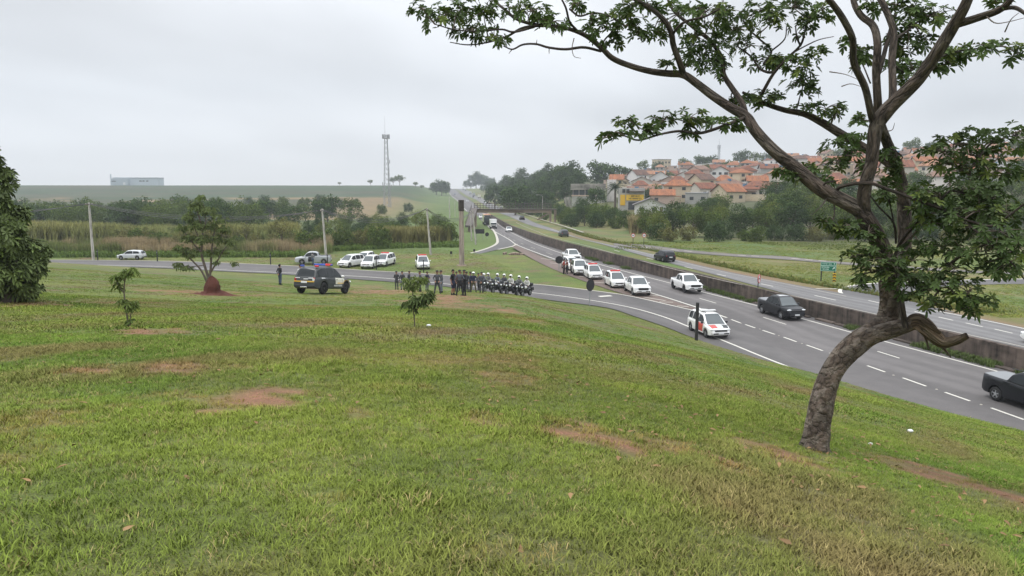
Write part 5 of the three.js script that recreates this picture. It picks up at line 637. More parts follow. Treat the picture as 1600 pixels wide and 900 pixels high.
bikes.forEach(([u, v], i) => {
  const p = put(u, v), hd = 112 + [0, 7, -5, 4, -8, 9][i], side = i === 0 ? 'leftmost' : i === bikes.length - 1 ? 'rightmost' : ORD[i + 1];
  motorcycle(i === 0 || i === 5 ? `${side} white and black patrol motorcycle in the row on the ramp` : `${side} patrol motorcycle from the left in the row on the ramp`, p, hd, 'patrol motorcycles lined up on the ramp');
  const q = V(p.x - 0.28 * Math.cos(hd * RAD), p.y, p.z - 0.28 * Math.sin(hd * RAD));
  person(i === 0 || i === 5 ? `${side} seated rider in a white helmet on the motorcycle row` : `white helmeted rider on the ${side} motorcycle from the left`, q, hd, 'ride', [U.grey, U.steel, U.slate, U.white, U.grey, U.white][i], U.uniform, { helmet: 1, scale: 1.04, group: 'riders seated on the patrol motorcycles' });
});
person('helmeted rider standing behind the officers at the left end of the motorcycles', put(756.5, 454.5), 150, 'stand', U.grey, U.dark, { helmet: 1, scale: S });

// ---------- trees of the middle distance ----------
function crownGeo(seed, o) {           // o: rx, ry (half sizes), cy (centre height), lobes, per, leaf, tint, flat
  const r = rng(seed), L = new Leaves();
  for (let i = 0; i < o.lobes; i++) {
    const e = rv(r), q = 0.30 + 0.62 * Math.pow(r(), 0.6), c = V(e.x * o.rx * q, o.cy + (e.y < 0 && o.skirt !== 1 ? e.y * 0.55 : e.y) * o.ry * q, e.z * o.rx * q), R = (0.20 + 0.22 * r()) * Math.min(o.rx, o.ry) * (o.lobe || 1), tone = 0.70 + 0.6 * r(), yl = r() * 0.5;
    for (let k = 0; k < o.per; k++) {
      const n = rv(r); if (n.y < -0.6 && r() < 0.6) n.y *= -1; const p = c.clone().addScaledVector(n, R * (0.55 + 0.55 * r())); if (p.y < 0.15) continue;
      const d = rv(r).addScaledVector(n, -0.2).normalize(), up = n.clone().addScaledVector(rv(r), 0.7).add(V(0, 0.35, 0)).normalize(), t = tone * (0.75 + 0.5 * r());
      L.flake(p, d, up, o.leaf * (0.7 + 0.7 * r()), o.leaf * (0.45 + 0.3 * r()), [t * lerp(o.tint[0], o.tint[0] * 1.5, yl), t * lerp(o.tint[1], o.tint[1] * 1.25, yl), t * o.tint[2]]);
    }
  }
  return L.geo();
}
function woodGeo(seed, h, r0, forks, spread, lean = 0) { const r = rng(seed), g = [], top = V(lean, h, 0); g.push(tube([V(0, -0.3, 0), V(lean * 0.2, h * 0.35, 0), V(lean * 0.5, h * 0.7, 0.02), top], [r0 * 1.25, r0, r0 * 0.8, r0 * 0.6], 7, 10, 0, 0.1, seed)); for (let i = 0; i < forks; i++) { const a = i / forks * 6.283 + r(), s = V(lean * 0.4, h * (0.45 + 0.45 * r()), 0), e = V(Math.cos(a) * spread + lean, h * (1.25 + 0.5 * r()), Math.sin(a) * spread); g.push(tube([s, s.clone().lerp(e, 0.5).add(V(0, -0.15 * spread, 0)), e], [r0 * 0.5, r0 * 0.35, r0 * 0.12], 5, 6, 0, 0, seed)); } return mergeGeometries(g); }
const PT = {}, proto = (k, crown, wood, m) => { PT[k] = { crown: crownGeo(...crown), wood: woodGeo(...wood), m: m || M.leafFar }; };
const tD = [0.058, 0.102, 0.028], tM = [0.090, 0.136, 0.032], tY = [0.128, 0.165, 0.038], tB = [0.055, 0.092, 0.035], tS = [0.155, 0.160, 0.058];
proto('round', [11, { rx: 4.4, ry: 3.9, cy: 4.3, skirt: 1, lobes: 90, per: 38, leaf: 0.46, tint: tD }], [11, 3.4, 0.22, 6, 2.2]);
proto('roundB', [12, { rx: 4.8, ry: 3.9, cy: 4.4, skirt: 1, lobes: 95, per: 38, leaf: 0.44, tint: tM }], [12, 3.2, 0.22, 6, 2.4]);
proto('open', [13, { rx: 4.2, ry: 3.3, cy: 4.8, skirt: 1, lobes: 58, per: 34, leaf: 0.36, tint: tY, lobe: 0.85 }], [13, 3.8, 0.17, 7, 2.4, 0.5]);
proto('tall', [14, { rx: 3.5, ry: 4.5, cy: 5.2, skirt: 1, lobes: 80, per: 38, leaf: 0.42, tint: tB }], [14, 4.2, 0.2, 6, 1.6]);
proto('spread', [15, { rx: 4.8, ry: 2.6, cy: 5.4, lobes: 70, per: 34, leaf: 0.40, tint: tM, lobe: 1.2 }], [15, 4.0, 0.2, 8, 3.0, -0.4]);
proto('bush', [16, { rx: 2.6, ry: 2.0, cy: 1.7, lobes: 60, per: 34, leaf: 0.34, tint: tM, skirt: 1 }], [16, 1.0, 0.07, 5, 1.1]);
proto('bushPale', [17, { rx: 2.6, ry: 1.9, cy: 1.6, lobes: 60, per: 34, leaf: 0.30, tint: tS, skirt: 1 }], [17, 1.0, 0.06, 5, 1.1]);
proto('bushDark', [18, { rx: 3.0, ry: 2.4, cy: 2.0, lobes: 64, per: 34, leaf: 0.36, tint: tB, skirt: 1 }], [18, 1.2, 0.08, 5, 1.2]);
proto('thin', [19, { rx: 2.4, ry: 2.8, cy: 4.4, lobes: 34, per: 26, leaf: 0.30, tint: tS, lobe: 0.9 }], [19, 3.6, 0.09, 8, 1.4, 0.3]);
proto('farRound', [20, { rx: 4.4, ry: 3.9, cy: 4.4, skirt: 1, lobes: 50, per: 26, leaf: 0.75, tint: tD }], [20, 3.2, 0.25, 4, 2]);
proto('farTall', [21, { rx: 3.6, ry: 4.4, cy: 5.0, skirt: 1, lobes: 46, per: 26, leaf: 0.70, tint: tB }], [21, 3.6, 0.25, 4, 1.6]);
proto('farYellow', [22, { rx: 4.4, ry: 3.6, cy: 4.2, skirt: 1, lobes: 46, per: 26, leaf: 0.65, tint: tM }], [22, 3.2, 0.22, 4, 2]);
function plant(kind, name, label, category, p, s, turn, group, sy) { const P = PT[kind], t = thing(name, label, category, [p.x, p.y - 0.05, p.z], turn, group); t.scale.set(s, s * (sy || 1), s); mesh('trunk', P.wood, M.barkFar, t); mesh('crown', P.crown, P.m, t).userData.kind = 'stuff'; return t; }
const WORD = { round: 'dense dark round', roundB: 'broad leafy green', open: 'airy yellow-green', tall: 'tall blue-green', spread: 'flat-topped spreading', bush: 'rounded green', bushPale: 'pale dry-looking', bushDark: 'dark thick', thin: 'thin sparse', farRound: 'dark round', farTall: 'tall dark', farYellow: 'mid green' };
function rowOf(kinds, name, category, list, where, group) { list.sort((a, b) => a[0] - b[0]).forEach(([u, d, s, k], i) => { const kind = kinds[(k ?? i * 7 + (i >> 1)) % kinds.length], p = atU(u, d); plant(kind, name, `${WORD[kind]} ${category}, ${ORD[i + 1] || (i + 1) + 'th'} from left ${where}`, category, p, s, (i * 2.4) % 6.28, group, 0.9 + 0.25 * hash2(i, 7, u | 0)); }); }
const span = (u0, u1, n, d0, d1, s0, s1, seed) => { const r = rng(seed); return Array.from({ length: n }, (_, i) => [lerp(u0, u1, (i + 0.15 + 0.7 * r()) / n), lerp(d0, d1, r()), lerp(s0, s1, r())]); };
const woodK = ['roundB', 'open', 'round', 'tall', 'spread', 'open'];
rowOf(woodK, 'roadside_tree', 'tree', [...span(1000, 1200, 9, 136, 154, 0.50, 0.78, 31), ...span(1200, 1610, 15, 134, 154, 0.72, 1.0, 131)], 'along the frontage road', 'trees along the frontage road');
rowOf(woodK, 'strip_tree', 'tree', [...span(1010, 1190, 7, 160, 182, 0.45, 0.66, 32), ...span(1195, 1620, 14, 160, 192, 0.85, 1.12, 132)], 'in the second rank of the wooded strip', 'trees in the wooded strip below the town');
rowOf(['bushDark', 'bush', 'bushDark', 'bushPale'], 'roadside_bush', 'bush', span(1010, 1600, 22, 124, 136, 0.5, 0.8, 33), 'at the foot of the wooded strip', 'undergrowth along the frontage road');
rowOf(['roundB', 'round', 'roundB', 'tall'], 'roadside_tree', 'tree', [[893, 222, 0.66], [912, 208, 0.74], [934, 200, 0.74], [905, 232, 0.72], [955, 194, 0.56], [972, 186, 0.5], [990, 178, 0.42], [925, 218, 0.7]], 'in the round clump right of the footbridge', 'round clump of trees right of the footbridge');
rowOf(['bush', 'bushDark'], 'roadside_bush', 'bush', [[880, 228, 1.0], [892, 205, 0.9], [930, 192, 0.9], [960, 182, 0.8], [985, 172, 0.7]], 'below the round clump right of the footbridge', 'bushes below the round clump');
rowOf(['round', 'tall', 'roundB'], 'hill_tree', 'tree', [[1205, 225, 1.05, 0], [1236, 220, 1.12, 0], [1264, 226, 1.0, 1], [1100, 200, 0.72, 0], [1120, 205, 0.78, 2], [1320, 225, 0.9, 1], [1420, 230, 1.0, 0], [1500, 240, 1.0, 1], [1580, 235, 1.0, 0]], 'among the big crowns behind the wooded strip', 'big crowns behind the wooded strip');
rowOf(['farRound', 'farTall', 'farYellow'], 'forest_tree', 'tree', [...span(792, 905, 12, 300, 380, 1.0, 1.5, 34), ...span(772, 900, 13, 400, 520, 1.3, 1.9, 35), ...span(785, 880, 10, 540, 680, 1.4, 2.0, 36), ...[[756, 1010, 1.2], [762, 980, 1.5], [769, 930, 1.5], [776, 880, 1.5], [782, 820, 1.5], [788, 780, 1.6], [797, 720, 1.6], [782, 960, 1.9], [792, 880, 1.9], [802, 800, 1.9], [768, 1060, 1.9]]], 'in the wood left of the town', 'wood between the far carriageway and the town');
rowOf(['farRound', 'farTall'], 'crest_tree', 'tree', [[731, 1310, 1.7], [737, 1330, 2.3], [745, 1300, 2.9], [753, 1320, 3.0], [761, 1280, 2.4], [770, 1150, 1.9]], 'in the hazy clump at the highway crest', 'hazy clump at the highway crest');
rowOf(['farRound'], 'crest_tree', 'tree', [[684, 880, 2.0], [692, 870, 2.2], [699, 900, 1.4]], 'in the clump left of the highway crest', 'clump left of the highway crest');
plant('farRound', 'ridge_tree', 'large broad crowned tree standing over the left end of the town', 'tree', atU(938, 430), 2.25, 1, null, 0.95); plant('farRound', 'ridge_tree', 'lower round tree just right of the large broad crowned tree', 'tree', atU(966, 440), 1.7, 2); plant('farTall', 'ridge_tree', 'round tree between the wood and the large crowned tree', 'tree', atU(890, 470), 1.9, 4);
rowOf(['farRound', 'farYellow', 'farTall'], 'garden_tree', 'tree', [[1000, 585, 1.3], [1022, 560, 1.2], [1062, 600, 1.5], [1088, 590, 1.4], [1103, 612, 1.5], [1150, 600, 1.7], [1172, 590, 1.5], [1190, 605, 1.2], [1020, 285, 0.8], [1045, 300, 0.7], [1095, 410, 0.8], [1040, 455, 0.9], [1130, 520, 1.0], [930, 275, 0.9], [1005, 272, 0.7], [1210, 560, 1.0], [1300, 540, 1.3], [1410, 520, 1.6], [1440, 500, 1.3], [1255, 320, 0.9], [1345, 330, 1.0], [1570, 360, 1.2]], 'among the houses of the hillside town', 'garden trees among the town houses');
// left side
rowOf(['roundB', 'round', 'bushDark', 'roundB'], 'valley_tree', 'tree', [...span(-20, 300, 19, 215, 258, 0.95, 1.2, 41), ...span(285, 470, 11, 200, 245, 0.95, 1.25, 42)], 'in the dark tree belt across the left valley', 'dark tree belt in the left valley');
rowOf(['farRound', 'farYellow'], 'valley_tree', 'tree', span(20, 560, 22, 275, 320, 0.95, 1.25, 43), 'in the rear rank of the left valley belt', 'rear rank of the left valley belt');
rowOf(['roundB', 'open', 'tall', 'bushDark'], 'valley_tree', 'tree', [...span(430, 640, 14, 160, 205, 0.42, 0.62, 44), ...span(540, 712, 12, 185, 240, 0.45, 0.70, 45)], 'in the thicket behind the parked patrol cars', 'thicket behind the parked patrol cars');
rowOf(['bush', 'bushPale', 'bushDark'], 'thicket_bush', 'bush', [...span(455, 600, 11, 128, 144, 0.75, 1.15, 46), ...span(600, 712, 8, 140, 165, 0.8, 1.2, 47)], 'in the bushes just beyond the patrol cars', 'bushes just beyond the patrol cars');
rowOf(['thin', 'bushPale', 'thin', 'bush'], 'scrub_bush', 'shrub', span(230, 480, 18, 122, 150, 0.45, 0.85, 48), 'in the scrub behind the mound tree', 'scrub behind the mound tree');
rowOf(['bush', 'bushPale'], 'scrub_bush', 'shrub', span(40, 330, 24, 138, 195, 0.5, 1.15, 49), 'standing in the reeds at left', 'shrubs standing in the reeds');
rowOf(['bushDark', 'bush'], 'field_bush', 'shrub', [[300, 420, 1.0], [318, 440, 1.6], [346, 450, 1.8], [420, 430, 1.5], [450, 425, 1.7], [480, 420, 1.6], [505, 430, 1.3], [535, 440, 1.2], [560, 470, 1.0], [395, 470, 1.1], [600, 380, 1.2], [640, 400, 1.0]], 'dotted on the hazy field slope', 'shrubs on the hazy field slope');
rowOf(['spread'], 'horizon_tree', 'tree', [[618, 905, 1.3], [628, 905, 1.6], [583, 915, 0.8], [536, 915, 0.6], [652, 905, 0.8], [662, 905, 0.7]], 'on the skyline beside the mast', 'small trees on the left skyline');
rowOf(['bush', 'bushDark', 'bushPale'], 'bank_bush', 'bush', [[876, 262, 0.9], [884, 262, 1.0], [872, 275, 1.2], [850, 262, 0.7], [845, 290, 1.0], [830, 310, 1.1], [812, 330, 1.0], [800, 350, 1.0], [862, 300, 1.2]], 'on the bank under the footbridge end', 'bushes on the bank by the footbridge');

// ---------- reeds and tall grass: too many to count ----------
function tuftGeo(seed, n, h, w, lean, bend) { const r = rng(seed), pos = [], idx = [], col = []; for (let i = 0; i < n; i++) { const a = r() * 6.283, b = r() * 6.283, x = Math.cos(b) * 0.5 * r() * lean, z = Math.sin(b) * 0.5 * r() * lean, H = h * (0.6 + 0.5 * r()), dx = Math.cos(a), dz = Math.sin(a), q = bend * (0.4 + 0.8 * r()) * H, k = pos.length / 3, sx = -dz * w / 2, sz = dx * w / 2, c = 0.7 + 0.5 * r(); pos.push(x - sx, 0, z - sz, x + sx, 0, z + sz, x + dx * q * 0.35 - sx * 0.8, H * 0.6, z + dz * q * 0.35 - sz * 0.8, x + dx * q * 0.35 + sx * 0.8, H * 0.6, z + dz * q * 0.35 + sz * 0.8, x + dx * q, H, z + dz * q); idx.push(k, k + 1, k + 2, k + 1, k + 3, k + 2, k + 2, k + 3, k + 4); for (let e = 0; e < 5; e++) col.push(c, c, c * 0.95); } return build(pos, idx, col); }
M.blade = new THREE.MeshPhysicalMaterial({ vertexColors: true, roughness: 0.8, side: THREE.DoubleSide, specularIntensity: 0.3 });
function scatter(name, label, geo, spots) { const m = new THREE.InstancedMesh(geo, M.blade, spots.length), o = new THREE.Object3D(), c = new THREE.Color(); spots.forEach((s, i) => { o.position.set(s[0], s[1], s[2]); o.rotation.set(s[8] || 0, s[3], s[9] || 0); o.scale.set(s[4], s[4] * (s[10] || 1), s[4]); o.updateMatrix(); m.setMatrixAt(i, o.matrix); m.setColorAt(i, c.setRGB(s[5], s[6], s[7])); }); m.name = numbered(name); m.castShadow = m.receiveShadow = true; tag(m, label, 'grass', null, 'stuff'); scene.add(m); }
{
  const r = rng(61), dry = [], cane = [], weeds = [];
  for (let i = 0; i < 5200; i++) { const u = lerp(40, 520, r()), d = lerp(119, 140, Math.pow(r(), 0.8)), p = atU(u, d), n = fbm(p.x * 0.06, p.z * 0.12, 131, 3); if (n < 0.36) continue; const b = 0.75 + 0.5 * r(), g = sstep(0.45, 0.6, fbm(p.x * 0.1, p.z * 0.1, 133, 3)); dry.push([p.x, p.y, p.z, r() * 6.28, 0.30 + 0.65 * sstep(0.36, 0.62, n) + 0.25 * r(), b * lerp(0.40, 0.18, g), b * lerp(0.315, 0.215, g), b * lerp(0.19, 0.07, g)]); }
  for (let i = 0; i < 4600; i++) { const u = lerp(30, 470, r()), d = lerp(150, 200, r()), p = atU(u, d), b = 0.75 + 0.5 * r(), n = fbm(p.x * 0.05, p.z * 0.05, 135, 3); cane.push([p.x, p.y, p.z, r() * 6.28, 0.4 + 1.2 * sstep(0.3, 0.7, n) + 0.35 * r(), b * lerp(0.15, 0.28, n), b * 0.235, b * 0.085]); }
  for (let i = 0; i < 900; i++) { const u = lerp(595, 712, r()), d = lerp(140, 152, r()), p = atU(u, d), b = 0.75 + 0.5 * r(); if (fbm(p.x * 0.15, p.z * 0.15, 137, 2) < 0.5) continue; cane.push([p.x, p.y, p.z, r() * 6.28, 1.1 + 0.5 * r(), b * 0.20, b * 0.185, b * 0.07]); }
  for (let i = 0; i < 900; i++) { const u = lerp(985, 1030, r()), d = lerp(158, 178, r()), p = atU(u, d), b = 0.75 + 0.5 * r(); cane.push([p.x, p.y, p.z, r() * 6.28, 1.2 + 0.5 * r(), b * 0.25, b * 0.21, b * 0.11]); }
  for (let i = 0; i < 5200; i++) { const u = lerp(20, 720, r()), d = lerp(113, 124, r()) + (u > 480 ? 8 + (u - 480) * 0.06 : 0), p = atU(u, d), b = 0.7 + 0.6 * r(); weeds.push([p.x, p.y, p.z, r() * 6.28, 0.3 + 0.7 * r(), b * 0.11, b * 0.165, b * 0.036]); }
  for (let i = 0; i < 5000; i++) { const u = lerp(960, 1620, r()), d = lerp(110, 126, r()), p = atU(u, d), b = 0.7 + 0.6 * r(); if (fbm(p.x * 0.1, p.z * 0.1, 145, 3) < 0.5 || onSide(p.x, p.z)) continue; weeds.push([p.x, p.y, p.z, r() * 6.28, 0.10 + 0.22 * r(), b * 0.13, b * 0.17, b * 0.042]); }
  for (let i = 0; i < 3500; i++) { const d = lerp(38, 118, Math.pow(r(), 1.4)), x = spineX(d) - 0.35 - 0.9 * Math.pow(r(), 1.5), b = 0.7 + 0.6 * r(); if (fbm(d * 0.35, 2, 139, 3) < 0.47) continue; weeds.push([x, 0.0, -d, r() * 6.28, 0.18 + 0.28 * r(), b * 0.085, b * 0.12, b * 0.035]); }
  for (let i = 0; i < 9000; i++) { const d = lerp(56, 190, Math.pow(r(), 1.6)), x = farOuterX.x(d) + 2.0 + 3.4 * r() * r(), y = rightLand(x, -d), b = 0.7 + 0.6 * r(), e = r() < 0.15; if (x > 60 && d < 70 && r() < .3) continue; weeds.push([x, y, -d, r() * 6.28, 0.10 + 0.26 * r() * r(), b * (e ? 0.22 : 0.125), b * 0.16, b * 0.04]); }
  scatter('dry_reeds', 'straw coloured tall grass beyond the ramp on the left', tuftGeo(1, 16, 2.1, 0.05, 0.9, 0.28), dry);
  scatter('green_reeds', 'green cane and tall grass standing behind the straw', tuftGeo(2, 16, 2.2, 0.10, 1.0, 0.5), cane);
  scatter('verge_weeds', 'rough green weeds along the verges and the wall foot', tuftGeo(3, 14, 0.9, 0.07, 0.7, 0.6), weeds);
  // the lawn itself, blade by blade near the eye and thinning with distance
  const near = [], mid = [];
  const drop = (x, z) => leftLand(x, z), onLawn = (x, z) => rampZ(x) - z < -0.25;
  const cell = (list, d0, d1, n, s0, s1) => { for (let i = 0; i < n; i++) { const d = Math.sqrt(lerp(d0 * d0, d1 * d1, r())), x = (r() * 2 - 1) * (0.76 * d + 1.2), z = -d; if (!onLawn(x, z)) continue; const s = bare(x, z); if (r() < s * 1.1) continue; const c = lawnColor(x, z), n2 = fbm(x * 1.1, z * 1.1, 141, 3); if (r() > 0.35 + 1.3 * n2) continue; const b = (0.82 + 0.5 * r()) * 1.12, y = r() < 0.07 ? 1 : 0, clump = 0.75 + 0.55 * sstep(0.4, 0.75, fbm(x * 0.7, z * 0.7, 143, 3)); list.push([x, drop(x, z) - 0.005, z, r() * 6.28, lerp(s0, s1, r()) * clump * (1 - 0.45 * s), b * lerp(c[0] * 1.02, 0.27, y), b * lerp(c[1] * 1.08, 0.22, y), b * lerp(c[2] * 0.9, 0.10, y), (r() - 0.5) * 0.4, (r() - 0.5) * 0.4]); } };
  cell(near, 2.2, 7, 30000, 0.7, 1.15); cell(near, 7, 14, 70000, 0.7, 1.15); cell(mid, 14, 30, 80000, 0.7, 1.1); cell(mid, 30, 70, 60000, 0.7, 1.1);
  const lf = [], tr = put(1274, 702); for (let i = 0; i < 900; i++) { const nearTree = i < 420, a = r() * 6.28, q = 4.5 * Math.sqrt(r()), d = nearTree ? 0 : Math.sqrt(lerp(9, 400, r())), x = nearTree ? tr.x + Math.cos(a) * q : (r() * 2 - 1) * 0.75 * d, z = nearTree ? tr.z + Math.sin(a) * q : -d, b = 0.6 + 0.8 * r(); lf.push([x, leftLand(x, z) + 0.02 + 0.02 * r(), z, r() * 6.28, 0.6 + 0.7 * r(), b * 0.22, b * 0.14, b * 0.07, (r() - 0.5) * 0.9, (r() - 0.5) * 0.9]); }
  const LG = new Leaves(); LG.leaf(V(0, 0, 0), V(1, 0, 0), V(0, 1, 0), 0.075, 0.035, [1, 1, 1], 0.1); scatter('fallen_leaves', 'dry brown leaves lying on the grass', LG.geo(), lf);
  const verge = []; for (let i = 0; i < 42000; i++) { const d = lerp(54, 128, Math.pow(r(), 1.3)), x = farOuterX.x(d) + 2.2 + 42 * Math.pow(r(), 1.2); if (x > xAt(1640, d) || onSide(x, -d) || onExit(x, -d)) continue; const y = rightLand(x, -d), n = fbm(x * 0.3, d * 0.3, 147, 3); if (n < 0.34) continue; const b = 0.75 + 0.6 * r(), e = r() < 0.16; verge.push([x, y, -d, r() * 6.28, 0.6 + 1.3 * r() * n, b * (e ? 0.28 : lerp(0.15, 0.22, n)), b * (e ? 0.24 : 0.235), b * 0.055]); }
  for (let i = 0; i < 24000; i++) { const u = lerp(0, 800, r()), d = lerp(84, 128, r()), x = xAt(u, d), z = -d; if (rampZ(x) - z < 9.5 || x > spineX(d) - 16) continue; const b = 0.75 + 0.6 * r(), n = fbm(x * 0.2, z * 0.2, 149, 3), c = lawnColor(x, z); verge.push([x, leftLand(x, z), z, r() * 6.28, 0.5 + 1.0 * r() * n, 1.25 * b * c[0], 1.25 * b * c[1], 1.2 * b * c[2]]); }
  scatter('verge_grass', 'mown grass on the far verges and the island', tuftGeo(6, 10, 0.05, 0.03, 0.5, 1.0), verge);
  scatter('grass', 'short lawn grass on the slope near the camera', tuftGeo(4, 12, 0.044, 0.0062, 0.18, 1.25), near);
  scatter('grass', 'short lawn grass farther down the slope', tuftGeo(5, 12, 0.042, 0.013, 0.40, 1.3), mid);
}

// ---------- single plants on the lawn ----------
{
  // dense mango-like tree at the left edge
  const p = put(14, 472), t = thing('dense_tree', 'dense dark tree with drooping leaves at the left edge', 'tree', [p.x, p.y, p.z]), L = new Leaves(), r = rng(91), D = -p.z, k = D / F * 1.02;
  mesh('trunk', woodGeo(92, 1.2, 0.2, 6, 0.45), M.barkFar, t);
  const cl = [[-20, 250, 40, 22], [4, 262, 26, 24], [12, 300, 24, 24], [0, 320, 30, 30], [-25, 300, 40, 40], [20, 355, 30, 22], [26, 338, 16, 14], [38, 352, 16, 12], [-5, 285, 30, 26], [38, 372, 26, 22], [10, 380, 40, 30], [46, 398, 22, 22], [30, 420, 32, 26], [50, 420, 18, 14], [8, 430, 36, 28], [-25, 380, 45, 60], [28, 452, 24, 16], [-10, 455, 40, 20], [2, 236, 14, 12], [22, 274, 12, 7], [30, 320, 8, 5], [44, 446, 12, 10], [-30, 430, 40, 40]];
  for (const [u, v, a, b] of cl) { const c = V((u - 14) * k, (472 - v) * k * 1.0, (r() - 0.5) * 1.2), rx = a * k, ry = b * k, n = Math.round(26 + rx * ry * 260); for (let i = 0; i < n; i++) { const e = rv(r).multiplyScalar(Math.pow(r(), 0.35)), o = c.clone().add(V(e.x * rx, e.y * ry, e.z * Math.max(rx, ry))); if (o.y < 0.1) continue; const tone = (0.7 + 0.6 * r()) * (r() < 0.16 ? 1.7 : 1); whorl(L, o, V(e.x, 0.2 + e.y, e.z).addScaledVector(rv(r), 0.5).normalize(), r, 6, 0.21, 0.075, () => { const q = tone * (0.85 + 0.3 * r()); return [0.096 * q, 0.130 * q, 0.038 * q]; }, 0.35); } }
  mesh('crown', L.geo(), M.leaf, t).userData.kind = 'stuff';
}
function sapling(name, label, u, v, stems, leaves, len, wid, tint, seed, category = 'sapling') {
  const p = put(u, v), D = -p.z, k = D / F * 1.01, t = thing(name, label, category, [p.x, p.y, p.z]), r = rng(seed), L = new Leaves(), S = (q, z = 0) => V((q[0] - u) * k, (v - q[1]) * k, (q[2] || 0) + z);
  stems.forEach(([pts, w0, w1], i) => mesh(i ? 'branch' : 'stem', tube(pts.map((q) => S(q)), [w0 * k / 2, w1 * k / 2], 6, 14, 0, 0.1, seed + i), M.barkFar, t));
  for (const [a, b, rx, ry, n, pale = 0] of leaves) for (let i = 0; i < n * (seed === 204 ? 2.3 : 0.9); i++) { const e = rv(r).multiplyScalar(Math.pow(r(), 0.5)), o = S([a + e.x * rx, b - e.y * ry], e.z * rx * k); const tone = 0.75 + 0.5 * r(); whorl(L, o, V(e.x, 0.5, e.z).addScaledVector(rv(r), 0.4).normalize(), r, 5, len, wid, () => { const q = tone * (0.85 + 0.3 * r()); return [lerp(tint[0], 0.15, pale) * q, lerp(tint[1], 0.20, pale) * q, lerp(tint[2], 0.045, pale) * q]; }, 0.7); }
  mesh('leaves', L.geo(), M.leafThin, t).userData.kind = 'stuff'; return t;
}
sapling('sapling', 'slender two-tier sapling with pale drooping leaves on the left lawn', 201, 511, [[[[201, 512], [199, 480], [198, 455], [203, 430], [212, 420]], 2.6, 1.2], [[[203, 511], [206, 490], [212, 478]], 1.8, 1], [[[198, 458], [190, 445], [187, 436]], 1.4, 0.8], [[[199, 485], [194, 474], [190, 470]], 1.2, 0.7], [[[200, 440], [195, 430], [186, 428]], 1.2, 0.7]], [[212, 422, 13, 5, 20, 0.6], [200, 427, 13, 5, 14, 0.3], [187, 430, 7, 5, 10, 0.4], [188, 446, 6, 6, 9, 0.7], [192, 470, 7, 4, 10, 0.8], [207, 474, 12, 5, 16, 0.6], [205, 480, 6, 4, 6, 0.5], [205, 502, 8, 6, 5, 0]], 0.12, 0.046, [0.12, 0.175, 0.04], 201);
sapling('sapling', 'young sapling with forked stem on the middle of the lawn', 647.5, 511, [[[[647.5, 512], [648, 500], [646, 485], [645, 474]], 2.2, 1.3], [[[648, 493], [653, 482], [660, 474], [668, 464]], 1.6, 0.8], [[[646, 484], [640, 476], [634, 472]], 1.3, 0.7]], [[648, 468, 12, 8, 28], [640, 472, 8, 4, 10], [634, 474, 4, 3, 5], [658, 466, 12, 9, 26], [670, 462, 7, 10, 20], [666, 472, 9, 4, 10], [645, 480, 7, 6, 8]], 0.14, 0.05, [0.085, 0.125, 0.032], 202);
sapling('sapling', 'pale leafy sapling standing just behind the forked sapling', 646, 481, [[[[646, 482], [645, 468], [646, 455], [648, 440]], 2.4, 1.4], [[[646, 458], [640, 446], [634, 438]], 1.5, 0.8], [[[647, 456], [656, 444], [663, 436]], 1.5, 0.8]], [[634, 438, 7, 6, 14, 0.55], [644, 440, 9, 8, 22, 0.5], [655, 436, 11, 6, 24, 0.7], [664, 436, 6, 5, 12, 0.6], [640, 448, 8, 6, 14, 0.3], [650, 447, 7, 5, 10, 0.3]], 0.16, 0.06, [0.12, 0.165, 0.04], 203);
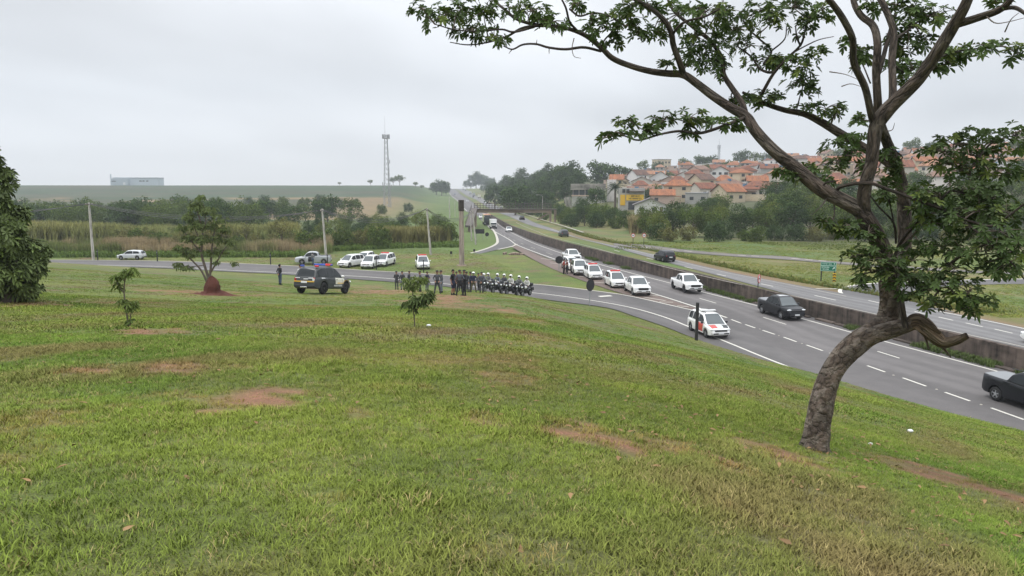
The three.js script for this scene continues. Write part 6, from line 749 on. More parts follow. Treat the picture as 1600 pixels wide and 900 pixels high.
{
  const st = [[[[325, 452], [327, 438], [322, 415], [318, 395], [322, 365], [316, 330]], 5, 2], [[[327, 446], [331, 420], [334, 395], [338, 370], [345, 345]], 4, 1.6], [[[324, 440], [316, 422], [304, 408], [292, 396], [284, 388]], 3.4, 1.2], [[[331, 425], [342, 408], [352, 392], [362, 380]], 3, 1.2], [[[319, 395], [306, 380], [296, 366], [290, 356]], 2.4, 1], [[[335, 395], [346, 380], [352, 366], [358, 350]], 2.2, 1], [[[321, 366], [328, 345], [326, 320]], 2, 1], [[[322, 414], [306, 416], [288, 418]], 1.8, 0.8], [[[318, 380], [308, 352], [302, 336]], 1.8, 0.8]];
  sapling('mound_tree', 'open branched young tree rising from the red termite mound', 326, 453, st, [[316, 322, 14, 9, 26], [332, 330, 16, 8, 28], [302, 338, 12, 8, 20], [350, 342, 12, 8, 18], [292, 356, 10, 7, 16], [312, 352, 14, 8, 22], [332, 352, 14, 8, 22], [356, 358, 12, 7, 18], [300, 372, 14, 7, 22], [322, 374, 14, 8, 20], [344, 374, 12, 8, 20], [362, 378, 9, 6, 14], [286, 388, 12, 6, 20], [310, 392, 12, 7, 16], [338, 394, 12, 7, 14], [282, 414, 10, 4, 14], [294, 418, 12, 4, 14], [352, 394, 9, 5, 10], [340, 410, 8, 4, 6], [322, 308, 7, 5, 8], [296, 398, 9, 5, 12], [368, 412, 7, 3, 5]], 0.17, 0.07, [0.125, 0.165, 0.050], 204, 'tree');
  const p = put(333, 461), D = -p.z, k = D / F * 1.01, m = thing('termite_mound', 'red earth termite mound at the foot of the open branched tree', 'mound', [p.x, p.y - 0.08, p.z]);
  const pos = [], idx = [], uv = [], n = 28, rings = 16; for (let i = 0; i <= rings; i++) for (let j = 0; j <= n; j++) { const t = i / rings, a = j / n * 6.2832, pr = t < 0.5 ? lerp(2.0, 0.46, Math.pow(t / 0.5, 0.8)) : lerp(0.46, 0, Math.pow((t - 0.5) / 0.5, 2.4)), y = t < 0.5 ? 0.26 * Math.pow(t / 0.5, 1.9) : 0.26 + 0.80 * Math.pow((t - 0.5) / 0.5, 0.8), q = pr * (1 + 0.75 * (fbm(Math.cos(a) * 1.4 + 4, Math.sin(a) * 1.4 + t * 3, 151, 3) - 0.5)); const hx = Math.cos(a) * q, hz = Math.sin(a) * q; pos.push(hx, y + (leftLand(p.x + hx, p.z + hz) - p.y) * sstep(0.55, 0.3, t) + 0.12 * (vnoise(Math.cos(a) * 4 + 9, Math.sin(a) * 4 + t * 9, 5) - 0.5), hz); uv.push(j / n * 3, t * 3); if (i < rings && j < n) { const o = i * (n + 1) + j; idx.push(o, o + n + 1, o + 1, o + 1, o + n + 1, o + n + 2); } }
  mesh('mound_body', build(pos, idx, null, uv), M.soil, m);
}

// ---------- poles, signs, bridge, mast ----------
const cyl = (r0, r1, h, n = 12) => new THREE.CylinderGeometry(r1, r0, h, n).translate(0, h / 2, 0);
M.poleC = new THREE.MeshStandardMaterial({ color: C(0.62, 0.60, 0.56), map: rep(T.concrete, 1, 2), roughness: 0.9 }); M.wire = mat(0.10, 0.10, 0.10, 0.7); M.beam = new THREE.MeshStandardMaterial({ color: C(0.42, 0.33, 0.27), map: rep(T.concrete, 0.3), roughness: 0.9, side: THREE.DoubleSide }); M.slab = mat(0.10, 0.085, 0.075, 0.9);
const tops = {};
function pole(key, label, u, v, h, r, lean = 0, arm = 1.8, extra) { const p = put(u, v), t = thing('utility_pole', label, 'pole', [p.x, p.y, p.z]); mesh('shaft', cyl(r * 1.25, r * 0.8, h, 10), M.poleC, t); const a = mesh('crossarm', box(0, h - 0.35, 0, 0.12, 0.14, arm, 0.02), M.barkFar, t); for (const z of [-0.45, 0, 0.45]) mesh('insulator', new THREE.CylinderGeometry(0.045, 0.06, 0.16, 8).translate(0, h - 0.20, z * arm), M.kerb, a); mesh('transformer_bracket', box(0.14, h - 1.2, 0, 0.1, 0.5, 0.12, 0.02), M.steel, t); t.rotation.z = lean; tops[key] = V(p.x - Math.sin(lean) * h, p.y + h - 0.2, p.z); if (extra) extra(t); return t; }
pole('a', 'pale concrete light pole standing left of the silver hatchback', 146, 406, 8.6, 0.17);
pole('b', 'pale concrete pole beside the silver pickup', 510, 405.5, 7.6, 0.16, 0.05);
pole('c', 'pale concrete pole in front of the thicket left of the tall column', 673, 398, 7.4, 0.15, 0.07);
pole('d', 'leaning concrete pole just right of the tall column', 743.5, 382, 6.8, 0.14, 0.09);
pole('e', 'wooden pole right behind the leaning pole by the footbridge steps', 737, 376, 6.4, 0.13, 0.05);
pole('f', 'short pale pole on the grass slope left of the far highway', 703, 341, 9, 0.2, 0.03);
pole('g', 'thin dark pole farther up the slope left of the far highway', 711, 339, 7.5, 0.12);
tops.x = V(tops.a.x - 42, tops.a.y, tops.a.z + 1);
function wire(a, b, dz, sag, label) { const A = tops[a], B = tops[b], q = []; for (let i = 0; i <= 10; i++) { const t = i / 10; q.push(V(lerp(A.x, B.x, t), lerp(A.y, B.y, t) - sag * 4 * t * (1 - t) + dz * 0.05, lerp(A.z, B.z, t) + dz)); } tag(mesh('power_line', tube(q, [0.034, 0.034], 5, 24, 0, 0), M.wire), label, 'wire', 'overhead power lines on the left'); }
const wl = { xa: 'left of the leftmost pole', ab: 'between the hatchback pole and the silver pickup pole', bc: 'between the silver pickup pole and the thicket pole', cd: 'between the thicket pole and the leaning pole' };
for (const k in wl) [-0.8, 0, 0.8].forEach((dz, i) => wire(k[0], k[1], dz, 1.5 + 0.25 * i, `${['rear', 'middle', 'front'][i]} sagging power line ${wl[k]}`));
// thick weathered column
{ const p = put(721.5, 415), t = thing('concrete_column', 'tall thick weathered concrete column standing on the grass island', 'column', [p.x, p.y - 0.1, p.z], 0.3); const h = 8.5, g = new THREE.CylinderGeometry(0.31, 0.37, h, 8, 12).translate(0, h / 2, 0), P = g.attributes.position; for (let i = 0; i < P.count; i++) { const y = P.getY(i), k = 1 + 0.12 * (fbm(P.getX(i) * 3 + 7, y * 1.3, 161, 3) - 0.5); P.setX(i, P.getX(i) * k); P.setZ(i, P.getZ(i) * k); } g.computeVertexNormals(); mesh('shaft', toCreasedNormals(g, 0.9), new THREE.MeshStandardMaterial({ color: C(0.50, 0.43, 0.37), map: rep(T.concrete, 2, 1.2), bumpMap: rep(T.bump, 2), bumpScale: 0.04, roughness: 1 }), t); mesh('cap', box(0, h - 0.2, 0, 0.66, 1.5, 0.66, 0.05), new THREE.MeshStandardMaterial({ color: C(0.085, 0.07, 0.06), map: rep(T.concrete, 1), roughness: 1 }), t); mesh('footing', cyl(0.75, 0.68, 0.2, 10), M.beam, t); }
// footbridge
{
  const d = 245, xl = xAt(742, d), xr = xAt(860, d), y = 3.3, t = thing('footbridge', 'concrete footbridge with a dark railing crossing the highway', 'bridge', [0, 0, -d]), L = xr - xl, cx = (xl + xr) / 2;
  mesh('girder', box(cx, y - 0.75, 0, L, 1.0, 1.6, 0.05), M.beam, t); mesh('deck', box(cx + 0.6, y - 0.10, 0, L + 2.6, 0.26, 2.6, 0.04), M.slab, t);
  for (let i = 0; i <= 26; i++) for (const z of [-1.15, 1.15]) mesh('baluster', box(lerp(xl, xr, i / 26), y + 0.95, z, 0.09, 1.9, 0.09, 0.01), M.slab, t);
  for (const z of [-1.15, 1.15]) for (const h of [0.55, 1.1, 1.85]) mesh('rail', box(cx, y + h, z, L, 0.07, 0.07, 0.01), M.slab, t);
  const gy = rightLand(xr, -d) - 0.5; for (const o of [-0.2, 1.4]) mesh('pier', box(xr + o, (gy + y - 0.2) / 2, 0, 0.75, y - 0.2 - gy, 1.5, 0.06), M.beam, t); const br = box(0, 0, 0, 5.2, 0.45, 0.9, 0.05).rotateZ(0.5).translate(xr - 2.3, y - 2.35, 0); mesh('brace', br, M.beam, t);
  const ly = leftLand(xl, -d) - 0.4; mesh('pier', box(xl + 0.3, (ly + y - 0.2) / 2, 0, 0.9, y - 0.2 - ly, 1.5, 0.06), M.beam, t);
  // stair ramp coming down towards the camera from the left end
  const a = V(xl, y, 0.6), b = V(xAt(733, 205), leftLand(xAt(733, 205), -205) + 1.6, 40); const dir = b.clone().sub(a), len = dir.length(), sl = box(0, 0, 0, len, 0.55, 2.0, 0.04); sl.rotateZ(Math.asin(dir.y / len)); sl.rotateY(Math.atan2(-dir.z, dir.x)); const mid = a.clone().lerp(b, 0.5); mesh('stair_ramp', sl.translate(mid.x, mid.y, mid.z), M.slab, t);
  for (const k of [0.3, 0.62, 0.92]) { const q = a.clone().lerp(b, k), g = leftLand(q.x, -d + q.z) - 0.3; mesh('pier', box(q.x, (q.y + g) / 2, q.z, 0.6, q.y - g, 0.6, 0.05), M.beam, t); }
  for (let i = 0; i <= 14; i++) { const q = a.clone().lerp(b, i / 14); mesh('baluster', box(q.x - 0.9, q.y + 0.85, q.z, 0.08, 1.3, 0.08, 0.01), M.slab, t); }
}
// lamp posts along the right of the far carriageway
[[770, 500, 291], [783, 450, 0], [798, 420, 0], [814, 380, 0], [847, 262, 0], [838, 330, 0], [750, 640, 0], [757, 560, 0]].sort((p, q) => p[0] - q[0]).forEach(([u, d], i) => { const p = atU(u, d), t = thing('lamp_post', `${ORD[i + 1]} pale lamp post from left along the far carriageway by the wood`, 'lamp post', [p.x, p.y, p.z], 0, 'lamp posts along the far carriageway'); mesh('shaft', cyl(0.13, 0.08, 8.5, 8), M.poleC, t); mesh('arm', tube([V(0, 8.4, 0), V(-0.6, 8.9, 0), V(-1.8, 9.0, 0)], [0.06, 0.05], 6, 8, 0, 0), M.poleC, t); mesh('lamp_head', box(-2.0, 8.98, 0, 0.6, 0.14, 0.26, 0.04), M.steel, t); });
// telecom mast
{
  const p = atU(608.5, 452), t = thing('telecom_mast', 'tall lattice telecom mast with antennas on the hill', 'mast', [p.x, p.y - 0.5, p.z], 0.35), H = 44, w = (y) => lerp(2.0, 0.7, clamp(y / H, 0, 1)); M.mast = mat(0.30, 0.31, 0.32, 0.6);
  const bar = (a, b, r, n) => mesh(n, tube([a, b], [r, r], 5, 1, 0, 0), M.mast, t);
  for (const [sx, sz] of [[1, 1], [1, -1], [-1, 1], [-1, -1]]) bar(V(sx * w(0), 0, sz * w(0)), V(sx * w(H), H, sz * w(H)), 0.12, 'leg');
  for (let k = 0; k < 14; k++) { const y0 = H * k / 14, y1 = H * (k + 1) / 14; for (const f of [[1, 0], [-1, 0], [0, 1], [0, -1]]) { const P = (y, s) => V(f[0] ? f[0] * w(y) : s * w(y), y, f[1] ? f[1] * w(y) : s * w(y)); bar(P(y0, -1), P(y1, 1), 0.055, 'brace'); bar(P(y0, 1), P(y1, -1), 0.055, 'brace'); } }
  mesh('platform', cyl(1.9, 1.9, 0.3, 12).translate(0, H - 2.2, 0), M.mast, t); for (let i = 0; i < 9; i++) { const a = i / 9 * 6.283; mesh('antenna', box(Math.cos(a) * 2.1, H - 1.0, Math.sin(a) * 2.1, 0.45, 2.6, 0.3, 0.05), M.mast, t); }
  for (const [x, y] of [[2.6, 13], [-2.7, 14.5], [-2.6, 11.5], [1.9, 28]]) mesh('antenna', box(x, y, 0.4, 0.4, 2.2, 0.3, 0.05), M.mast, t); mesh('whip', tube([V(-0.5, H, 0), V(-0.5, H + 11, 0)], [0.1, 0.04], 5, 1, 0, 0), M.mast, t); mesh('ladder', box(0.9, H / 2, 0, 0.4, H, 0.1, 0.02), M.mast, t);
}
// warehouse on the skyline
{ const d = 950, p = atU(224, d), t = thing('warehouse', 'pale grey warehouse alone on the left skyline', 'building', [p.x, p.y - 1, p.z], 0.18), wm = mat(0.50, 0.56, 0.60, 0.7); mesh('wall', box(4, 5.2, 0, 54, 10.4, 22, 0.1), wm, t); mesh('wall', box(-14, 5.0, 9, 20, 9.6, 20, 0.1), mat(0.42, 0.48, 0.52, 0.7), t); mesh('roof', box(4, 10.7, 0, 55, 0.8, 23, 0.2), mat(0.38, 0.42, 0.45, 0.7), t); for (const x of [9, 12.5, 17]) mesh('window', box(x, 6.6, 11.1, 2.6, 1.3, 0.3, 0.05), K.glass, t); mesh('window', box(-20, 6.3, 19.1, 5, 0.9, 0.3, 0.05), K.glass, t); mesh('gate', box(-8, 3.2, 19.1, 2.6, 3.2, 0.3, 0.05), K.plate, t); mesh('chimney', cyl(0.9, 0.8, 15.5, 10).translate(-28, 0, 4), wm, t); }
// black marker posts beyond the ramp
[[153, 407], [246, 408.5], [423, 413.5], [512, 416.5], [588, 421.5], [662, 426]].forEach(([u, v], i) => { const p = put(u, v), t = thing('marker_post', `${ORD[i + 1]} slim black marker post from left along the far edge of the ramp`, 'post', [p.x, p.y, p.z], 0, 'black marker posts along the ramp'); mesh('shaft', box(0, 0.8, 0, 0.13, 1.7, 0.13, 0.02), M.dark, t); mesh('reflector', box(0, 1.35, 0.07, 0.09, 0.16, 0.02, 0.005), M.steel, t); });
{ const p = put(1088, 532), t = thing('marker_post', 'thick black post on the grass beside the red and white patrol car', 'post', [p.x, p.y - 0.1, p.z]); mesh('shaft', cyl(0.115, 0.11, 2.65, 12), M.dark, t); mesh('cap', cyl(0.12, 0.10, 0.06, 12).translate(0, 2.65, 0), M.dark, t); }
function roundSign(label, p, h, R, turn, face) { const t = thing('road_sign', label, 'sign', [p.x, p.y, p.z], turn); mesh('post', cyl(0.045, 0.045, h, 8).translate(0, 0, -0.05), face ? M.dark : M.steel, t); mesh('plate', new THREE.CylinderGeometry(R, R, 0.03, 28).rotateX(Math.PI / 2).translate(0, h, 0), M.dark, t); mesh('bracket', box(0, h, -0.04, 0.06, R * 1.3, 0.03, 0.01), M.steel, t); if (face) { mesh('rim', new THREE.TorusGeometry(R * 0.88, R * 0.12, 8, 28).translate(0, h, 0.02), K.red, t); mesh('face', new THREE.CylinderGeometry(R * 0.86, R * 0.86, 0.012, 28).rotateX(Math.PI / 2).translate(0, h, 0.024), K.plate, t); mesh('symbol', box(0, h, 0.035, R * 0.8, R * 0.28, 0.012, 0.004), M.dark, t); } return t; }
roundSign('back of a round road sign on the lawn edge of the ramp', put(922, 478), 1.95, 0.56, 0.75); roundSign('back of a round road sign behind the people at the gore', put(873.5, 424), 1.5, 0.5, 0.1);
{ const p = put(1185, 451); p.x += 0; roundSign('red rimmed round sign standing on top of the dark wall', V(p.x, p.y, p.z), 0.95, 0.44, 1.0, 1); }
roundSign('back of a small round sign beside the exit lane', put(761, 373), 1.0, 0.45, 0.2); roundSign('small white faced sign in front of the beige grass', put(989, 382), 1.5, 0.35, -0.2, 1); roundSign('small red rimmed sign right of the white faced one', put(1006, 383), 1.6, 0.35, 0.2, 1);
{ const p = put(750, 375), t = thing('direction_board', 'black backed rectangular board between the exit lane and the poles', 'sign', [p.x, p.y, p.z], 0.25); mesh('board', box(0, 1.9, 0, 2.0, 1.0, 0.06, 0.02), M.dark, t); for (const x of [-0.7, 0.7]) mesh('post', cyl(0.05, 0.05, 1.9, 8).translate(x, 0, -0.06), M.steel, t); }
[[705, 401, 0.62, 'small dark sign by the roots of the thicket right of the pole'], [741, 396.5, 0.55, 'small dark sign at the kerb of the exit lane']].forEach(([u, v, h, l]) => { const p = put(u, v), t = thing('road_sign', l, 'sign', [p.x, p.y, p.z]); mesh('plate', box(0, h, 0, 0.34, 0.42, 0.04, 0.02), M.dark, t); mesh('post', cyl(0.03, 0.03, h, 6).translate(0, 0, -0.04), M.steel, t); });
// green direction sign
{
  const p = put(1293, 440), D = -p.z, t = thing('direction_sign', 'green direction sign on dark posts beside the exit road', 'sign', [p.x, p.y, p.z], -0.35), w = 1.5, h = 0.95, y = 1.55;
  const cv = document.createElement('canvas'); cv.width = 256; cv.height = 160; const c = cv.getContext('2d'); c.fillStyle = '#0d6a52'; c.fillRect(0, 0, 256, 160); c.strokeStyle = '#cfe6dd'; c.lineWidth = 5; c.strokeRect(5, 5, 246, 58); c.strokeRect(5, 68, 246, 86); c.fillStyle = '#e6f2ec';
  const r = rng(9); const word = (x, y0, n, hh) => { for (let i = 0; i < n; i++) { c.fillRect(x + i * 13, y0, 3, hh); c.fillRect(x + i * 13, y0 + (r() < 0.5 ? 0 : hh / 2 - 2), 9, 4); if (r() < 0.6) c.fillRect(x + i * 13 + 6, y0, 3, hh); } }; word(24, 24, 7, 20); word(130, 24, 4, 20); word(20, 82, 10, 20); word(34, 116, 8, 20);
  c.save(); c.translate(222, 34); c.fillRect(-3, -14, 6, 28); c.beginPath(); c.moveTo(-10, -6); c.lineTo(0, -20); c.lineTo(10, -6); c.fill(); c.restore(); c.save(); c.translate(212, 110); c.rotate(0.8); c.fillRect(-5, -20, 10, 40); c.beginPath(); c.moveTo(-16, -10); c.lineTo(0, -32); c.lineTo(16, -10); c.fill(); c.restore();
  const tx = new THREE.CanvasTexture(cv); tx.colorSpace = THREE.SRGBColorSpace; mesh('board', box(0, y, -0.03, w, h, 0.04, 0.02), M.steel, t); mesh('face', new THREE.PlaneGeometry(w * 0.98, h * 0.98).translate(0, y, 0.002), new THREE.MeshStandardMaterial({ map: tx, roughness: 0.5 }), t);
  for (const x of [-0.62, 0.62]) mesh('post', cyl(0.06, 0.06, y + 0.3 + (x < 0 ? 0 : 0.5), 8).translate(x, x < 0 ? 0 : -0.5, -0.12), M.dark, t);
  const ob = mesh('hazard_marker', box(0.62, 0.42, -0.03, 0.3, 0.95, 0.04, 0.01), K.yellow, t); for (let k = 0; k < 3; k++) for (const s of [-1, 1]) mesh('chevron_bar', box(0, 0, 0, 0.19, 0.10, 0.012, 0.003).rotateZ(-s * 0.6).translate(0.62 + s * 0.075, 0.12 + k * 0.30, 0.0), M.dark, ob);
}

// ---------- the town on the hill ----------
const wallC = [[0.70, 0.65, 0.56, 'cream'], [0.82, 0.81, 0.79, 'white'], [0.60, 0.45, 0.37, 'salmon'], [0.46, 0.45, 0.42, 'grey'], [0.66, 0.56, 0.40, 'ochre'], [0.78, 0.74, 0.70, 'off-white']].map(([r, g, b, n]) => ({ n, m: new THREE.MeshStandardMaterial({ color: C(r * 0.92, g * 0.92, b * 0.92), map: rep(T.grain, 0.15), roughness: 0.95 }) }));
const roofC = [[0.33, 0.130, 0.060, 'orange'], [0.225, 0.088, 0.050, 'red'], [0.150, 0.085, 0.060, 'brown'], [0.36, 0.18, 0.10, 'terracotta'], [0.25, 0.145, 0.10, 'faded'], [0.38, 0.38, 0.37, 'grey']].map(([r, g, b, n]) => ({ n, m: new THREE.MeshStandardMaterial({ color: C(r, g, b), map: rep(T.tiles, 0.20), roughness: 0.95, side: THREE.DoubleSide }) }));
const winM = mat(0.05, 0.055, 0.06, 0.25), doorM = mat(0.14, 0.08, 0.05, 0.7), frameM = mat(0.55, 0.53, 0.5, 0.8);
function gable(w, l, h, ov, hip) { const a = w / 2 + ov, b = l / 2 + ov, k = hip ? Math.min(b * 0.7, a) : 0, t = 0.14, P = (x, y, z) => [x, y, z]; // ridge along z
  const pos = [], idx = [], uv = [], quad = (...q) => { const o = pos.length / 3; q.forEach((p) => { pos.push(...p); uv.push(p[2], Math.hypot(p[0], p[1])); }); idx.push(o, o + 1, o + 2); if (q.length > 3) idx.push(o, o + 2, o + 3); };
  const d = h / a * 0; for (const y of [0, -t]) { const R0 = P(0, h + y, -b + k), R1q = P(0, h + y, b - k); quad(P(-a, y, -b), P(-a, y, b), R1q, R0); quad(P(a, y, b), P(a, y, -b), R0, R1q); if (hip) { quad(P(-a, y, b), P(a, y, b), R1q); quad(P(a, y, -b), P(-a, y, -b), R0); } }
  quad(P(-a, 0, -b), P(-a, -t, -b), P(-a, -t, b), P(-a, 0, b)); quad(P(a, 0, b), P(a, -t, b), P(a, -t, -b), P(a, 0, -b)); if (!hip) for (const z of [b, -b]) { quad(P(-a, 0, z), P(-a, -t, z), P(0, h - t, z), P(0, h, z)); quad(P(0, h, z), P(0, h - t, z), P(a, -t, z), P(a, 0, z)); } else for (const z of [b, -b]) quad(P(-a, 0, z), P(-a, -t, z), P(a, -t, z), P(a, 0, z));
  return build(pos, idx, null, uv); }
function wallGeo(w, l, h, gh) { const s = new THREE.Shape([[-w / 2, -2.5], [w / 2, -2.5], [w / 2, h], ...(gh ? [[0, h + gh]] : []), [-w / 2, h]].map(([x, y]) => new THREE.Vector2(x, y))); const g = new THREE.ExtrudeGeometry(s, { depth: l, bevelEnabled: false }); return g.translate(0, 0, -l / 2); }
function house(label, p, o) {
  const t = thing('house', label, 'house', [p.x, p.y, p.z], o.turn, o.group), { w, l, h } = o, gh = o.flat ? 0 : o.pitch * w / 2;
  mesh('wall', wallGeo(w, l, h, o.hip || o.flat ? 0 : gh), o.wall.m, t);
  if (o.flat) { mesh('roof', box(0, h + 0.12, 0, w + 0.3, 0.24, l + 0.3, 0.03), o.roof.m, t); mesh('parapet', box(0, h + 0.5, l / 2 - 0.1, w, 0.55, 0.18, 0.02), o.wall.m, t); } else { const rf = mesh('roof', gable(w, l, gh + 0.45 * o.pitch + 0.04, 0.45, o.hip), o.roof.m, t); rf.position.y = h - 0.45 * o.pitch * 0 + 0.03; if (o.chim) mesh('chimney', box(w * 0.22, gh * 0.7 + 0.5, -l * 0.2, 0.6, 1.5, 0.6, 0.03), o.wall.m, rf); }
  const r = rng(o.seed); for (const st of o.two ? [1.4, 4.2] : [1.4]) { const n = Math.max(2, Math.round(w / 3.2)); for (let i = 0; i < n; i++) { const x = (i + 0.5) / n * w - w / 2; if (i === o.doorAt && st < 2) { mesh('door', box(x, 1.0, l / 2 + 0.03, 0.95, 2.05, 0.08, 0.01), doorM, t); continue; } const ww = 1.1 + 0.8 * r(); mesh('window', box(x, st + 0.1, l / 2 + 0.03, ww, 1.15, 0.08, 0.01), winM, t); } const m = Math.max(1, Math.round(l / 4)); for (const s of [-1, 1]) for (let i = 0; i < m; i++) if (r() < 0.7) mesh('window', box(s * (w / 2 + 0.03), st + 0.1, (i + 0.5) / m * l - l / 2, 0.08, 1.1, 1.3, 0.01), winM, t); }
  if (o.porch) { mesh('porch_roof', box(0, 2.55, l / 2 + 1.2, w * 0.7, 0.14, 2.4, 0.03).rotateX(0.0), o.roof.m, t); for (const s of [-1, 1]) mesh('porch_post', box(s * w * 0.32, 1.2, l / 2 + 2.2, 0.2, 2.6, 0.2, 0.02), o.wall.m, t); }
  if (o.tank) mesh('water_tank', cyl(0.7, 0.8, 0.9, 12).translate(-w * 0.2, h + (o.flat ? 0.3 : gh * 0.65), -l * 0.15), mat(0.10, 0.22, 0.36, 0.5), t);
  mesh('garden_wall', box(0, 0.2, l / 2 + 4.2, w + 3.5, 2.6, 0.18, 0.02), (o.gw || o.wall).m, t);
  return t;
}
{
  const rows = [[258, 1018, 'lowest'], [279, 978, 'second'], [301, 962, 'third'], [325, 956, 'fourth'], [352, 952, 'fifth'], [383, 948, 'sixth'], [419, 948, 'seventh'], [458, 962, 'eighth'], [500, 985, 'ninth'], [548, 1000, 'tenth'], [598, 1015, 'highest']];
  const r = rng(321); let k = 0;
  for (const [d, u0, rn] of rows) {
    let x = xAt(u0, d), n = 0; const xe = xAt(1622, d);
    while (x < xe) {
      const w = 6.2 + 4.2 * r(), l = 6.5 + 3.5 * r(), across = r() < 0.55, dd = d + (r() - 0.5) * 12, p = V(x + w / 2, 0, -dd); p.y = rightLand(p.x, p.z) + 0.35; x += Math.max(w, across ? l : w) + 1.2 + 3.5 * Math.pow(r(), 3); n++; k++;
      const flat = r() < 0.16, hip = r() < 0.28, two = r() < 0.22, wall = wallC[Math.floor(r() * 6)], roof = flat ? roofC[5] : roofC[[0, 0, 1, 1, 2, 3, 3, 4][Math.floor(r() * 8)]], kind = flat ? 'flat grey' : hip ? 'hipped ' + roof.n : roof.n + (across ? ' side-gabled' : ' front-gabled');
      house(`${two ? 'two-storey ' : ''}${wall.n} house with ${kind} roof, ${ORD[n]} from left in the ${rn} town row`, p, { w: across ? l : w, l: across ? w : l, h: two ? 5.4 : 2.9 + 0.5 * r(), pitch: 0.42 + 0.14 * r(), flat, hip, two, wall, roof, gw: wallC[Math.floor(r() * 6)], turn: (across ? Math.PI / 2 : 0) + (r() < 0.7 ? -0.22 : 0.35) + (r() - 0.5) * 0.12, doorAt: Math.floor(r() * 3), porch: r() < 0.3, tank: r() < 0.15, chim: r() < 0.2, seed: k, group: 'houses of the hillside town' });
    }
  }
  // landmarks
  { const d = 300, p = atU(917, d), t = thing('concrete_block', 'long pale concrete building with a dark window band at the left end of town', 'building', [p.x, p.y - 1.0, p.z], -0.12); const cm = M.concrete; mesh('lower_storey', box(0, 2.0, 0, 13, 4.4, 10, 0.05), wallC[3].m, t); mesh('window_band', box(0, 5.3, 0, 12.6, 2.2, 9.6, 0.03), winM, t); for (let i = 0; i < 6; i++) mesh('mullion', box(-6 + i * 2.4, 5.3, 4.9, 0.3, 2.2, 0.2, 0.02), cm, t); mesh('upper_storey', box(0, 7.6, 0, 14, 2.4, 10.6, 0.05), cm, t); mesh('sill_wall', box(0, 4.1, 4.9, 13.2, 0.5, 0.6, 0.03), wallC[2].m, t); mesh('stair_tower', box(9.4, 5.0, -2, 3.6, 11, 5, 0.05), wallC[5].m, t); mesh('stair', box(-7.4, 2.6, 3, 2.4, 5.6, 4, 0.05).rotateZ(0.25), cm, t); }
  { const d = 238, p = atU(984, d), t = thing('shop_building', 'low grey shop with yellow signboards at the edge of the trees', 'building', [p.x, p.y, p.z], -0.1);
    const cv = document.createElement('canvas'); cv.width = 256; cv.height = 80; const c = cv.getContext('2d'); c.fillStyle = '#e2b93a'; c.fillRect(0, 0, 256, 80); c.fillStyle = '#4a3c14'; const q = rng(4); for (const [y, x0, n] of [[10, 70, 9], [44, 36, 14]]) for (let i = 0; i < n; i++) { c.fillRect(x0 + i * 14, y, 4, 24); c.fillRect(x0 + i * 14, y + (q() < 0.5 ? 0 : 10), 10, 5); if (q() < 0.6) c.fillRect(x0 + i * 14 + 7, y, 4, 24); } const tx = new THREE.CanvasTexture(cv); tx.colorSpace = THREE.SRGBColorSpace;
    mesh('wall', box(0, 3.2, -3, 8.2, 7.6, 6, 0.05), wallC[3].m, t); mesh('signboard', box(1.0, 4.0, 0.12, 5.6, 1.9, 0.12, 0.02), K.yellow, t); mesh('signboard_face', new THREE.PlaneGeometry(5.5, 1.8).translate(1.0, 4.0, 0.2), new THREE.MeshStandardMaterial({ map: tx, roughness: 0.6 }), t); mesh('signboard', box(-2.9, 3.2, 0.12, 1.6, 3.4, 0.14, 0.02), K.yellow, t); for (const x of [-2.6, -1.3]) mesh('window', box(x, 6.1, 0.04, 1.0, 1.2, 0.1, 0.02), winM, t); mesh('awning', box(1.2, 6.0, 0.6, 5.4, 0.16, 1.6, 0.03).rotateX(0.0), roofC[2].m, t); mesh('shop_front', box(1.2, 1.4, 0.05, 4.6, 2.6, 0.1, 0.02), winM, t); }
  { const p = atU(1012, 222), t = thing('house', 'white house with a low grey gabled roof at the edge of the trees', 'house', [p.x, p.y, p.z], -0.15); mesh('wall', wallGeo(9, 8, 2.6, 1.9), wallC[1].m, t); const rf = mesh('roof', gable(9, 8, 2.1, 0.7, false), mat(0.15, 0.14, 0.14, 0.9), t); rf.position.y = 2.62; for (const x of [-2.4, 1.2]) mesh('window', box(x, 1.3, 4.04, 1.5, 1.1, 0.1, 0.02), winM, t); mesh('door', box(3.2, 1.0, 4.04, 0.9, 2.0, 0.1, 0.02), doorM, t); }
  { const p = atU(1028, 598), t = thing('apartment_building', 'ochre three storey apartment block on the skyline', 'building', [p.x, p.y, p.z], 0.35), h = 11; mesh('wall', box(0, h / 2 - 1, 0, 12, h + 2, 9, 0.05), wallC[4].m, t); mesh('roof', box(0, h + 0.2, 0, 12.6, 0.5, 9.6, 0.05), wallC[3].m, t); for (let s = 0; s < 3; s++) for (let i = 0; i < 4; i++) mesh('window', box(-4.4 + i * 2.9, 2 + s * 3.4, 4.55, 1.4, 1.4, 0.1, 0.02), winM, t); for (let s = 0; s < 3; s++) for (const z of [-2.5, 1.5]) mesh('window', box(-6.05, 2 + s * 3.4, z, 0.1, 1.4, 1.4, 0.02), winM, t); }
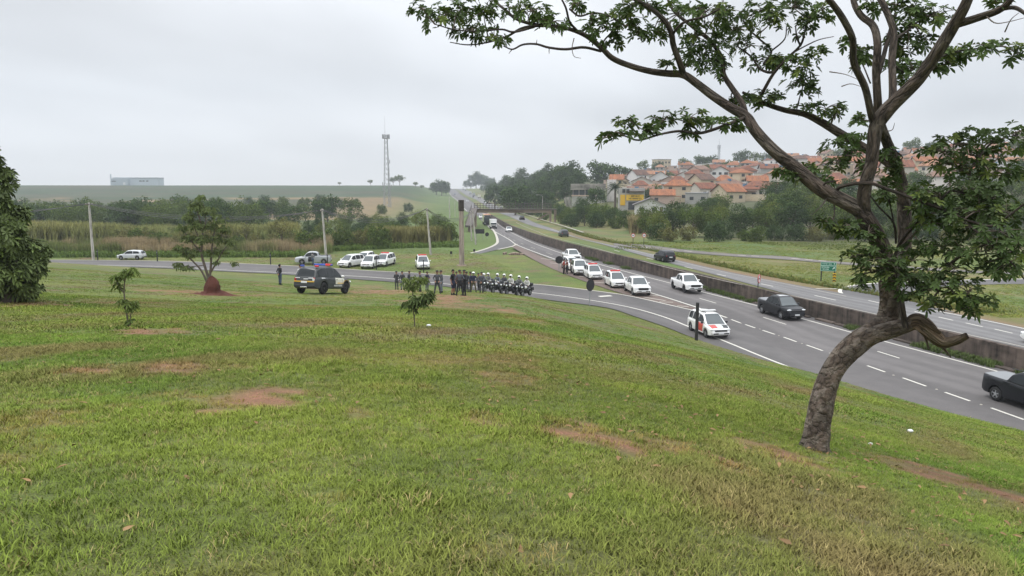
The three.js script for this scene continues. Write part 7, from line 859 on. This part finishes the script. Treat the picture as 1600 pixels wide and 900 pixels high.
  { const p = atU(1115, 640), t = thing('water_tower', 'slender pale tower rising above the town roofs', 'tower', [p.x, p.y, p.z]); mesh('shaft', cyl(1.5, 1.1, 24, 14), mat(0.55, 0.57, 0.6, 0.8), t); mesh('tank', cyl(1.4, 1.4, 3.0, 14).translate(0, 22, 0), mat(0.5, 0.52, 0.55, 0.8), t); mesh('aerial', cyl(0.15, 0.08, 5, 6).translate(0, 25, 0), M.mast, t); }
  [[1122, 655, 12, 11], [1131, 660, 9, 13], [1140, 650, 10, 10]].forEach(([u, d, w, h], i) => { const p = atU(u, d), t = thing('apartment_building', `${['left', 'middle', 'right'][i]} hazy white apartment block beside the slender tower`, 'building', [p.x, p.y, p.z], 0.2, 'hazy white apartment blocks'); mesh('wall', box(0, h / 2, 0, w, h, 9, 0.05), wallC[1].m, t); mesh('roof', box(0, h + 0.2, 0, w + 0.5, 0.4, 9.5, 0.05), wallC[3].m, t); for (let s = 0; s < 3; s++) for (let q = 0; q < 3; q++) mesh('window', box((q - 1) * w * 0.3, 2 + s * 3, 4.55, 1.6, 1.4, 0.1, 0.02), winM, t); });
  { const p = atU(1197, 640), t = thing('church', 'church with a pointed spire and long red roof on the skyline', 'church', [p.x, p.y, p.z], 0.1); mesh('tower', box(0, 5, 0, 3.4, 11, 3.4, 0.05), wallC[3].m, t); mesh('spire', new THREE.ConeGeometry(2.2, 8, 4).rotateY(Math.PI / 4).translate(0, 14.5, 0), wallC[3].m, t); mesh('nave', wallGeo(9, 22, 6, 2.6).rotateY(Math.PI / 2).translate(13, 0, 0), wallC[2].m, t); const rf = mesh('roof', gable(9, 22, 2.9, 0.6, false).rotateY(Math.PI / 2).translate(13, 6.05, 0), roofC[1].m, t); for (let i = 0; i < 4; i++) mesh('window', box(5 + i * 5, 3.4, 4.55, 1.0, 2.4, 0.1, 0.02), winM, t); mesh('door', box(0, 1.2, 1.74, 1.4, 2.6, 0.1, 0.02), doorM, t); }
  { const p = atU(1592, 420), t = thing('apartment_building', 'large pale building with balconies at the right end of the skyline', 'building', [p.x, p.y, p.z], -0.3), h = 14; mesh('wall', box(0, h / 2 - 1, 0, 18, h + 2, 12, 0.06), wallC[5].m, t); mesh('roof', gable(18, 12, 3, 0.8, true).translate(0, h + 0.05, 0), roofC[1].m, t); for (let s = 0; s < 4; s++) { mesh('balcony', box(0, 1.6 + s * 3.4, 6.7, 15, 1.0, 1.4, 0.05), wallC[3].m, t); for (let i = 0; i < 4; i++) mesh('window', box(-6 + i * 4, 3.0 + s * 3.4 - 0.4, 6.05, 2.0, 1.6, 0.1, 0.02), winM, t); } }
  // palm tree in front of the houses
  { const p = atU(958, 245), t = thing('palm_tree', 'shaggy palm tree standing left of the yellow signboards', 'palm tree', [p.x, p.y, p.z]), H = 8.2; mesh('trunk', tube([V(0, -0.3, 0), V(0.1, H * 0.5, 0), V(0, H, 0)], [0.42, 0.36, 0.30], 9, 14, 0, 0.2, 3), M.barkFar, t); const r2 = rng(17); for (let i = 0; i < 26; i++) { const a = i * 2.4, e = 1.15 - i / 26 * 1.9, L = new Leaves(), len = 3.2 + r2() * 0.6, P = (s) => V(Math.cos(a) * len * s * Math.cos(e * (1 - s * 0.6)), H + Math.sin(e) * len * s - 1.7 * s * s, Math.sin(a) * len * s * Math.cos(e * (1 - s * 0.6))); for (let k2 = 1; k2 < 16; k2++) { const s = k2 / 16, o = P(s), dir = P(Math.min(1, s + 0.05)).sub(o).normalize(), sd = dir.clone().cross(V(0, 1, 0)).normalize(); for (const g of [-1, 1]) L.leaf(o, dir.clone().multiplyScalar(0.6).addScaledVector(sd, g * 0.8).add(V(0, -0.25, 0)).normalize(), V(0, 1, 0.1), 0.75 * (1 - 0.5 * s), 0.13, [0.045, 0.07, 0.028], 0.3); } mesh('frond', L.geo(), M.leafFar, t); } }
}
// litter on the lawn and stones by the lane
[[1422, 675, 0.05, 'white scrap of litter on the grass right of the leaning trunk'], [670, 510, 0.05, 'white scrap of litter right of the forked sapling'], [1360, 695, 0.03, 'tiny pale scrap below the leaning tree on the slope']].forEach(([u, v, s, l]) => { const p = put(u, v), t = tag(mesh('litter', new THREE.IcosahedronGeometry(s, 1).scale(1.3, 0.7, 1), K.plate), l, 'litter'); t.position.set(p.x, p.y + s * 0.5, p.z); });
{ const p = put(801, 398), r = rng(3), t = thing('rubble_pile', 'small heap of reddish broken kerb on the grass island', 'rubble', [p.x, p.y, p.z]); for (let i = 0; i < 7; i++) { const g = box(0, 0, 0, 0.5 + r(), 0.25 + 0.2 * r(), 0.35 + 0.3 * r(), 0.05); g.rotateY(r() * 3); g.rotateZ((r() - 0.5) * 0.6); g.translate((r() - 0.5) * 2.6, 0.15, (r() - 0.5) * 1.4); mesh('slab_piece', g, M.beam, t); } }

renderer.render(scene, camera);
